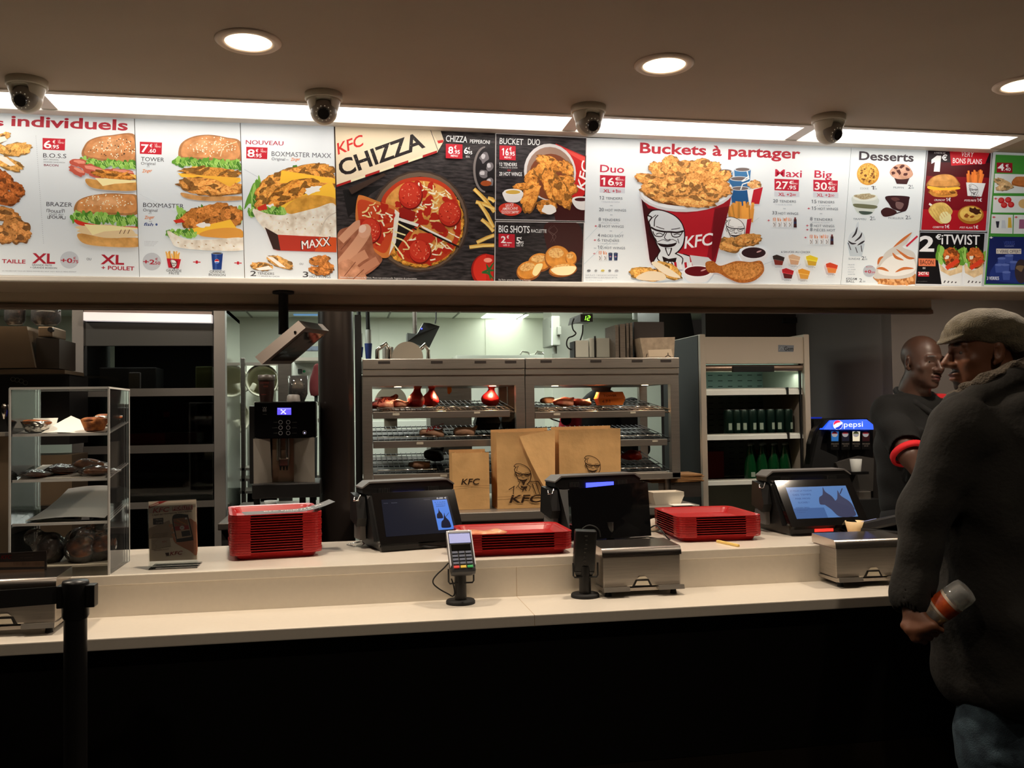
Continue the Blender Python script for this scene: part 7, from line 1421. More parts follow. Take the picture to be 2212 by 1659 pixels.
for k, (ya, yb_) in enumerate(SHC):
    za, zb_ = PY(1625,ya,YF+0.03).z, PY(1625,yb_,YF+0.03).z; b = MB().use(M_RAIL); b.prism([(X0+0.036,YF+0.03,za),(X0+0.036,YF+0.045,za),(X0+0.036,YF+0.045,zb_),(X0+0.036,YF+0.022,zb_),(X0+0.036,YF+0.026,(za+zb_)/2+0.006),(X0+0.036,YF+0.034,za-0.006)], (X1-X0-0.072,0,0)); b.build('price_rail', None, t)
    b = MB().use(M_CIN); b.b2((X0+0.036,YF+0.04,zb_+0.002), (X1-0.036,YF+0.54,zb_+0.010)); b.build('shelf', None, t)
    if k < 2: x = PY(1704,900,YF).x; b = MB().use(M_BLACKM).b2((x,YF+0.018,zb_-0.002), (x+0.012,YF+0.05,za+0.002)); b.build('rail_clip', None, t)
b = MB().use(M_CREAMP); b.b2((X0+0.03,YF,0.05), (X1-0.03,YF+0.6,0.55)); b.build('plinth', None, t)
b = MB().use(mat('cooler_tube', (220,255,240), 0.5, emit=1.6, emit_color=(206,255,236))); b.cyl((X0+0.05,YF+0.10,zh0-0.015), (X1-0.05,YF+0.10,zh0-0.015), 0.012, seg=10); b.build('light_tube', None, t)
# cans and bottles, each one
M_CAN = mat('dark_green_can', (20,44,36), 0.3, metal=0.5); M_CANT = mat('can_lid', (170,176,172), 0.3, metal=1.0); M_LAB = mat('pale_label', (150,168,150), 0.6); M_BOT = mat('green_glass', (10,62,30), 0.12, coat=0.6)
def can(z):
    t = thing('drink_can', 'dark green drink can', 'drink can', (0,0,z), 0, 'dark green cans on the middle cooler shelf')
    MB().use(M_CAN).lathe([(0.024,0.0),(0.029,0.006),(0.029,0.152),(0.025,0.162)], (0,0,0), 20).build('body', None, t, world=False); MB().use(M_CANT).lathe([(0.0,0.160),(0.023,0.160),(0.025,0.164),(0.024,0.165)], (0,0,0), 20).build('can_top', None, t, world=False)
    MB().use(M_LAB).add([(0.0292*math.sin(a), -0.0292*math.cos(a), z_) for a in (-0.35,-0.1,0.15,0.4) for z_ in (0.045,0.085)], [[0,2,3,1],[2,4,5,3],[4,6,7,5]]).build('label', None, t, world=False, fix=False); return t
zc = PY(1625,949,YF+0.03).z+0.011; c0 = None; cols = [1573,1590,1606,1624,1643,1663,1683,1702,1720]
for row, Y in enumerate((YF+0.10, YF+0.175)):
    for i, px in enumerate(cols):
        x = PY(px, 900, Y).x; lab = 'dark green can, %s along the %s row on the middle cooler shelf' % (nth(i), ('front', 'back')[row])
        if x > X1-0.075: continue
        if c0 is None: c0 = can(zc); c0.location = (x,Y,zc); c0['label'] = lab
        else: dup(c0, (x,Y,zc), 0.5*math.sin(i*3+row), lab)
zb2 = PY(1625,1046,YF+0.03).z+0.011; b0 = None
def bottle():
    t = thing('glass_bottle', 'green bottle', 'bottle', (0,0,0), 0, 'green bottles on the lowest cooler shelf')
    MB().use(M_BOT).lathe([(0.0,0.002),(0.030,0.0),(0.037,0.012),(0.038,0.05),(0.034,0.10),(0.024,0.15),(0.015,0.19),(0.0125,0.215)], (0,0,0), 22).build('glass', None, t, world=False); MB().use(M_CANT).lathe([(0.0135,0.212),(0.0145,0.214),(0.014,0.226),(0.0,0.227)], (0,0,0), 16).build('cap', None, t, world=False)
    MB().use(M_LAB).add([(0.0384*math.sin(a), -0.0384*math.cos(a), z_) for a in (-0.3,-0.05,0.2,0.4) for z_ in (0.028,0.056)], [[0,2,3,1],[2,4,5,3],[4,6,7,5]]).build('label', None, t, world=False, fix=False); return t
for row, Y in enumerate((YF+0.12, YF+0.21)):
    for i, px in enumerate((1620,1645,1670,1694)):
        x = PY(px+row*6, 980, Y).x; lab = 'green glass bottle, %s along the %s row on the lowest cooler shelf' % (nth(i), ('front', 'back')[row])
        if b0 is None: b0 = bottle(); b0.location = (x,Y,zb2); b0['label'] = lab
        else: dup(b0, (x,Y,zb2), 0.4*math.sin(i*2.1+row), lab)
for k, (px, m_, w_, lab) in enumerate(((1545,mat('red_carton', (150,50,44), 0.6),0.06,'dim red carton at the cream post end of the lowest cooler shelf'), (1722,mat('red_carton', (150,50,44), 0.6),0.035,'dim red block standing in for a reflection beyond the green bottles'))):  # second block imitates a red reflection on the cooler's inner side
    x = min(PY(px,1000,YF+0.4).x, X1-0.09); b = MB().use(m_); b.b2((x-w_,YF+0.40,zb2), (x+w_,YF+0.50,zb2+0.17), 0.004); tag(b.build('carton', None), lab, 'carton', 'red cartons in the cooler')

# ---- soda machine
YS = 5.0; t = thing('soda_machine', 'black soda machine with a lit blue header beside the cashier', 'soda machine', (PY(1830,1080,YS).x,YS,0.95)); F = lambda x, y, Y=YS: PY(x, y, Y)
b = MB().use(M_BLACK); pr = [F(1752,1078),F(1756,960),F(1764,932),F(1782,908),F(1880,904),F(1892,925),F(1892,1000),F(1893,1078)]; b.prism([v+Vector((0,0.03,0)) for v in pr], (0,0.05,0)); b.b2((X1+0.012,5.08,0.95), (pr[-1].x,5.5,pr[4].z)); b.build('body', None, t)
b = MB().use(M_BLACKM); b.prism([F(1752,1016),F(1768,940),F(1786,906),F(1795,906),F(1778,942),F(1772,970),F(1808,986),F(1812,1016)], (0,0.10,0)); b.build('side_arch', None, t)
b = MB().use(mat('header_blue', (30,84,236), 0.4, emit=0.9)); b.prism([F(1779,928,YS-0.03),F(1793,908,YS-0.01),F(1872,906,YS-0.01),F(1886,917,YS-0.02),F(1887,928,YS-0.03)], (0,0.05,0)); o = b.build('lit_header', None, t)
GP = print_mat('lit_logo', 1.0); P = Print(front_fn(YS-0.033), 0.0004); P.part('logo'); P.ell(1810,918,10.2,10.2,(236,238,250),m=GP); P.ell(1809.5,917,9,9,(226,40,80),m=GP,a0=170,a1=370,n=14); P.blob([(1801,919),(1808,914),(1819,912),(1819,916),(1810,920),(1803,924)],(240,242,252),GP); P.blob([(1804,925),(1812,921),(1819,916),(1818,923),(1811,928)],(30,60,190),GP); P.text('pepsi', 1823, 922.5, 11.5, (232,238,255), 41, -1.2, 0.0, m=GP); P.build(o)
for k, (px, c_) in enumerate(((1804,(34,84,140)), (1827,(40,42,62)), (1850,(196,186,160)), (1871,(64,28,34)))):
    b = MB().use(M_BLACK); pbox(b, px-10, 930, px+10, 972, YS-0.015, 0.08, 0.006); o = b.build('valve', None, t); P = Print(front_fn(YS-0.0155), 0.0004); P.part('badge'); P.poly([(px-8.5,932),(px+8,932),(px+7,953),(px-8,953)], c_, GP if k in (0, 2) else PAPER); P.ell(px-1,938,6.5,6,(206,210,220),m=PAPER); P.ell(px-1,937,6,5,(190,40,50) if k != 2 else (120,130,60),m=PAPER,a0=180,a1=360,n=10); P.text('POUSSEZ', px-8, 960, 2.4, (150,140,130), 16, m=PAPER); P.text('ICI', px-4, 964.5, 2.4, (150,140,130), 8, m=PAPER); P.build(o)
b = MB().use(mat('drip_grey', (70,66,62), 0.5)); b.prism([F(1806,1000,YS-0.02),F(1860,985,YS-0.02),F(1888,990,YS-0.02),F(1886,1060,YS-0.02),F(1838,1074,YS-0.02)], (0,0.04,0)); b.build('splash_plate', None, t); b = MB().use(M_STEEL); pbox(b,1856,1062,1882,1080,YS-0.05,0.1,0.003); b.build('drip_tray', None, t)
c = F(1849,1003,YS-0.10); b = MB().use(M_BLACK); b.b2((c.x-0.05,YS-0.15,c.z-0.055), (c.x+0.05,YS+0.06,c.z-0.04)); b.build('cup_rest', None, t); b = MB().use(mat('white_cup', (206,206,200), 0.6)); b.lathe([(0.026,-0.04),(0.034,0.03),(0.032,0.03),(0.024,-0.036)], (c.x,YS-0.10,c.z), 24); tag(b.build('paper_cup', None), 'pale paper cup under the soda machine valves', 'cup')
b = MB().use(mat('header_blue_dim', (26,50,190), 0.4, emit=0.55)); b.prism([PY(1749,935,5.4),PY(1749,903,5.4),PY(1776,901,5.4),PY(1762,935,5.4)], (0,0.2,0)); b.use(M_BLACKM); b.b2((PY(1749,935,5.41).x,5.52,0.9), (PY(1762,935,5.41).x,5.6,PY(1755,934,5.5).z)); o = b.build('lit_side_panel', None); tag(o, 'dim blue lit panel between the drinks cooler and the soda machine', 'panel')
b = MB().use(M_BLACKM); b.b2((X1+0.012,4.9,0), (PY(1915,1080,4.9).x-0.02,5.5,PY(1830,1079,4.95).z)); tag(b.build('soda_counter', None), 'dark counter carrying the soda machine', 'counter')

# ---- dark round column
c = PY(727,900,4.72); b = MB().use(mat('dark_column', (44,37,34), 0.28, metal=0.25, noise=0.25, nscale=5, stretch=(1,1,0.6))); b.cyl((c.x,4.72,0), (c.x,4.72,2.4), 0.088, seg=40); struct('wall_column', b)
b = MB().use(M_BLACKM); pbox(b,766,680,784,1100,4.85,0.1); struct('trim_6', b)

# ---- dark glass fronted fridge
YG = 4.75; t = thing('glass_fridge', 'tall dark fridge with grey posts and a lit top strip', 'fridge', (PY(320,1100,YG).x,YG,0)); M_POST = mat('grey_post', (138,134,130), 0.4, metal=0.35)
xp = [PY(155,900,YG).x, PY(180,900,YG).x, PY(462,900,YG).x, PY(487,900,YG).x]; zg = PY(320,663,YG).z
for a_, c_ in ((0,1),(2,3)): b = MB().use(M_POST); b.b2((xp[a_],YG,0.05), (xp[c_],YG+0.07,zg), 0.003); b.build('post', None, t)
b = MB().use(mat('fridge_header', (120,104,96), 0.5)); b.prism([PY(181,669,YG),PY(458,673,YG),PY(458,678,YG),PY(181,674,YG)], (0,0.05,0)); b.build('header', None, t)
b = MB().use(mat('fridge_strip', (236,228,226), 0.5, emit=0.55)); b.prism([PY(180,674,YG-0.03),PY(457,679,YG-0.03),PY(457,697,YG-0.03),PY(180,692,YG-0.03)], (0,0.05,0)); b.build('lit_strip', None, t)
b = MB().use(mat('fridge_fascia', (62,62,60), 0.45)); pbox(b,181,697,460,747,YG+0.012,0.02); b.build('fascia', None, t)
M_FIN = mat('fridge_inside', (26,25,24), 0.7, noise=0.2, nscale=3)
b = MB().use(M_FIN); b.b2((xp[1],YG+0.62,0.1), (xp[2],YG+0.66,zg)); b.b2((xp[0],YG+0.07,0.1), (xp[0]+0.02,YG+0.66,zg)); b.b2((xp[0],YG+0.05,zg-0.02), (xp[3],YG+0.66,zg)); b.b2((xp[0],YG+0.02,0.05), (xp[3],YG+0.66,0.2)); b.build('liner', None, t)
M_SIDE = mat('polished_side', (196,198,192), 0.10, metal=1.0, bump=0.12, bscale=3.5); b = MB().use(M_SIDE); b.b2((xp[3]-0.012,YG+0.07,0.05), (xp[3],YG+0.66,zg)); b.build('polished_side', None, t)
for (ya, yb_) in ((839,856), (962,979), (1085,1099)): b = MB().use(mat('fridge_shelf', (92,88,84), 0.5)); a_ = PY(320,ya,YG); c_ = PY(320,yb_,YG); b.b2((xp[1],YG-0.001,c_.z), (xp[2],YG+0.045,a_.z)); b.b2((xp[1],YG+0.04,a_.z-0.012), (xp[2],YG+0.6,a_.z-0.004)); b.build('shelf', None, t)
b = MB().use(clear_mat('fridge_glass', (206,208,206), 0.08)); pbox(b,181,747,460,1150,YG+0.006,0.006); b.build('glass_door', None, t)
light_area('fridge_fill', ((xp[1]+xp[2])/2,YG+0.12,zg-0.12), 0.5, 0.5, (1.0,0.95,0.9), size_y=0.06)  # added dim light that lifts the dark fridge inside
zs = [PY(320,y,YG+0.05).z-0.004 for y in (839,962)]
def in_fridge(name, label, cat, px, Y, k, w_, d_, h_, m, grp=None):
    x = PY(px, 850, Y).x; b = MB().use(m); b.b2((x-w_/2,Y,zs[k]), (x+w_/2,Y+d_,zs[k]+h_), 0.006); return tag(b.build(name, None), label, cat, grp)
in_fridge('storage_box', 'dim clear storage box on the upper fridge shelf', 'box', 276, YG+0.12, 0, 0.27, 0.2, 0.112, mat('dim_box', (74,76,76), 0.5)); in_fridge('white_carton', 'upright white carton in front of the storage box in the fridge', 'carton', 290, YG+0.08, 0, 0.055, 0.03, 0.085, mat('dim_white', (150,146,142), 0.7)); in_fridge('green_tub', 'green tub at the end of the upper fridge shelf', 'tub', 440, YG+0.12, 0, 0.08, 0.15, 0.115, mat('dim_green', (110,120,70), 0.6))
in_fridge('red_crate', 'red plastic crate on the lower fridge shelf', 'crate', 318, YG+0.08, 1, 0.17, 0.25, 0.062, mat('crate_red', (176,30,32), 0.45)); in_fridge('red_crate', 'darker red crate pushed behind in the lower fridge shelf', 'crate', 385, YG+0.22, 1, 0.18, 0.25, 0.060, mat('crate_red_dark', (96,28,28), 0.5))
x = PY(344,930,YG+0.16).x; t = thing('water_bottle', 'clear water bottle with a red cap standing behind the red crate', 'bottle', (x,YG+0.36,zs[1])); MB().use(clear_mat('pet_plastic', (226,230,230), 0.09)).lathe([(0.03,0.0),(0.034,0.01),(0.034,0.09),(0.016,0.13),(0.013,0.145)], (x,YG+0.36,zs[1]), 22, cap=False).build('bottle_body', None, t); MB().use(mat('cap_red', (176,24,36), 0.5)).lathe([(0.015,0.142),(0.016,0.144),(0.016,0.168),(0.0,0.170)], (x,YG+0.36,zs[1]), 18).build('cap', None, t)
b = MB().use(M_CABLE).tube([(PY(290,960,YG+0.3).x,YG+0.3,zs[1]+0.05),(PY(300,920,YG+0.3).x,YG+0.3,zs[1]+0.10),(PY(322,910,YG+0.3).x,YG+0.3,zs[1]+0.10),(PY(338,935,YG+0.3).x,YG+0.3,zs[1]+0.05)], 0.004, 8, smooth_path=5); tag(b.build('thin_hoop', None), 'thin curved handle rising over the red crate in the fridge', 'hoop')

# ---- stainless coffee machine with two bean hoppers, far end
YC = 4.30; F = lambda x, y, Y=YC: PY(x, y, Y); t = thing('bean_coffee_machine', 'large stainless machine with two clear bean hoppers behind the pastry display', 'coffee machine', (F(30,1200).x,YC,0.975))
M_HOP = clear_mat('hopper_plastic', (196,186,176), 0.10, haze=0.05); M_WARMS = mat('warm_steel', (150,130,108), 0.36, metal=0.9, noise=0.12, nscale=6)
b = MB().use(M_WARMS); b.prism([F(-60,704),F(58,705),F(76,794),F(-60,796)], (0,0.3,0)); b.build('tapered_body', None, t)
b = MB().use(mat('dark_steel_panel', (52,46,40), 0.5, metal=0.6)); b.prism([F(78,730,YC+0.02),F(128,732,YC+0.02),F(128,796,YC+0.02),F(78,796,YC+0.02)], (0,0.25,0)); b.use(M_WARMS); pbox(b,82,705,114,728,YC+0.05,0.2,0.006); b.build('side_unit', None, t)
b = MB().use(M_WARMS); b.prism([F(-60,798,YC-0.03),F(98,797,YC-0.03),F(140,799,YC-0.03),F(140,807,YC-0.03),F(-60,808,YC-0.03)], (0,0.3,0)); b.build('ledge_bar', None, t)
b = MB().use(M_BLACK); pbox(b,-60,808,150,960,YC+0.05,0.3); b.build('dark_front', None, t); b = MB().use(M_WARMS); pbox(b,-60,944,22,1250,YC-0.02,0.3); pbox(b,22,985,155,1160,YC+0.06,0.26); b.build('lower_panel', None, t)
b = MB().use(mat('button_ring', (90,88,84), 0.4))
for x, y in ((28,819),(37,821),(46,823),(55,827)): c = F(x,y,YC+0.045); n = 20; b.tube([(c.x+0.009*math.cos(2*PI*k/n),YC+0.045,c.z+0.009*math.sin(2*PI*k/n)) for k in range(n)], 0.0012, 6, True)
b.build('button_rings', None, t)
c = F(9,890,YC+0.01); b = MB().use(M_CHROME); b.lathe([(0.008,0.035),(0.014,0.02),(0.013,0.0),(0.010,-0.02),(0.006,-0.03)], (c.x,YC+0.01,c.z), 16); b.tube([(c.x+0.02,YC,c.z+0.03),(c.x+0.03,YC-0.01,c.z-0.01)], 0.006); b.build('spout', None, t); b = MB().use(M_STEEL); b.b2((F(-60,940,YC-0.08).x,YC-0.14,F(0,942,YC-0.1).z), (F(18,938,YC-0.1).x,YC,F(0,934,YC-0.1).z)); b.build('drip_tray', None, t)
for x0, x1, lab in ((2,48,'a'),(58,122,'b')):
    a_, c_ = F(x0,690,YC+0.12), F(x1,690,YC+0.12); xc, rr = (a_.x+c_.x)/2, (c_.x-a_.x)/2; z0, z1 = F(x0,700,YC+0.12).z, min(F(x0,645,YC+0.12).z, 2.2)
    o = MB().use(M_HOP).lathe([(rr*.7,0.0),(rr,0.02),(rr,z1-z0-0.03),(rr*.8,z1-z0),(0.0,z1-z0+0.004)], (xc,YC+0.12+rr,z0), 30, cap=False).build('hopper', None, t)
    MB().use(mat('coffee_beans', (86,44,28), 0.5, noise=0.6, nscale=55, dark=(30,14,10), bump=0.9, bscale=60)).lathe([(0.0,0.0),(rr*.66,0.002),(rr*.95,0.022),(rr*.95,(0.075 if lab == 'a' else 0.055)),(rr*.5,(0.085 if lab == 'a' else 0.065)),(0.0,(0.08 if lab == 'a' else 0.06))], (xc,YC+0.12+rr,z0), 26).build('beans', None, o)
b = MB().use(M_BLACK); c = F(109,712,YC+0.04); b.cyl((c.x,YC+0.035,c.z), (c.x,YC+0.06,c.z), 0.011); b.build('knob', None, t)
b = MB().use(mat('blue_glass_panel', (40,44,176), 0.3, emit=0.28)); pbox(b,30,886,72,905,YC+0.044,0.004); b.build('blue_panel', None, t)

# ---- automatic coffee machine
YM = 4.40; F = lambda x, y, Y=YM: PY(x, y, Y); t = thing('coffee_machine', 'black and steel coffee machine with a small blue display', 'coffee machine', (F(617,1100).x,YM,0.985)); M_DOOR = mat('machine_door', (150,142,132), 0.42, metal=0.6)
b = MB().use(M_BLACKG); pbox(b,549,868,683,946,YM,0.30,0.006); b.use(M_BLACK); pbox(b,538,877,552,1045,YM+0.05,0.2,0.004); pbox(b,560,946,672,1050,YM+0.10,0.2); o = b.build('upper_panel', None, t)
P = Print(front_fn(YM-0.0006), 0.0003); P.part('print'); P.poly([(599,881),(629,881),(629,896),(599,896)], (84,72,255), mat('lcd_blue', (84,72,255), 0.4, emit=1.6)); P.poly([(600,882),(628,882),(628,884),(600,884)], (150,150,255), GP)
for a_ in (((607,894),(617,885)), ((607,885),(617,894)), ((606,886),(609,885)), ((615,894),(618,893))): P.line(a_, 2.2, (226,226,255), GP)
for r_ in range(3):
    for x in (606, 622.5):
        n = 20; y = 912+r_*11.7; P.line([(x+4*math.cos(2*PI*k/n), y+4*math.sin(2*PI*k/n)) for k in range(n+1)], 1.0, (120,118,120), PAPER)
    P.text('CAFE', 591-3*(r_ % 2), 913+r_*11.7, 1.6, (70,68,68), 9+3*(r_ % 2), m=PAPER); P.text('LONG', 631, 913+r_*11.7, 1.6, (70,68,68), 10, m=PAPER)
P.ell(658,934.5,4.4,4.4,(130,126,140),m=PAPER); P.ell(658,934.5,3.4,3.4,(12,12,12),m=PAPER); P.ell(658,935,1.6,1.6,(210,210,255),m=GP); P.text('WMF', 567, 890, 6, (104,102,102), 9, m=PAPER); P.text('W', 567, 884, 5, (104,102,102), 9, m=PAPER); P.text('1400', 567, 896, 2, (60,58,58), 9, m=PAPER); P.build(o)
b = MB().use(M_DOOR); b.prism([F(547,948,YM-0.01),F(583,948,YM+0.02),F(588,1044,YM+0.04),F(548,1049,YM-0.02)], (0,0.03,0)); b.build('side_door', None, t); b = MB().use(M_DOOR); b.prism([F(634,947,YM+0.04),F(679,945,YM-0.01),F(680,1045,YM-0.02),F(635,1044,YM+0.04)], (0,0.03,0)); b.build('side_door', None, t)
b = MB().use(mat('splash_steel', (150,132,112), 0.3, metal=0.9)); pbox(b,588,947,636,1045,YM+0.07,0.03); b.build('splash_back', None, t)
b = MB().use(M_CHROME); 
for x in (602, 621): c = F(x,970,YM+0.02); b.cyl((c.x,YM+0.02,F(x,946).z), (c.x,YM+0.02,F(x,995).z), 0.010, seg=14)
pbox(b,602,990,624,1008,YM-0.01,0.06,0.006); b.use(M_BLACK); 
for x in (606, 613, 620): c = F(x,1010,YM+0.01); b.cyl((c.x,YM+0.01,F(x,1007).z), (c.x,YM+0.01,F(x,1016).z), 0.005, 0.003, seg=10)
b.build('coffee_spout', None, t); b = MB().use(M_BLACK); pbox(b,544,1046,692,1074,YM-0.05,0.32,0.006); b.build('drip_tray', None, t)
for x in (556, 654, 676): b = MB().use(M_BLACK); c = F(x,1080,YM+0.05); b.b2((c.x-0.014,YM+0.02,0.985), (c.x+0.014,YM+0.06,F(x,1073).z)); b.build('leg', None, t)
c = F(576,868,YM+0.12); b = MB().use(mat('brown_hopper', (40,24,20), 0.35)); h_ = F(576,810,YM+0.12).z-c.z; b.lathe([(0.030,0.0),(0.036,h_*.4),(0.037,h_*.8)], (c.x,YM+0.12,c.z), 24); o = b.build('hopper', None, t); MB().use(mat('hopper_lid', (70,64,58), 0.4)).lathe([(0.038,h_*.78),(0.040,h_*.80),(0.039,h_),(0.0,h_*1.02)], (c.x,YM+0.12,c.z), 24).build('lid', None, o)
P = Print(lambda x, y, h: F(x, y, YM+0.080-h), 0.0003); P.part('print'); P.text('COFFEE', 561, 829, 4, (90,40,32), 20, m=PAPER); P.text('BEANS', 569, 836, 3.4, (110,50,36), 10, m=PAPER); P.text('machine', 564, 853, 2.2, (130,50,44), 11, m=PAPER); P.build(o)
c = F(644,868,YM+0.14); h_ = F(644,812,YM+0.14).z-c.z; o = MB().use(M_HOP).lathe([(0.030,0.0),(0.045,h_*.3),(0.046,h_),(0.043,h_),(0.042,h_*.3)], (c.x,YM+0.14,c.z), 26, cap=False).build('hopper', None, t); MB().use(mat('coffee_beans', (86,44,28), 0.5)).lathe([(0.0,0.0),(0.028,0.0),(0.041,h_*.3),(0.041,h_*.5),(0.0,h_*.56)], (c.x,YM+0.14,c.z), 22).build('beans', None, o)
c = F(634,868,YM+0.05); b = MB().use(mat('frosted_cup', (120,114,108), 0.5)); b.lathe([(0.032,0.0),(0.028,0.03),(0.020,0.034),(0.0,0.035)], (c.x,YM+0.05,c.z), 22); b.build('filter_lid', None, t)
c = PZ(585,1097,0.985); b = MB().use(mat('white_cup', (206,206,200), 0.6)).lathe([(0.0,0.003),(0.026,0.0),(0.033,0.036),(0.031,0.036),(0.024,0.004)], (c.x,c.y,0.985), 26); tag(b.build('paper_cup', None), 'white paper cup standing below the coffee machine', 'cup')

# ---- ticket screen hung from the bulkhead
t = thing('hung_screen', 'grey order screen hung at a slant from the bulkhead on a black pole', 'order screen', (PY(612,627,3.95).x,3.95,BZ)); c = PY(612,627,3.95)
b = MB().use(M_BLACKM).lathe([(0.0,-0.001),(0.044,-0.001),(0.044,-0.010),(0.022,-0.013)], (c.x,3.95,BZ), 28); b.build('ceiling_plate', None, t); b = MB().use(M_BLACKM); z1 = PY(613,722,3.95).z; b.cyl((c.x,3.95,BZ-0.01), (c.x,3.95,z1), 0.0195, 0.0215, 20); b.build('pole', None, t)
A, B_, C_, D_ = PY(566,787,3.80), PY(660,708,3.83), PY(711,715,4.10), PY(629,786,4.07); n_ = (B_-A).cross(D_-A).normalized(); n_ = n_ if n_.z > 0 else -n_
b = MB().use(mat('screen_housing', (100,90,83), 0.4, metal=0.3)); b.slab([A,B_,C_,D_], n_*0.042); b.build('housing', None, t)
L4 = lambda u, v: A.lerp(D_, u).lerp(B_.lerp(C_, u), v)-n_*0.0015
b = MB().use(M_BLACKG); b.slab([L4(.12,.10),L4(.12,.90),L4(.93,.90),L4(.93,.10)], n_*0.001); b.build('glass', None, t); b = MB().use(M_CHROME); c = A.lerp(B_, .82)+n_*0.012-(D_-A).normalized()*0.001; b.cyl(c, c-(D_-A).normalized()*0.008, 0.005, seg=12); b.build('bolt', None, t)
b = MB().use(M_BLACKM); m_ = (A+B_+C_+D_)/4+n_*0.042; b.tube([m_, m_+n_*0.02, Vector((PY(612,627,3.95).x,3.95,z1+0.02))], 0.014, 10); b.build('bracket', None, t)
# ================================================================ the kitchen beyond
t = thing('kitchen_light_panel', 'square white light panel in the kitchen ceiling', 'ceiling light', (0,0,KC)); c = PZ(1091,683,KC)
t.location = (c.x, min(c.y,8.0), KC)
a_, b_, c_, d_ = PZ(1052,677,KC), PZ(1142,679.5,KC), PZ(1127,688.5,KC), PZ(1039.5,686,KC)
b = MB().use(mat('kitchen_led', (255,255,255), 0.5, emit=5, emit_color=(246,255,240))); b.slab([a_,b_,c_,d_], (0,0,0.004)); b.v = [(x,y,KC-0.004+(z-KC)*0.5) for x, y, z in b.v]; b.build('diffuser', None, t)
for x, y in ((-1.5,5.2), (-0.5,6.8), (0.3,6.0), (0.3,7.6), (1.4,6.2), (2.2,7.4), (-0.42,5.35)): light_area('kitchen_light', (x,y,KC-0.02), 0.55, 13, (0.93,1.0,0.90))  # the last one is added to brighten the white tubs
light_area('cooler_light', ((PY(1630,800,5.2).x),5.20,1.66), 0.5, 1.1, (0.75,1.0,0.9), size_y=0.05)

# white run of equipment along the back wall
M_KW = mat('kitchen_white', (214,216,206), 0.45)
b = MB().use(M_KW); pbox(b,985,767,1240,800,8.0,0.4,0.01); b.b2((PY(990,800,8.0).x,8.02,0), (PY(1235,800,8.0).x,8.4,PY(1100,798,8.0).z)); tag(b.build('kitchen_counter', None), 'long white kitchen worktop under the back wall', 'counter')
b = MB().use(M_KW); pbox(b,1160,760,1230,768,8.05,0.3,0.01); tag(b.build('white_tub', None), 'low white tub on the kitchen worktop beside the electrical box', 'tub')
for x, lab in ((1133,'small chrome clip on the kitchen worktop'), (1165,'pair of chrome tongs on the kitchen worktop')): b = MB().use(M_CHROME); c = PY(x,766.5,8.03); b.tube([(c.x-0.04,8.03,c.z),(c.x-0.02,8.03,c.z+0.03),(c.x+0.03,8.03,c.z+0.02),(c.x+0.05,8.03,c.z)], 0.008); tag(b.build('chrome_clip', None), lab, 'utensil')
t = thing('electrical_box', 'grey electrical box with a label fixed at the kitchen pillar', 'electrical box', tuple(PY(1198,748,6.6))); b = MB().use(mat('box_grey', (168,172,160), 0.5)); pbox(b,1191,682,1211,746,6.6,0.32,0.008); b.use(mat('box_face', (214,218,208), 0.5)); b.prism([PY(1184,692,6.9),PY(1191,685,6.6),PY(1191,746,6.6),PY(1184,748,6.9)], (0.01,0,0)); b.build('box', None, t); b = MB().use(mat('socket_grey', (150,152,142), 0.5)); pbox(b,1205,705,1213,723,6.55,0.05,0.005); b.build('switch', None, t); b = MB().use(mat('sticker_dark', (84,84,80), 0.6)); b.prism([PY(1184.5,698,6.88),PY(1190.5,693,6.62),PY(1190.5,708,6.62),PY(1184.5,712,6.88)], (-0.004,0,0)); b.build('sticker', None, t); b = MB().use(mat('box_grey', (168,172,160), 0.5)); c = PY(1198,755,6.7); b.cyl((c.x,6.7,PY(1198,746,6.7).z), (c.x,6.7,PY(1198,764,6.7).z), 0.018); b.build('conduit', None, t)
b = MB().use(M_KWALL); b.b2((PY(1195,900,6.9).x,6.9,0), (PY(1262,900,6.9).x,7.2,2.3)); struct('wall_pillar', b)

# order timer reading 12
t = thing('order_timer', 'small hanging timer box with green digits reading 12', 'timer', tuple(PY(1262,680,5.0))); b = MB().use(M_BLACK); pbox(b,1254,678,1281,695,5.0,0.12,0.003); b.use(M_GREYP); b.prism([PY(1236,700,5.1),PY(1240,684,5.1),PY(1254,679,5.0),PY(1254,695,5.0)], (0,0.1,0)); b.build('case', None, t)
GG = mat('digit_green', (150,255,60), 0.4, emit=2.0); P = Print(front_fn(4.9985), 0.0004); P.part('digits')
for a_ in (((1266,682.5),(1265,686.5)), ((1265,687.5),(1264,691.5)), ((1269.5,682.3),(1274.5,682.6)), ((1274.8,683),(1274,686.7)), ((1269,686.8),(1274,687)), ((1268.8,687.4),(1268,691.2)), ((1268,691.6),(1273.4,691.8))): P.line(a_, 1.6, (150,255,60), GG)
P.build(t); b = MB().use(M_CABLE).tube([PY(x,y,5.02) for x, y in ((1240,688),(1236,700),(1238,712),(1244,720),(1238,726),(1228,730),(1224,740),(1226,750),(1234,755),(1244,752),(1252,738),(1258,720),(1259,702))], 0.004, 8, smooth_path=5); b.build('cable', None, t)
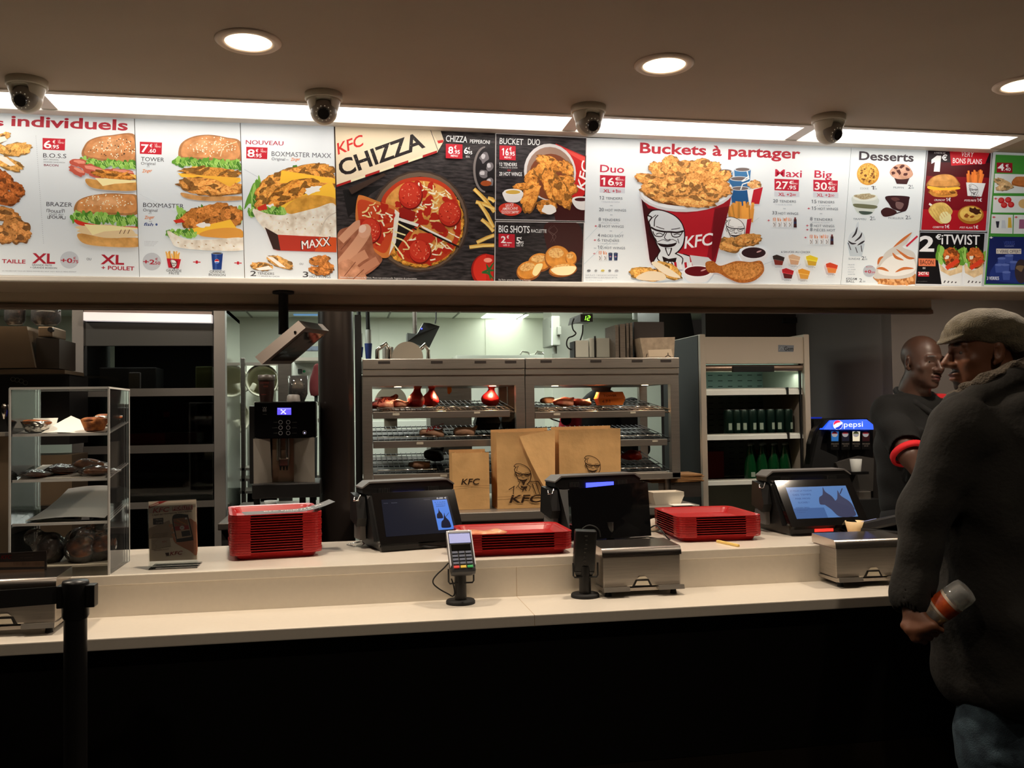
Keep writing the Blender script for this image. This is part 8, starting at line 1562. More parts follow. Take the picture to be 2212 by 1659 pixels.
# hanging kitchen screen
t = thing('kitchen_screen', 'dark tilted kitchen screen hung on a steel pole', 'screen', tuple(PY(896,700,6.0))); b = MB().use(M_STEEL_D); c = PY(896,700,6.0); b.cyl((c.x,6.0,KC), (c.x,6.0,PY(896,721,6.0).z), 0.014); b.build('pole', None, t); b = MB().use(mat('screen_grey', (72,74,72), 0.45)); b.prism([PY(880,719,5.95),PY(901,722,5.95),PY(915,697,5.95),PY(928,698,5.95),PY(950,705,6.0),PY(927,752,6.0),PY(880,738,5.95)], (0,0.12,0)); b.build('housing', None, t); b = MB().use(LEDB); c = PY(911,710,5.94); b.sph((c.x,5.945,c.z), 0.005, 10, 8); b.build('status_light', None, t); b = MB().use(M_CABLE).tube([PY(940,699,6.05), PY(942,688,6.05), (PY(942,680,6.05).x,6.05,KC)], 0.005); b.build('cable', None, t)
# blue connectors
for x, y0, y1, lab in ((795,742,775,'blue and white plug hanging on a dark cable'), (776,750,772,'partly hidden blue plug beside the dark column')):
    t = thing('hanging_plug', lab, 'plug', tuple(PY(x,680,5.4)), 0, 'blue plugs hanging by the column'); c0_ = PY(x,680,5.4); zc0, zc1 = PY(x,y0,5.4).z, PY(x,y1,5.4).z; b = MB().use(mat('plug_blue', (36,56,120), 0.5)); b.cyl((c0_.x,5.4,zc0), (c0_.x,5.4,zc1), 0.022, 0.016); b.build('blue_body', None, t); b = MB().use(mat('plug_white', (186,190,184), 0.5)); b.cyl((c0_.x,5.4,zc0), (c0_.x,5.4,zc0+0.08), 0.017); b.build('white_sleeve', None, t); b = MB().use(M_CABLE).cyl((c0_.x,5.4,zc0+0.07), (c0_.x-0.008,5.4,KC), 0.012); b.build('cable', None, t)
# dark hood over the fryers, seen past the folded card
b = MB().use(mat('hood_dark', (44,42,40), 0.5, metal=0.4)); b.prism([PY(1424,676,6.4),PY(1492,676,6.4),PY(1506,760,6.4),PY(1424,760,6.4)], (0,0.5,0)); b.b2((PY(1424,676,6.4).x,6.4,PY(1424,677,6.4).z), (PY(1492,676,6.4).x,6.9,KC)); tag(b.build('extractor_hood', None), 'dark sloping extractor hood beyond the drinks cooler', 'hood')
b = MB().use(mat('pipe_grey', (150,152,146), 0.4)); c = PY(1380,700,7.0); b.cyl((c.x,7.0,PY(1380,690,7.0).z), (c.x,7.0,2.33), 0.05); tag(b.build('vent_pipe', None), 'pale round pipe above the folded card stacks', 'pipe')

# rack of white tubs between the fridge and the coffee machine
YR = 5.7; t = thing('steel_rack', 'steel rack with white tubs behind the coffee machine', 'rack', tuple(PY(560,1100,YR))); M_TUB = mat('white_tub_plastic', (214,212,190), 0.5)
for x0, x1, y0 in ((519.5,530.5,773), (600,632,760)): b = MB().use(M_STEEL_D); pbox(b,x0,y0,x1,1180,YR,0.06,0.003); b.b2((PY(x0+2,1180,YR).x,YR,0), (PY(x1,1180,YR).x,YR+0.06,PY(x0,1178,YR).z)); b.build('upright', None, t)
b = MB().use(M_STEEL); pbox(b,530,783,602,789,YR+0.01,0.04); b.build('top_bar', None, t)
for y in (1012, 1035, 1062): b = MB().use(M_STEEL); pbox(b,488,y,544,y+4,YR,0.3); b.build('rack_shelf', None, t)
b = MB().use(M_KW); pbox(b,533,790,598,1100,YR+0.35,0.02); b.b2((PY(533,900,YR+0.35).x,YR+0.35,0), (PY(598,900,YR+0.35).x,YR+0.37,1)); tag(b.build('white_board', None), 'white board behind the round tub', 'board'); b = MB().use(M_KW); pbox(b,512,700,517,1100,YR+0.2,0.02); b.b2((PY(512.5,900,YR+0.2).x,YR+0.2,0), (PY(517,900,YR+0.2).x,YR+0.22,1)); tag(b.build('white_pole', None), 'thin white pole beside the fridge side', 'pole')
def tub(label, px, py, r_px, face=True, Y=YR+0.05):
    c = PY(px,py,Y); r_ = r_px*Y*1.01/FPX; t = thing('white_tub', label, 'tub', tuple(c), 0, 'white tubs on the steel rack')
    prof = [(r_*.9,0.26),(r_*.97,0.02),(r_*1.04,0.012),(r_*1.04,0.0),(r_*.93,0.0),(r_*.90,0.02),(r_*.84,0.22),(0.0,0.225)]; ax = (0,1,0) if face else (-0.75,0.66,0)
    MB().use(M_TUB).lathe([(r, z) for r, z in prof], tuple(c), 36, axis=ax, cap=False).build('tub_body', None, t)
    for sx in (-1, 1): MB().use(M_TUB).box((c.x+sx*r_*1.05,c.y+0.02,c.z-r_*.42), (0.03,0.04,0.05), 0.01, (0,sx*0.5,0)).build('handle', None, t)
tub('round white tub with its open rim facing the counter', 566, 822, 33); tub('upper white tub seen side on next to the fridge', 512, 823, 30, False); tub('lower white tub seen side on next to the fridge', 516, 902, 30, False)

# back corner seen between coffee machine and column
YK = 6.6; b = MB().use(M_KW); pbox(b,632,780,700,860,YK+0.3,0.05); tag(b.build('splash_board', None), 'white panel with a socket beyond the coffee machine', 'panel')
t = thing('wall_socket', 'dark wall socket with a green button beyond the coffee machine', 'socket', tuple(PY(652,805,YK+0.25))); b = MB().use(mat('socket_dark', (60,60,58), 0.5)); pbox(b,643,797,652,807,YK+0.25,0.05,0.004); b.build('plate', None, t); b = MB().use(mat('button_green', (26,140,84), 0.4)); c = PY(657,802,YK+0.25); b.sph((c.x,YK+0.26,c.z), 0.010); b.build('button', None, t)
for k, (y, lab) in enumerate(((772,'upper steel wall shelf beyond the coffee machine'), (868,'steel shelf level with the coffee machine top'), (905,'low steel shelf beside the dark column'), (1028,'lowest steel shelf beside the dark column'))): b = MB().use(M_STEEL); pbox(b,632,y,702,y+7,YK,0.4); tag(b.build('wall_shelf', None), lab, 'shelf', 'steel shelves beyond the coffee machine')
b = MB().use(mat('blue_window', (120,170,220), 0.4, emit=0.5)); pbox(b,634,674,690,681,8.2,0.05); tag(b.build('lit_strip', None), 'pale blue lit strip under the kitchen ceiling', 'light'); b = MB().use(mat('label_strip', (120,130,150), 0.6, noise=0.5, nscale=30)); pbox(b,660,748,692,757,YK,0.1); tag(b.build('carton_row', None), 'printed carton on the upper wall shelf', 'carton')
s = SDF(tuple(PY(676,852,YK-0.1)-Vector((0.05,0.06,0.02))), tuple(PY(694,786,YK-0.1)+Vector((0.05,0.06,0.03))), 0.012); c0_, c1_ = PY(686,795,YK-0.1), PY(686,842,YK-0.1); s.cap(tuple(c0_), tuple(c1_), 0.035, 0.06, flat=((0,1,0),1.5)).wob(0.006, 40, 2); tag(s.build('red_jacket', mat('dark_red_cloth', (84,20,22), 0.9), None), 'dark red jacket hanging beside the dark column', 'jacket'); b = MB().use(M_BLACKM); c = PY(683,850,YK-0.1); b.cyl((c.x,YK-0.1,c.z), (c.x-0.03,YK-0.1,0.0), 0.012); tag(b.build('mop', None), 'black mop stick standing below the red jacket', 'mop')
# low white equipment seen through the warming cabinets
b = MB().use(M_KW); b.b2((0.0,6.6,0.0), (1.2,6.9,1.40)); tag(b.build('white_fryer_back', None), 'white back of kitchen equipment seen through the warming shelves', 'equipment'); b = MB().use(M_STEEL_D); b.b2((0.55,6.0,0.0), (0.82,6.3,1.62)); tag(b.build('steel_locker', None), 'grey steel unit seen through the first warming cabinet', 'equipment')
for px, lab in ((845,'round tub seen through the top warming shelf'),): c = PY(px,868,5.9); MBt = MB().use(mat('beige_tub', (150,140,122), 0.6)); MBt.cyl((c.x,5.9,c.z), (c.x,6.1,c.z), 0.10, seg=32); MBt.b2((c.x-0.04,5.95,0), (c.x+0.04,6.05,c.z-0.05)); tag(MBt.build('round_tub', None), lab, 'tub')
t = thing('kitchen_cook', 'person in a black and red shirt half seen behind the orange burger box', 'person', (PY(1300,900,5.75).x,5.75,0)); pc = PY(1300,860,5.75); s = SDF((pc.x-0.35,5.55,0.75), (pc.x+0.35,6.0,1.75), 0.018); s.ell((pc.x,5.75,1.30), (0.20,0.12,0.30)); s.cap((pc.x-0.2,5.75,1.48), (pc.x-0.28,5.72,1.20), 0.06, 0.05, 0.04); s.cap((pc.x+0.2,5.75,1.48), (pc.x+0.26,5.72,1.20), 0.06, 0.05, 0.04)
s.build('work_shirt', mat('cook_shirt', (255,255,255), 0.9, attr=True), t, base=(24,22,22), paints=[((pc.x-0.24,5.72,1.42), (0.09,0.2,0.22), (170,26,40))])
s = SDF((pc.x-0.3,5.5,-0.02), (pc.x+0.3,6.0,0.95), 0.02); s.cap((pc.x-0.09,5.75,0.9), (pc.x-0.1,5.75,0.06), 0.10, 0.07); s.cap((pc.x+0.09,5.75,0.9), (pc.x+0.1,5.75,0.06), 0.10, 0.07); s.build('trousers', mat('dark_trousers', (20,20,22), 0.9), t)
s = SDF((pc.x-0.15,5.6,1.5), (pc.x+0.15,5.9,1.82), 0.012); s.ell((pc.x,5.76,1.66), (0.075,0.095,0.115)); s.cap((pc.x,5.76,1.52), (pc.x,5.76,1.60), 0.05, 0.05); s.build('head', mat('cook_skin', (96,64,48), 0.6), t)
# ================================================================ people
def head_shape(s, M, neck=0.17, lean=(0,0), jaw=1.0, ears=True):
    """a head in its own frame: x to its right, y forward, z up, origin between the ears at eye level"""
    s.frame(M)
    s.ell((0,-0.016,0.036), (0.074,0.098,0.086), k=0.02); s.ell((0,0.030,-0.035), (0.062*jaw,0.062,0.078), k=0.035); s.ell((0,0.012,-0.068), (0.056*jaw,0.055,0.040), k=0.025); s.ell((0,0.072,-0.096), (0.025,0.020,0.020), k=0.025)
    s.cap((0,-0.030,-0.06), (lean[0],-0.048+lean[1],-neck), 0.053, 0.060, k=0.03)
    for q in (-1, 1):
        s.ell((q*0.040,0.062,-0.024), (0.022,0.018,0.018), k=0.02); s.cap((q*0.010,0.090,0.024), (q*0.042,0.078,0.024), 0.010, 0.008, k=0.012)
        s.ell((q*0.031,0.098,0.003), (0.017,0.016,0.011), k=0.010, op='s')
        s.cap((q*0.016,0.082,0.0115), (q*0.045,0.072,0.009), 0.006, 0.005, k=0.006); s.cap((q*0.018,0.082,-0.007), (q*0.044,0.072,-0.006), 0.005, 0.004, k=0.006)
        if ears: s.ell((q*0.075,-0.012,-0.006), (0.009,0.020,0.032), (0.15,0,q*-0.45), k=0.006); s.ell((q*0.085,-0.004,-0.002), (0.008,0.010,0.019), (0.15,0,q*-0.3), k=0.005, op='s'); s.ell((q*0.073,0.0,-0.034), (0.007,0.008,0.009), k=0.006)
        s.ell((q*0.013,0.098,-0.033), (0.011,0.012,0.009), k=0.008)
    s.cap((0,0.092,0.012), (0,0.116,-0.028), 0.008, 0.0125, k=0.012)
    s.ell((0,0.092,-0.060), (0.026,0.015,0.0075), k=0.008); s.ell((0,0.090,-0.074), (0.022,0.015,0.008), k=0.008); s.ell((0,0.108,-0.067), (0.026,0.010,0.0022), k=0.004, op='s')
    s.M = None
def frame_at(o, fwd, pitch=0.0, rollz=0.0):
    f = Vector((fwd[0], fwd[1], 0)).normalized(); r = f.cross(Vector((0,0,1))).normalized(); u = Vector((0,0,1))
    M = Matrix(((r.x,f.x,u.x,o[0]),(r.y,f.y,u.y,o[1]),(r.z,f.z,u.z,o[2]),(0,0,0,1)))
    return M @ Euler((pitch, rollz, 0)).to_matrix().to_4x4()
def eyes(M, t, look=0.0, dark=(30,20,16)):
    for q in (-1, 1):
        c = M @ Vector((q*0.031,0.0700,0.002)); b = MB().use(mat('eye_white', (92,80,72), 0.4)); b.sph(c, 0.0125, 16, 12); o = b.build('eye', None, t)
        d = (M.to_3x3() @ Vector((look,1,0.0))).normalized(); b = MB().use(mat('iris_dark', dark, 0.15, coat=0.5)); b.sph(c+d*0.0075, (0.0060,0.0060,0.0060), 12, 10); b.build('iris', None, o)
def hand_shape(s, wrist, pd, pn, fingers, thumb, sc=1.0):
    """palm from the wrist along pd with its back towards pn; each finger is a list of joints, all in the current frame"""
    w_, pd, pn = Vector(wrist), Vector(pd).normalized(), Vector(pn).normalized(); c = w_+pd*0.048*sc; side = pd.cross(pn)
    s.cap(w_, w_+pd*0.03*sc, 0.027*sc, 0.03*sc, k=0.015, flat=(tuple(pn),1.35)); s.cap(c-pd*0.018*sc-side*0.014*sc, c+pd*0.036*sc-side*0.024*sc, 0.018*sc, 0.016*sc, k=0.014); s.cap(c-pd*0.018*sc+side*0.014*sc, c+pd*0.034*sc+side*0.026*sc, 0.018*sc, 0.015*sc, k=0.014); s.cap(c-pd*0.02*sc, c+pd*0.038*sc, 0.019*sc, 0.016*sc, k=0.014)
    for f in fingers: s.chain([tuple(p) for p in f], [0.0098*sc, 0.0089*sc, 0.0081*sc, 0.0070*sc][:len(f)], k=0.0015)
    s.chain([tuple(p) for p in thumb], [0.0135*sc, 0.0115*sc, 0.0095*sc][:len(thumb)], k=0.008)

# ---- the customer: back to us, head turned to his left, a bottle in his hand
O = PY(2158,850,2.49); O = Vector((O.x, O.y, 0)); FW = Vector((-0.36,0.933,0)).normalized(); LF = Vector((-FW.y,FW.x,0))
def Lc(l, f, z): return tuple(O+LF*l+FW*f+Vector((0,0,z)))
MAN = thing('person', 'person in an olive flat cap and dark hooded coat holding a juice bottle', 'person', tuple(O))
HC = PY(2126,762,2.47); HM = frame_at(HC, (-0.965,0.26), math.radians(-2))
sk = SDF((O.x-0.62,O.y-0.42,-0.01), (O.x+0.42,O.y+0.45,1.78), 0.0042)
head_shape(sk, HM, 0.16)
sk.cap(tuple(HM @ Vector((0,-0.04,-0.11))), Lc(0,0,1.40), 0.060, 0.072, 0.04)
sk.cap(Lc(0.15,0,1.38), Lc(-0.15,0,1.38), 0.075, 0.075, 0.05); sk.ell(Lc(0,0,1.18), (0.17,0.13,0.26), k=0.06); sk.ell(Lc(0,0,0.92), (0.16,0.13,0.16), k=0.06)
WR = PY(1972,1298,2.40); EL = PY(2000,1098,2.43); SHD = Vector(Lc(0.185,0.0,1.385))
sk.chain([tuple(SHD), tuple(EL), tuple(WR)], [0.058,0.046,0.030], 0.03); sk.chain([Lc(-0.19,0,1.385), Lc(-0.25,0.0,1.10), Lc(-0.24,0.16,0.90)], [0.058,0.046,0.032], 0.03); sk.ell(Lc(-0.24,0.20,0.85), (0.035,0.05,0.05))
for q in (-1, 1): sk.chain([Lc(q*0.09,0,0.86), Lc(q*0.10,0.01,0.47), Lc(q*0.10,-0.02,0.10)], [0.085,0.058,0.042], 0.04); sk.cap(Lc(q*0.10,-0.02,0.05), Lc(q*0.11,0.16,0.035), 0.04, 0.032, 0.02)
# bottle axis: neck in the fist, foot up and out to the viewer's right
BA, BB = PY(1988,1345,2.39), PY(2088,1274,2.31); BD = (BB-BA).normalized(); up_ = Vector((0,0,1)); N1 = (up_-BD*up_.dot(BD)).normalized(); N2 = BD.cross(N1).normalized()
if N2.y > 0: N2 = -N2                                            # towards the camera
def rim(t_, a, r): return BA+BD*t_+N1*(math.cos(a)*r)+N2*(math.sin(a)*r)       # around the bottle: a = 0 on top, pi/2 towards the viewer
Wv = Vector(WR); KN = rim(0.0, math.radians(205), 0.035)
fing = []
for k in range(4):
    t_ = -0.026+0.0190*k; fing.append([rim(t_, math.radians(118), 0.049), rim(t_+0.002, math.radians(165), 0.047), rim(t_+0.003, math.radians(205), 0.043), rim(t_+0.003, math.radians(238-4*k), 0.041)])
th = [rim(-0.03, math.radians(62), 0.040), rim(0.0, math.radians(26), 0.038), rim(0.030, math.radians(2), 0.042)]
PC = rim(-0.006, math.radians(96), 0.048); PALM = PC-Wv
hand_shape(sk, Wv, PALM, N2, fing, th, 1.0)
sk.cap(tuple(Wv+PALM*0.5), tuple(rim(-0.026, math.radians(112), 0.049)), 0.019, 0.015, 0.014); sk.cap(tuple(Wv+PALM*0.5), tuple(rim(0.030, math.radians(112), 0.049)), 0.019, 0.014, 0.014)
SKM = (112,70,48); br = lambda x, y, z: tuple(HM @ Vector((x,y,z)))
hm_rot = tuple(HM.to_3x3().to_euler())
PN = [(br(0,0.10,-0.066),(0.024,0.016,0.010),(92,48,40),hm_rot)]
for q in (-1, 1): PN += [(br(q*0.030,0.088,0.026),(0.024,0.012,0.006),(26,16,12),hm_rot), (br(q*0.066,-0.05,0.025),(0.022,0.034,0.032),(30,20,16),hm_rot)]
PN += [(br(0,0.094,-0.052),(0.032,0.026,0.009),(30,18,14),hm_rot), (br(0,0.082,-0.096),(0.030,0.034,0.022),(28,18,14),hm_rot), (br(0.0,-0.10,0.0),(0.08,0.06,0.07),(28,20,16),hm_rot)]
sk.build('body', mat('man_skin', (255,255,255), 0.5, attr=True, noise=0.10, nscale=30), MAN, base=SKM, paints=PN, relax=1)
eyes(HM, MAN, 0.1)
# flat cap
s = SDF(tuple(HC-Vector((0.22,0.22,0.06))), tuple(HC+Vector((0.22,0.22,0.20))), 0.0036); s.frame(HM)
s.ell((0,-0.025,0.060), (0.090,0.122,0.070), (math.radians(10),0,0), k=0.02); s.ell((0,0.036,0.078), (0.080,0.080,0.030), (math.radians(-14),0,0), k=0.03); s.ell((0,0.088,0.050), (0.066,0.046,0.011), (math.radians(-22),0,0), k=0.012); s.ell((0,-0.075,0.022), (0.080,0.062,0.050), k=0.02); s.ell((0,0.01,-0.006), (0.0755,0.100,0.040), k=0.004, op='s'); s.M = None; s.wob(0.0012, 140, 4)
M_CAP = mat('olive_wool', (104,94,72), 0.95, noise=0.30, nscale=90, bump=0.5, bscale=220, sheen=0.3); CAPO = s.build('flat_cap', M_CAP, MAN)
seam = [HM @ Vector(p) for p in ((0.074,0.066,0.075),(0.080,0.03,0.092),(0.082,-0.02,0.088),(0.080,-0.07,0.062))]; seam2 = [HM @ Vector((-p[0],p[1],p[2])) for p in ((0.074,0.066,0.075),(0.080,0.03,0.092),(0.082,-0.02,0.088),(0.080,-0.07,0.062))]
# hooded coat
M_COAT = mat('dark_olive_coat', (27,24,19), 0.9, noise=0.18, nscale=18, bump=0.22, bscale=70); c = SDF((O.x-0.66,O.y-0.44,0.52), (O.x+0.5,O.y+0.46,1.62), 0.0052)
c.cap(Lc(0.17,0,1.375), Lc(-0.17,0,1.375), 0.098, 0.098, 0.05); c.ell(Lc(0,-0.01,1.20), (0.235,0.185,0.30), (0,0,math.atan2(LF.y,LF.x)), k=0.08); c.ell(Lc(0,-0.01,0.92), (0.225,0.18,0.28), (0,0,math.atan2(LF.y,LF.x)), k=0.08); c.box(Lc(0,-0.01,0.74), (0.215,0.165,0.185), 0.10, (0,0,math.atan2(LF.y,LF.x)), 0.08)
c.chain([Lc(0.20,0.0,1.375), tuple(EL), tuple(Wv+(EL-Wv)*0.10)], [0.092,0.068,0.057], 0.045); c.cap(tuple(Wv+(EL-Wv)*0.22), tuple(Wv+(EL-Wv)*0.02), 0.060, 0.057, 0.012); c.cap(tuple(Wv+(EL-Wv)*0.05), tuple(Wv-(EL-Wv)*0.10), 0.046, 0.044, 0.004, 's')
c.chain([Lc(-0.20,0.0,1.375), Lc(-0.265,0.0,1.10), Lc(-0.25,0.14,0.92)], [0.098,0.078,0.062], 0.045)
c.ell(Lc(0,-0.115,1.44), (0.155,0.085,0.085), (0,0,math.atan2(LF.y,LF.x)), k=0.05); c.ell(Lc(0.0,-0.155,1.36), (0.12,0.06,0.10), (0,0,math.atan2(LF.y,LF.x)), k=0.05)
ring = [Lc(0.085,0.115,1.405), Lc(0.135,0.05,1.44), Lc(0.135,-0.03,1.475), Lc(0.085,-0.10,1.515), Lc(0,-0.13,1.53), Lc(-0.085,-0.10,1.515), Lc(-0.135,-0.03,1.475), Lc(-0.135,0.05,1.44), Lc(-0.085,0.115,1.405)]
c.chain(ring, [0.034,0.040,0.042,0.044,0.044,0.044,0.042,0.040,0.034], 0.03); c.cap(tuple(HM @ Vector((0,-0.045,-0.10))), tuple(HM @ Vector((0,-0.045,0.10))), 0.066, 0.10, 0.012, 's')
c.chain([tuple(Vector(p)*1.0+(Vector(p)-Vector(Lc(0,0,1.44)))*0.42-Vector((0,0,0.045))) for p in ring], [0.007]*9, 0.012, 's'); c.wob(0.005, 38, 6); c.wob(0.0022, 85, 9); COAT = c.build('hooded_coat', M_COAT, MAN, relax=1)
s = SDF((O.x-0.25,O.y-0.26,1.36), (O.x+0.25,O.y+0.24,1.62), 0.0045); rg = [Vector(p)+Vector((0,0,0.040))+(Vector(p)-Vector(Lc(0,0,p[2])))*0.08 for p in ring]; s.chain([tuple(p) for p in rg], [0.012,0.017,0.020,0.024,0.024,0.024,0.020,0.017,0.012], 0.01); s.cap(tuple(HM @ Vector((0,-0.045,-0.14))), tuple(HM @ Vector((0,-0.045,0.10))), 0.061, 0.09, 0.006, 's'); s.wob(0.004, 190, 2); s.build('fleece_collar', mat('fleece_lining', (98,88,76), 1.0, noise=0.4, nscale=120, bump=0.9, bscale=160), MAN)
j = SDF((O.x-0.4,O.y-0.35,-0.01), (O.x+0.4,O.y+0.35,0.95), 0.007)
for q in (-1, 1): j.chain([Lc(q*0.085,0,0.88), Lc(q*0.105,0.0,0.47), Lc(q*0.105,-0.02,0.10)], [0.105,0.086,0.078], 0.05)
for k in range(7): j.cap(Lc(0.17,-0.06,0.50-k*0.05), Lc(0.05,-0.10,0.455-k*0.045), 0.012, 0.010, 0.02)
j.wob(0.004, 55, 3); j.build('jeans', mat('faded_denim', (66,84,94), 0.95, noise=0.35, nscale=26, dark=(40,52,62), bump=0.3, bscale=300), MAN)
for q in (-1, 1): s = SDF(tuple(Vector(Lc(q*0.105,0.06,0.04))-Vector((0.2,0.2,0.05))), tuple(Vector(Lc(q*0.105,0.06,0.04))+Vector((0.2,0.2,0.12))), 0.007); s.cap(Lc(q*0.105,-0.03,0.05), Lc(q*0.115,0.18,0.042), 0.050, 0.042, 0.02); s.build('shoe', mat('dark_shoe', (22,20,19), 0.6), MAN)

# the bottle he holds
t = thing('juice_bottle', 'nearly empty clear juice bottle with an orange label held in the hand', 'bottle', tuple(BA)); Lb = (BB-BA).length
def blathe(prof, m, name, seg=30): MB().use(m).lathe(prof, tuple(BA), seg, axis=tuple(BD), cap=False).build(name, None, t)
blathe([(0.014,-0.020),(0.015,-0.008),(0.022,0.0),(0.033,0.022),(0.0375,0.04),(0.0375,Lb-0.012),(0.034,Lb),(0.022,Lb+0.004),(0.0,Lb+0.001)], clear_mat('bottle_glass', (236,240,232), 0.14, 0.04, bump=0.15, bscale=60, haze=0.22), 'glass', 36)  # haze put into the glass for its greyish reflections
blathe([(0.0,-0.024),(0.0155,-0.024),(0.0155,-0.010),(0.0152,-0.009)], mat('bottle_cap', (206,196,176), 0.4), 'cap')
blathe([(0.0,0.0),(0.021,0.004),(0.032,0.024),(0.0363,0.04),(0.0363,0.058),(0.0,0.056)], mat('orange_juice', (226,160,40), 0.3), 'juice')
blathe([(0.0379,0.064),(0.0379,0.070)], mat('label_white', (216,196,176), 0.5), 'label_edge'); blathe([(0.0380,0.070),(0.0380,0.104)], mat('label_orange', (206,92,36), 0.5, noise=0.35, nscale=60, dark=(176,62,30)), 'label'); blathe([(0.0379,0.104),(0.0379,0.112)], mat('label_white', (216,196,176), 0.5), 'label_edge')

# ---- the cashier behind the counter
Q = PY(1984,1000,3.86); Q = Vector((Q.x, Q.y, 0)); FQ = Vector((0.16,-0.987,0)).normalized(); RQ = Vector((FQ.y,-FQ.x,0))   # his right
def Lq(r, f, z): return tuple(Q+RQ*r+FQ*f+Vector((0,0,z)))
CASH = thing('person', 'person with a shaved head in a black polo with red cuffs behind the counter', 'person', tuple(Q))
HC2 = PY(1993,783,3.80); HM2 = frame_at(HC2, (0.12,-0.993), math.radians(-4), math.radians(-3))
sk = SDF((Q.x-0.5,Q.y-0.55,-0.01), (Q.x+0.5,Q.y+0.3,1.83), 0.0042); head_shape(sk, HM2, 0.17)
sk.cap(tuple(HM2 @ Vector((0,-0.045,-0.12))), Lq(0,0,1.44), 0.058, 0.070, 0.04); sk.cap(Lq(0.14,0,1.40), Lq(-0.14,0,1.40), 0.050, 0.050, 0.04); sk.ell(Lq(0,0,1.22), (0.16,0.12,0.26), k=0.06); sk.ell(Lq(0,0,0.98), (0.15,0.12,0.16), k=0.06)
E2 = PY(1966,985,3.66); W2_ = PY(2022,1066,3.56); SR = Vector(Lq(0.170,0.0,1.415)); SL = Vector(Lq(-0.170,0.0,1.415)); E3 = Vector(Lq(-0.24,0.14,1.17)); W3 = Vector(Lq(-0.10,0.32,1.05))
W3.z = max(W3.z, 1.03); sk.chain([tuple(SR), tuple(E2), tuple(W2_)], [0.050,0.047,0.031], 0.02); sk.chain([tuple(SL), tuple(E3), tuple(W3)], [0.050,0.047,0.031], 0.02)
for W, E_, q in ((W2_, E2, 1), (W3, E3, -1)):
    d = (W-E_).normalized(); d.z *= 0.4; d.normalize(); sd = d.cross(Vector((0,0,1))).normalized(); K = W+d*0.088; fg = []
    for k in range(4): b0 = K+sd*(0.026-0.0175*k)*1.0; fg.append([b0, b0+d*0.034+Vector((0,0,-0.004)), b0+d*0.056+Vector((0,0,-0.016)), b0+d*0.066+Vector((0,0,-0.030))])
    hand_shape(sk, W, d, (0,0,1), fg, [W+d*0.03-sd*0.026*q, W+d*0.055-sd*0.046*q+Vector((0,0,-0.008)), W+d*0.078-sd*0.052*q+Vector((0,0,-0.018))])
for q in (-1, 1): sk.chain([Lq(q*0.09,0,0.92), Lq(q*0.10,0.01,0.50), Lq(q*0.10,-0.02,0.10)], [0.085,0.058,0.042], 0.04); sk.cap(Lq(q*0.10,-0.02,0.05), Lq(q*0.11,0.16,0.035), 0.04, 0.032, 0.02)
b2r = lambda x, y, z: tuple(HM2 @ Vector((x,y,z))); r2 = tuple(HM2.to_3x3().to_euler())
PN = [(b2r(0,0.10,-0.066),(0.027,0.018,0.013),(78,40,38),r2), (b2r(0,0.03,-0.085),(0.062,0.07,0.030),(50,32,26),r2,0.8)]
for q in (-1, 1): PN += [(b2r(q*0.030,0.088,0.027),(0.022,0.012,0.005),(22,14,12),r2), (b2r(q*0.082,-0.006,-0.002),(0.010,0.012,0.02),(58,34,28),r2)]  # brows, plus recess shade painted into the ear hollows
sk.build('body', mat('cashier_skin', (255,255,255), 0.44, attr=True, noise=0.08, nscale=30), CASH, base=(80,56,46), paints=PN, relax=1)
eyes(HM2, CASH, 0.25)
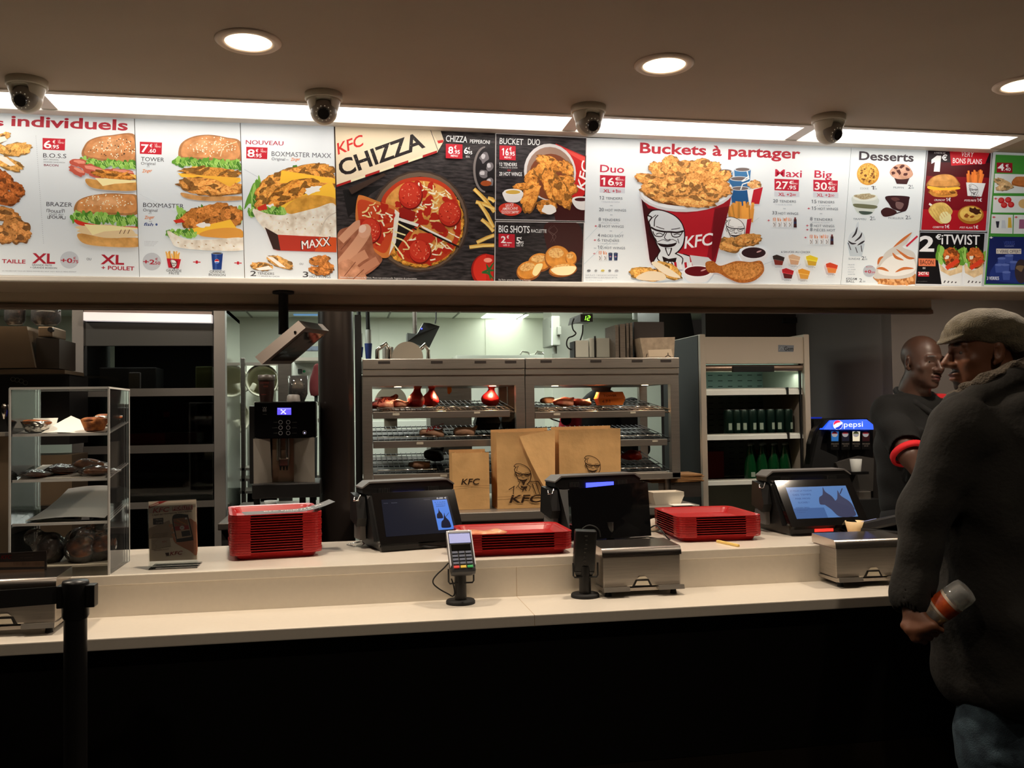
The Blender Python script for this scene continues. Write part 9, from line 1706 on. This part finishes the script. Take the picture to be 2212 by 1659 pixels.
# black polo: red cuffs, collar, red placket and shoulder yoke
M_POLO = mat('black_polo', (255,255,255), 0.9, attr=True, bump=0.15, bscale=200); p_ = SDF((Q.x-0.5,Q.y-0.4,0.86), (Q.x+0.5,Q.y+0.3,1.62), 0.0048)
p_.cap(Lq(0.15,0,1.43), Lq(-0.15,0,1.43), 0.072, 0.072, 0.05); p_.ell(Lq(0,0.0,1.24), (0.205,0.145,0.27), k=0.07); p_.ell(Lq(0,0,1.02), (0.185,0.135,0.20), k=0.07); CF = SR+(E2-SR)*0.80; p_.chain([tuple(SR), tuple(SR+(E2-SR)*0.45), tuple(CF)], [0.072,0.072,0.070], 0.03); CF3 = SL+(E3-SL)*0.75; p_.chain([tuple(SL), tuple(SL+(E3-SL)*0.4), tuple(CF3)], [0.084,0.078,0.072], 0.035)
p_.cap(tuple(CF+(E2-SR).normalized()*0.10), tuple(CF+(E2-SR).normalized()*0.045), 0.085, 0.085, 0.002, 's'); p_.cap(tuple(CF3+(E3-SL).normalized()*0.10), tuple(CF3+(E3-SL).normalized()*0.045), 0.085, 0.085, 0.002, 's')
p_.cap(tuple(HM2 @ Vector((0,-0.05,-0.13))), tuple(HM2 @ Vector((0,-0.05,0.02))), 0.058, 0.075, 0.006, 's')
for a_, b_, r_ in ((Lq(0.10,0.13,1.34), Lq(0.16,0.10,1.12), 0.010), (Lq(0.14,0.12,1.16), Lq(0.06,0.14,1.0), 0.010)): p_.cap(a_, b_, r_, r_, 0.03)
p_.wob(0.004, 42, 5)
RD = (206,24,34); AX = (E2-SR).normalized(); AX3 = (E3-SL).normalized()
p_.build('polo_shirt', M_POLO, CASH, base=(13,13,13), relax=1, paints=[(tuple(Lq(-0.14,0.02,1.49)), (0.085,0.085,0.035), RD, None, 0.1), (tuple(Lq(-0.015,0.13,1.37)), (0.020,0.06,0.055), RD, None, 0.1)])
for W, A_ in ((CF, AX), (CF3, AX3)): MB().use(mat('red_cuff', RD, 0.8)).lathe([(0.066,0.024),(0.079,0.026),(0.080,0.044),(0.076,0.050),(0.064,0.050)], tuple(W), 30, axis=tuple(A_), cap=False).build('cuff', None, CASH)
s = SDF(tuple(HC2-Vector((0.16,0.16,0.26))), tuple(HC2+Vector((0.16,0.16,-0.06))), 0.004); cb = [Vector(Lq(r_, f_, z_)) for r_, f_, z_ in ((0.02,0.115,1.415),(0.075,0.07,1.465),(0.085,0.0,1.50),(0.05,-0.065,1.525),(-0.03,-0.07,1.525),(-0.085,0.0,1.50),(-0.08,0.07,1.465),(-0.03,0.115,1.415))]
s.chain([tuple(p) for p in cb], [0.014,0.018,0.018,0.018,0.018,0.018,0.018,0.014], 0.008); s.build('collar', mat('polo_collar', (20,20,21), 0.9), CASH)
s = SDF((Q.x-0.35,Q.y-0.3,-0.01), (Q.x+0.35,Q.y+0.3,1.0), 0.009)
for q in (-1, 1): s.chain([Lq(q*0.085,0,0.93), Lq(q*0.10,0.0,0.50), Lq(q*0.10,-0.02,0.10)], [0.11,0.082,0.072], 0.05)
s.build('trousers', mat('dark_trousers', (20,20,22), 0.9), CASH)
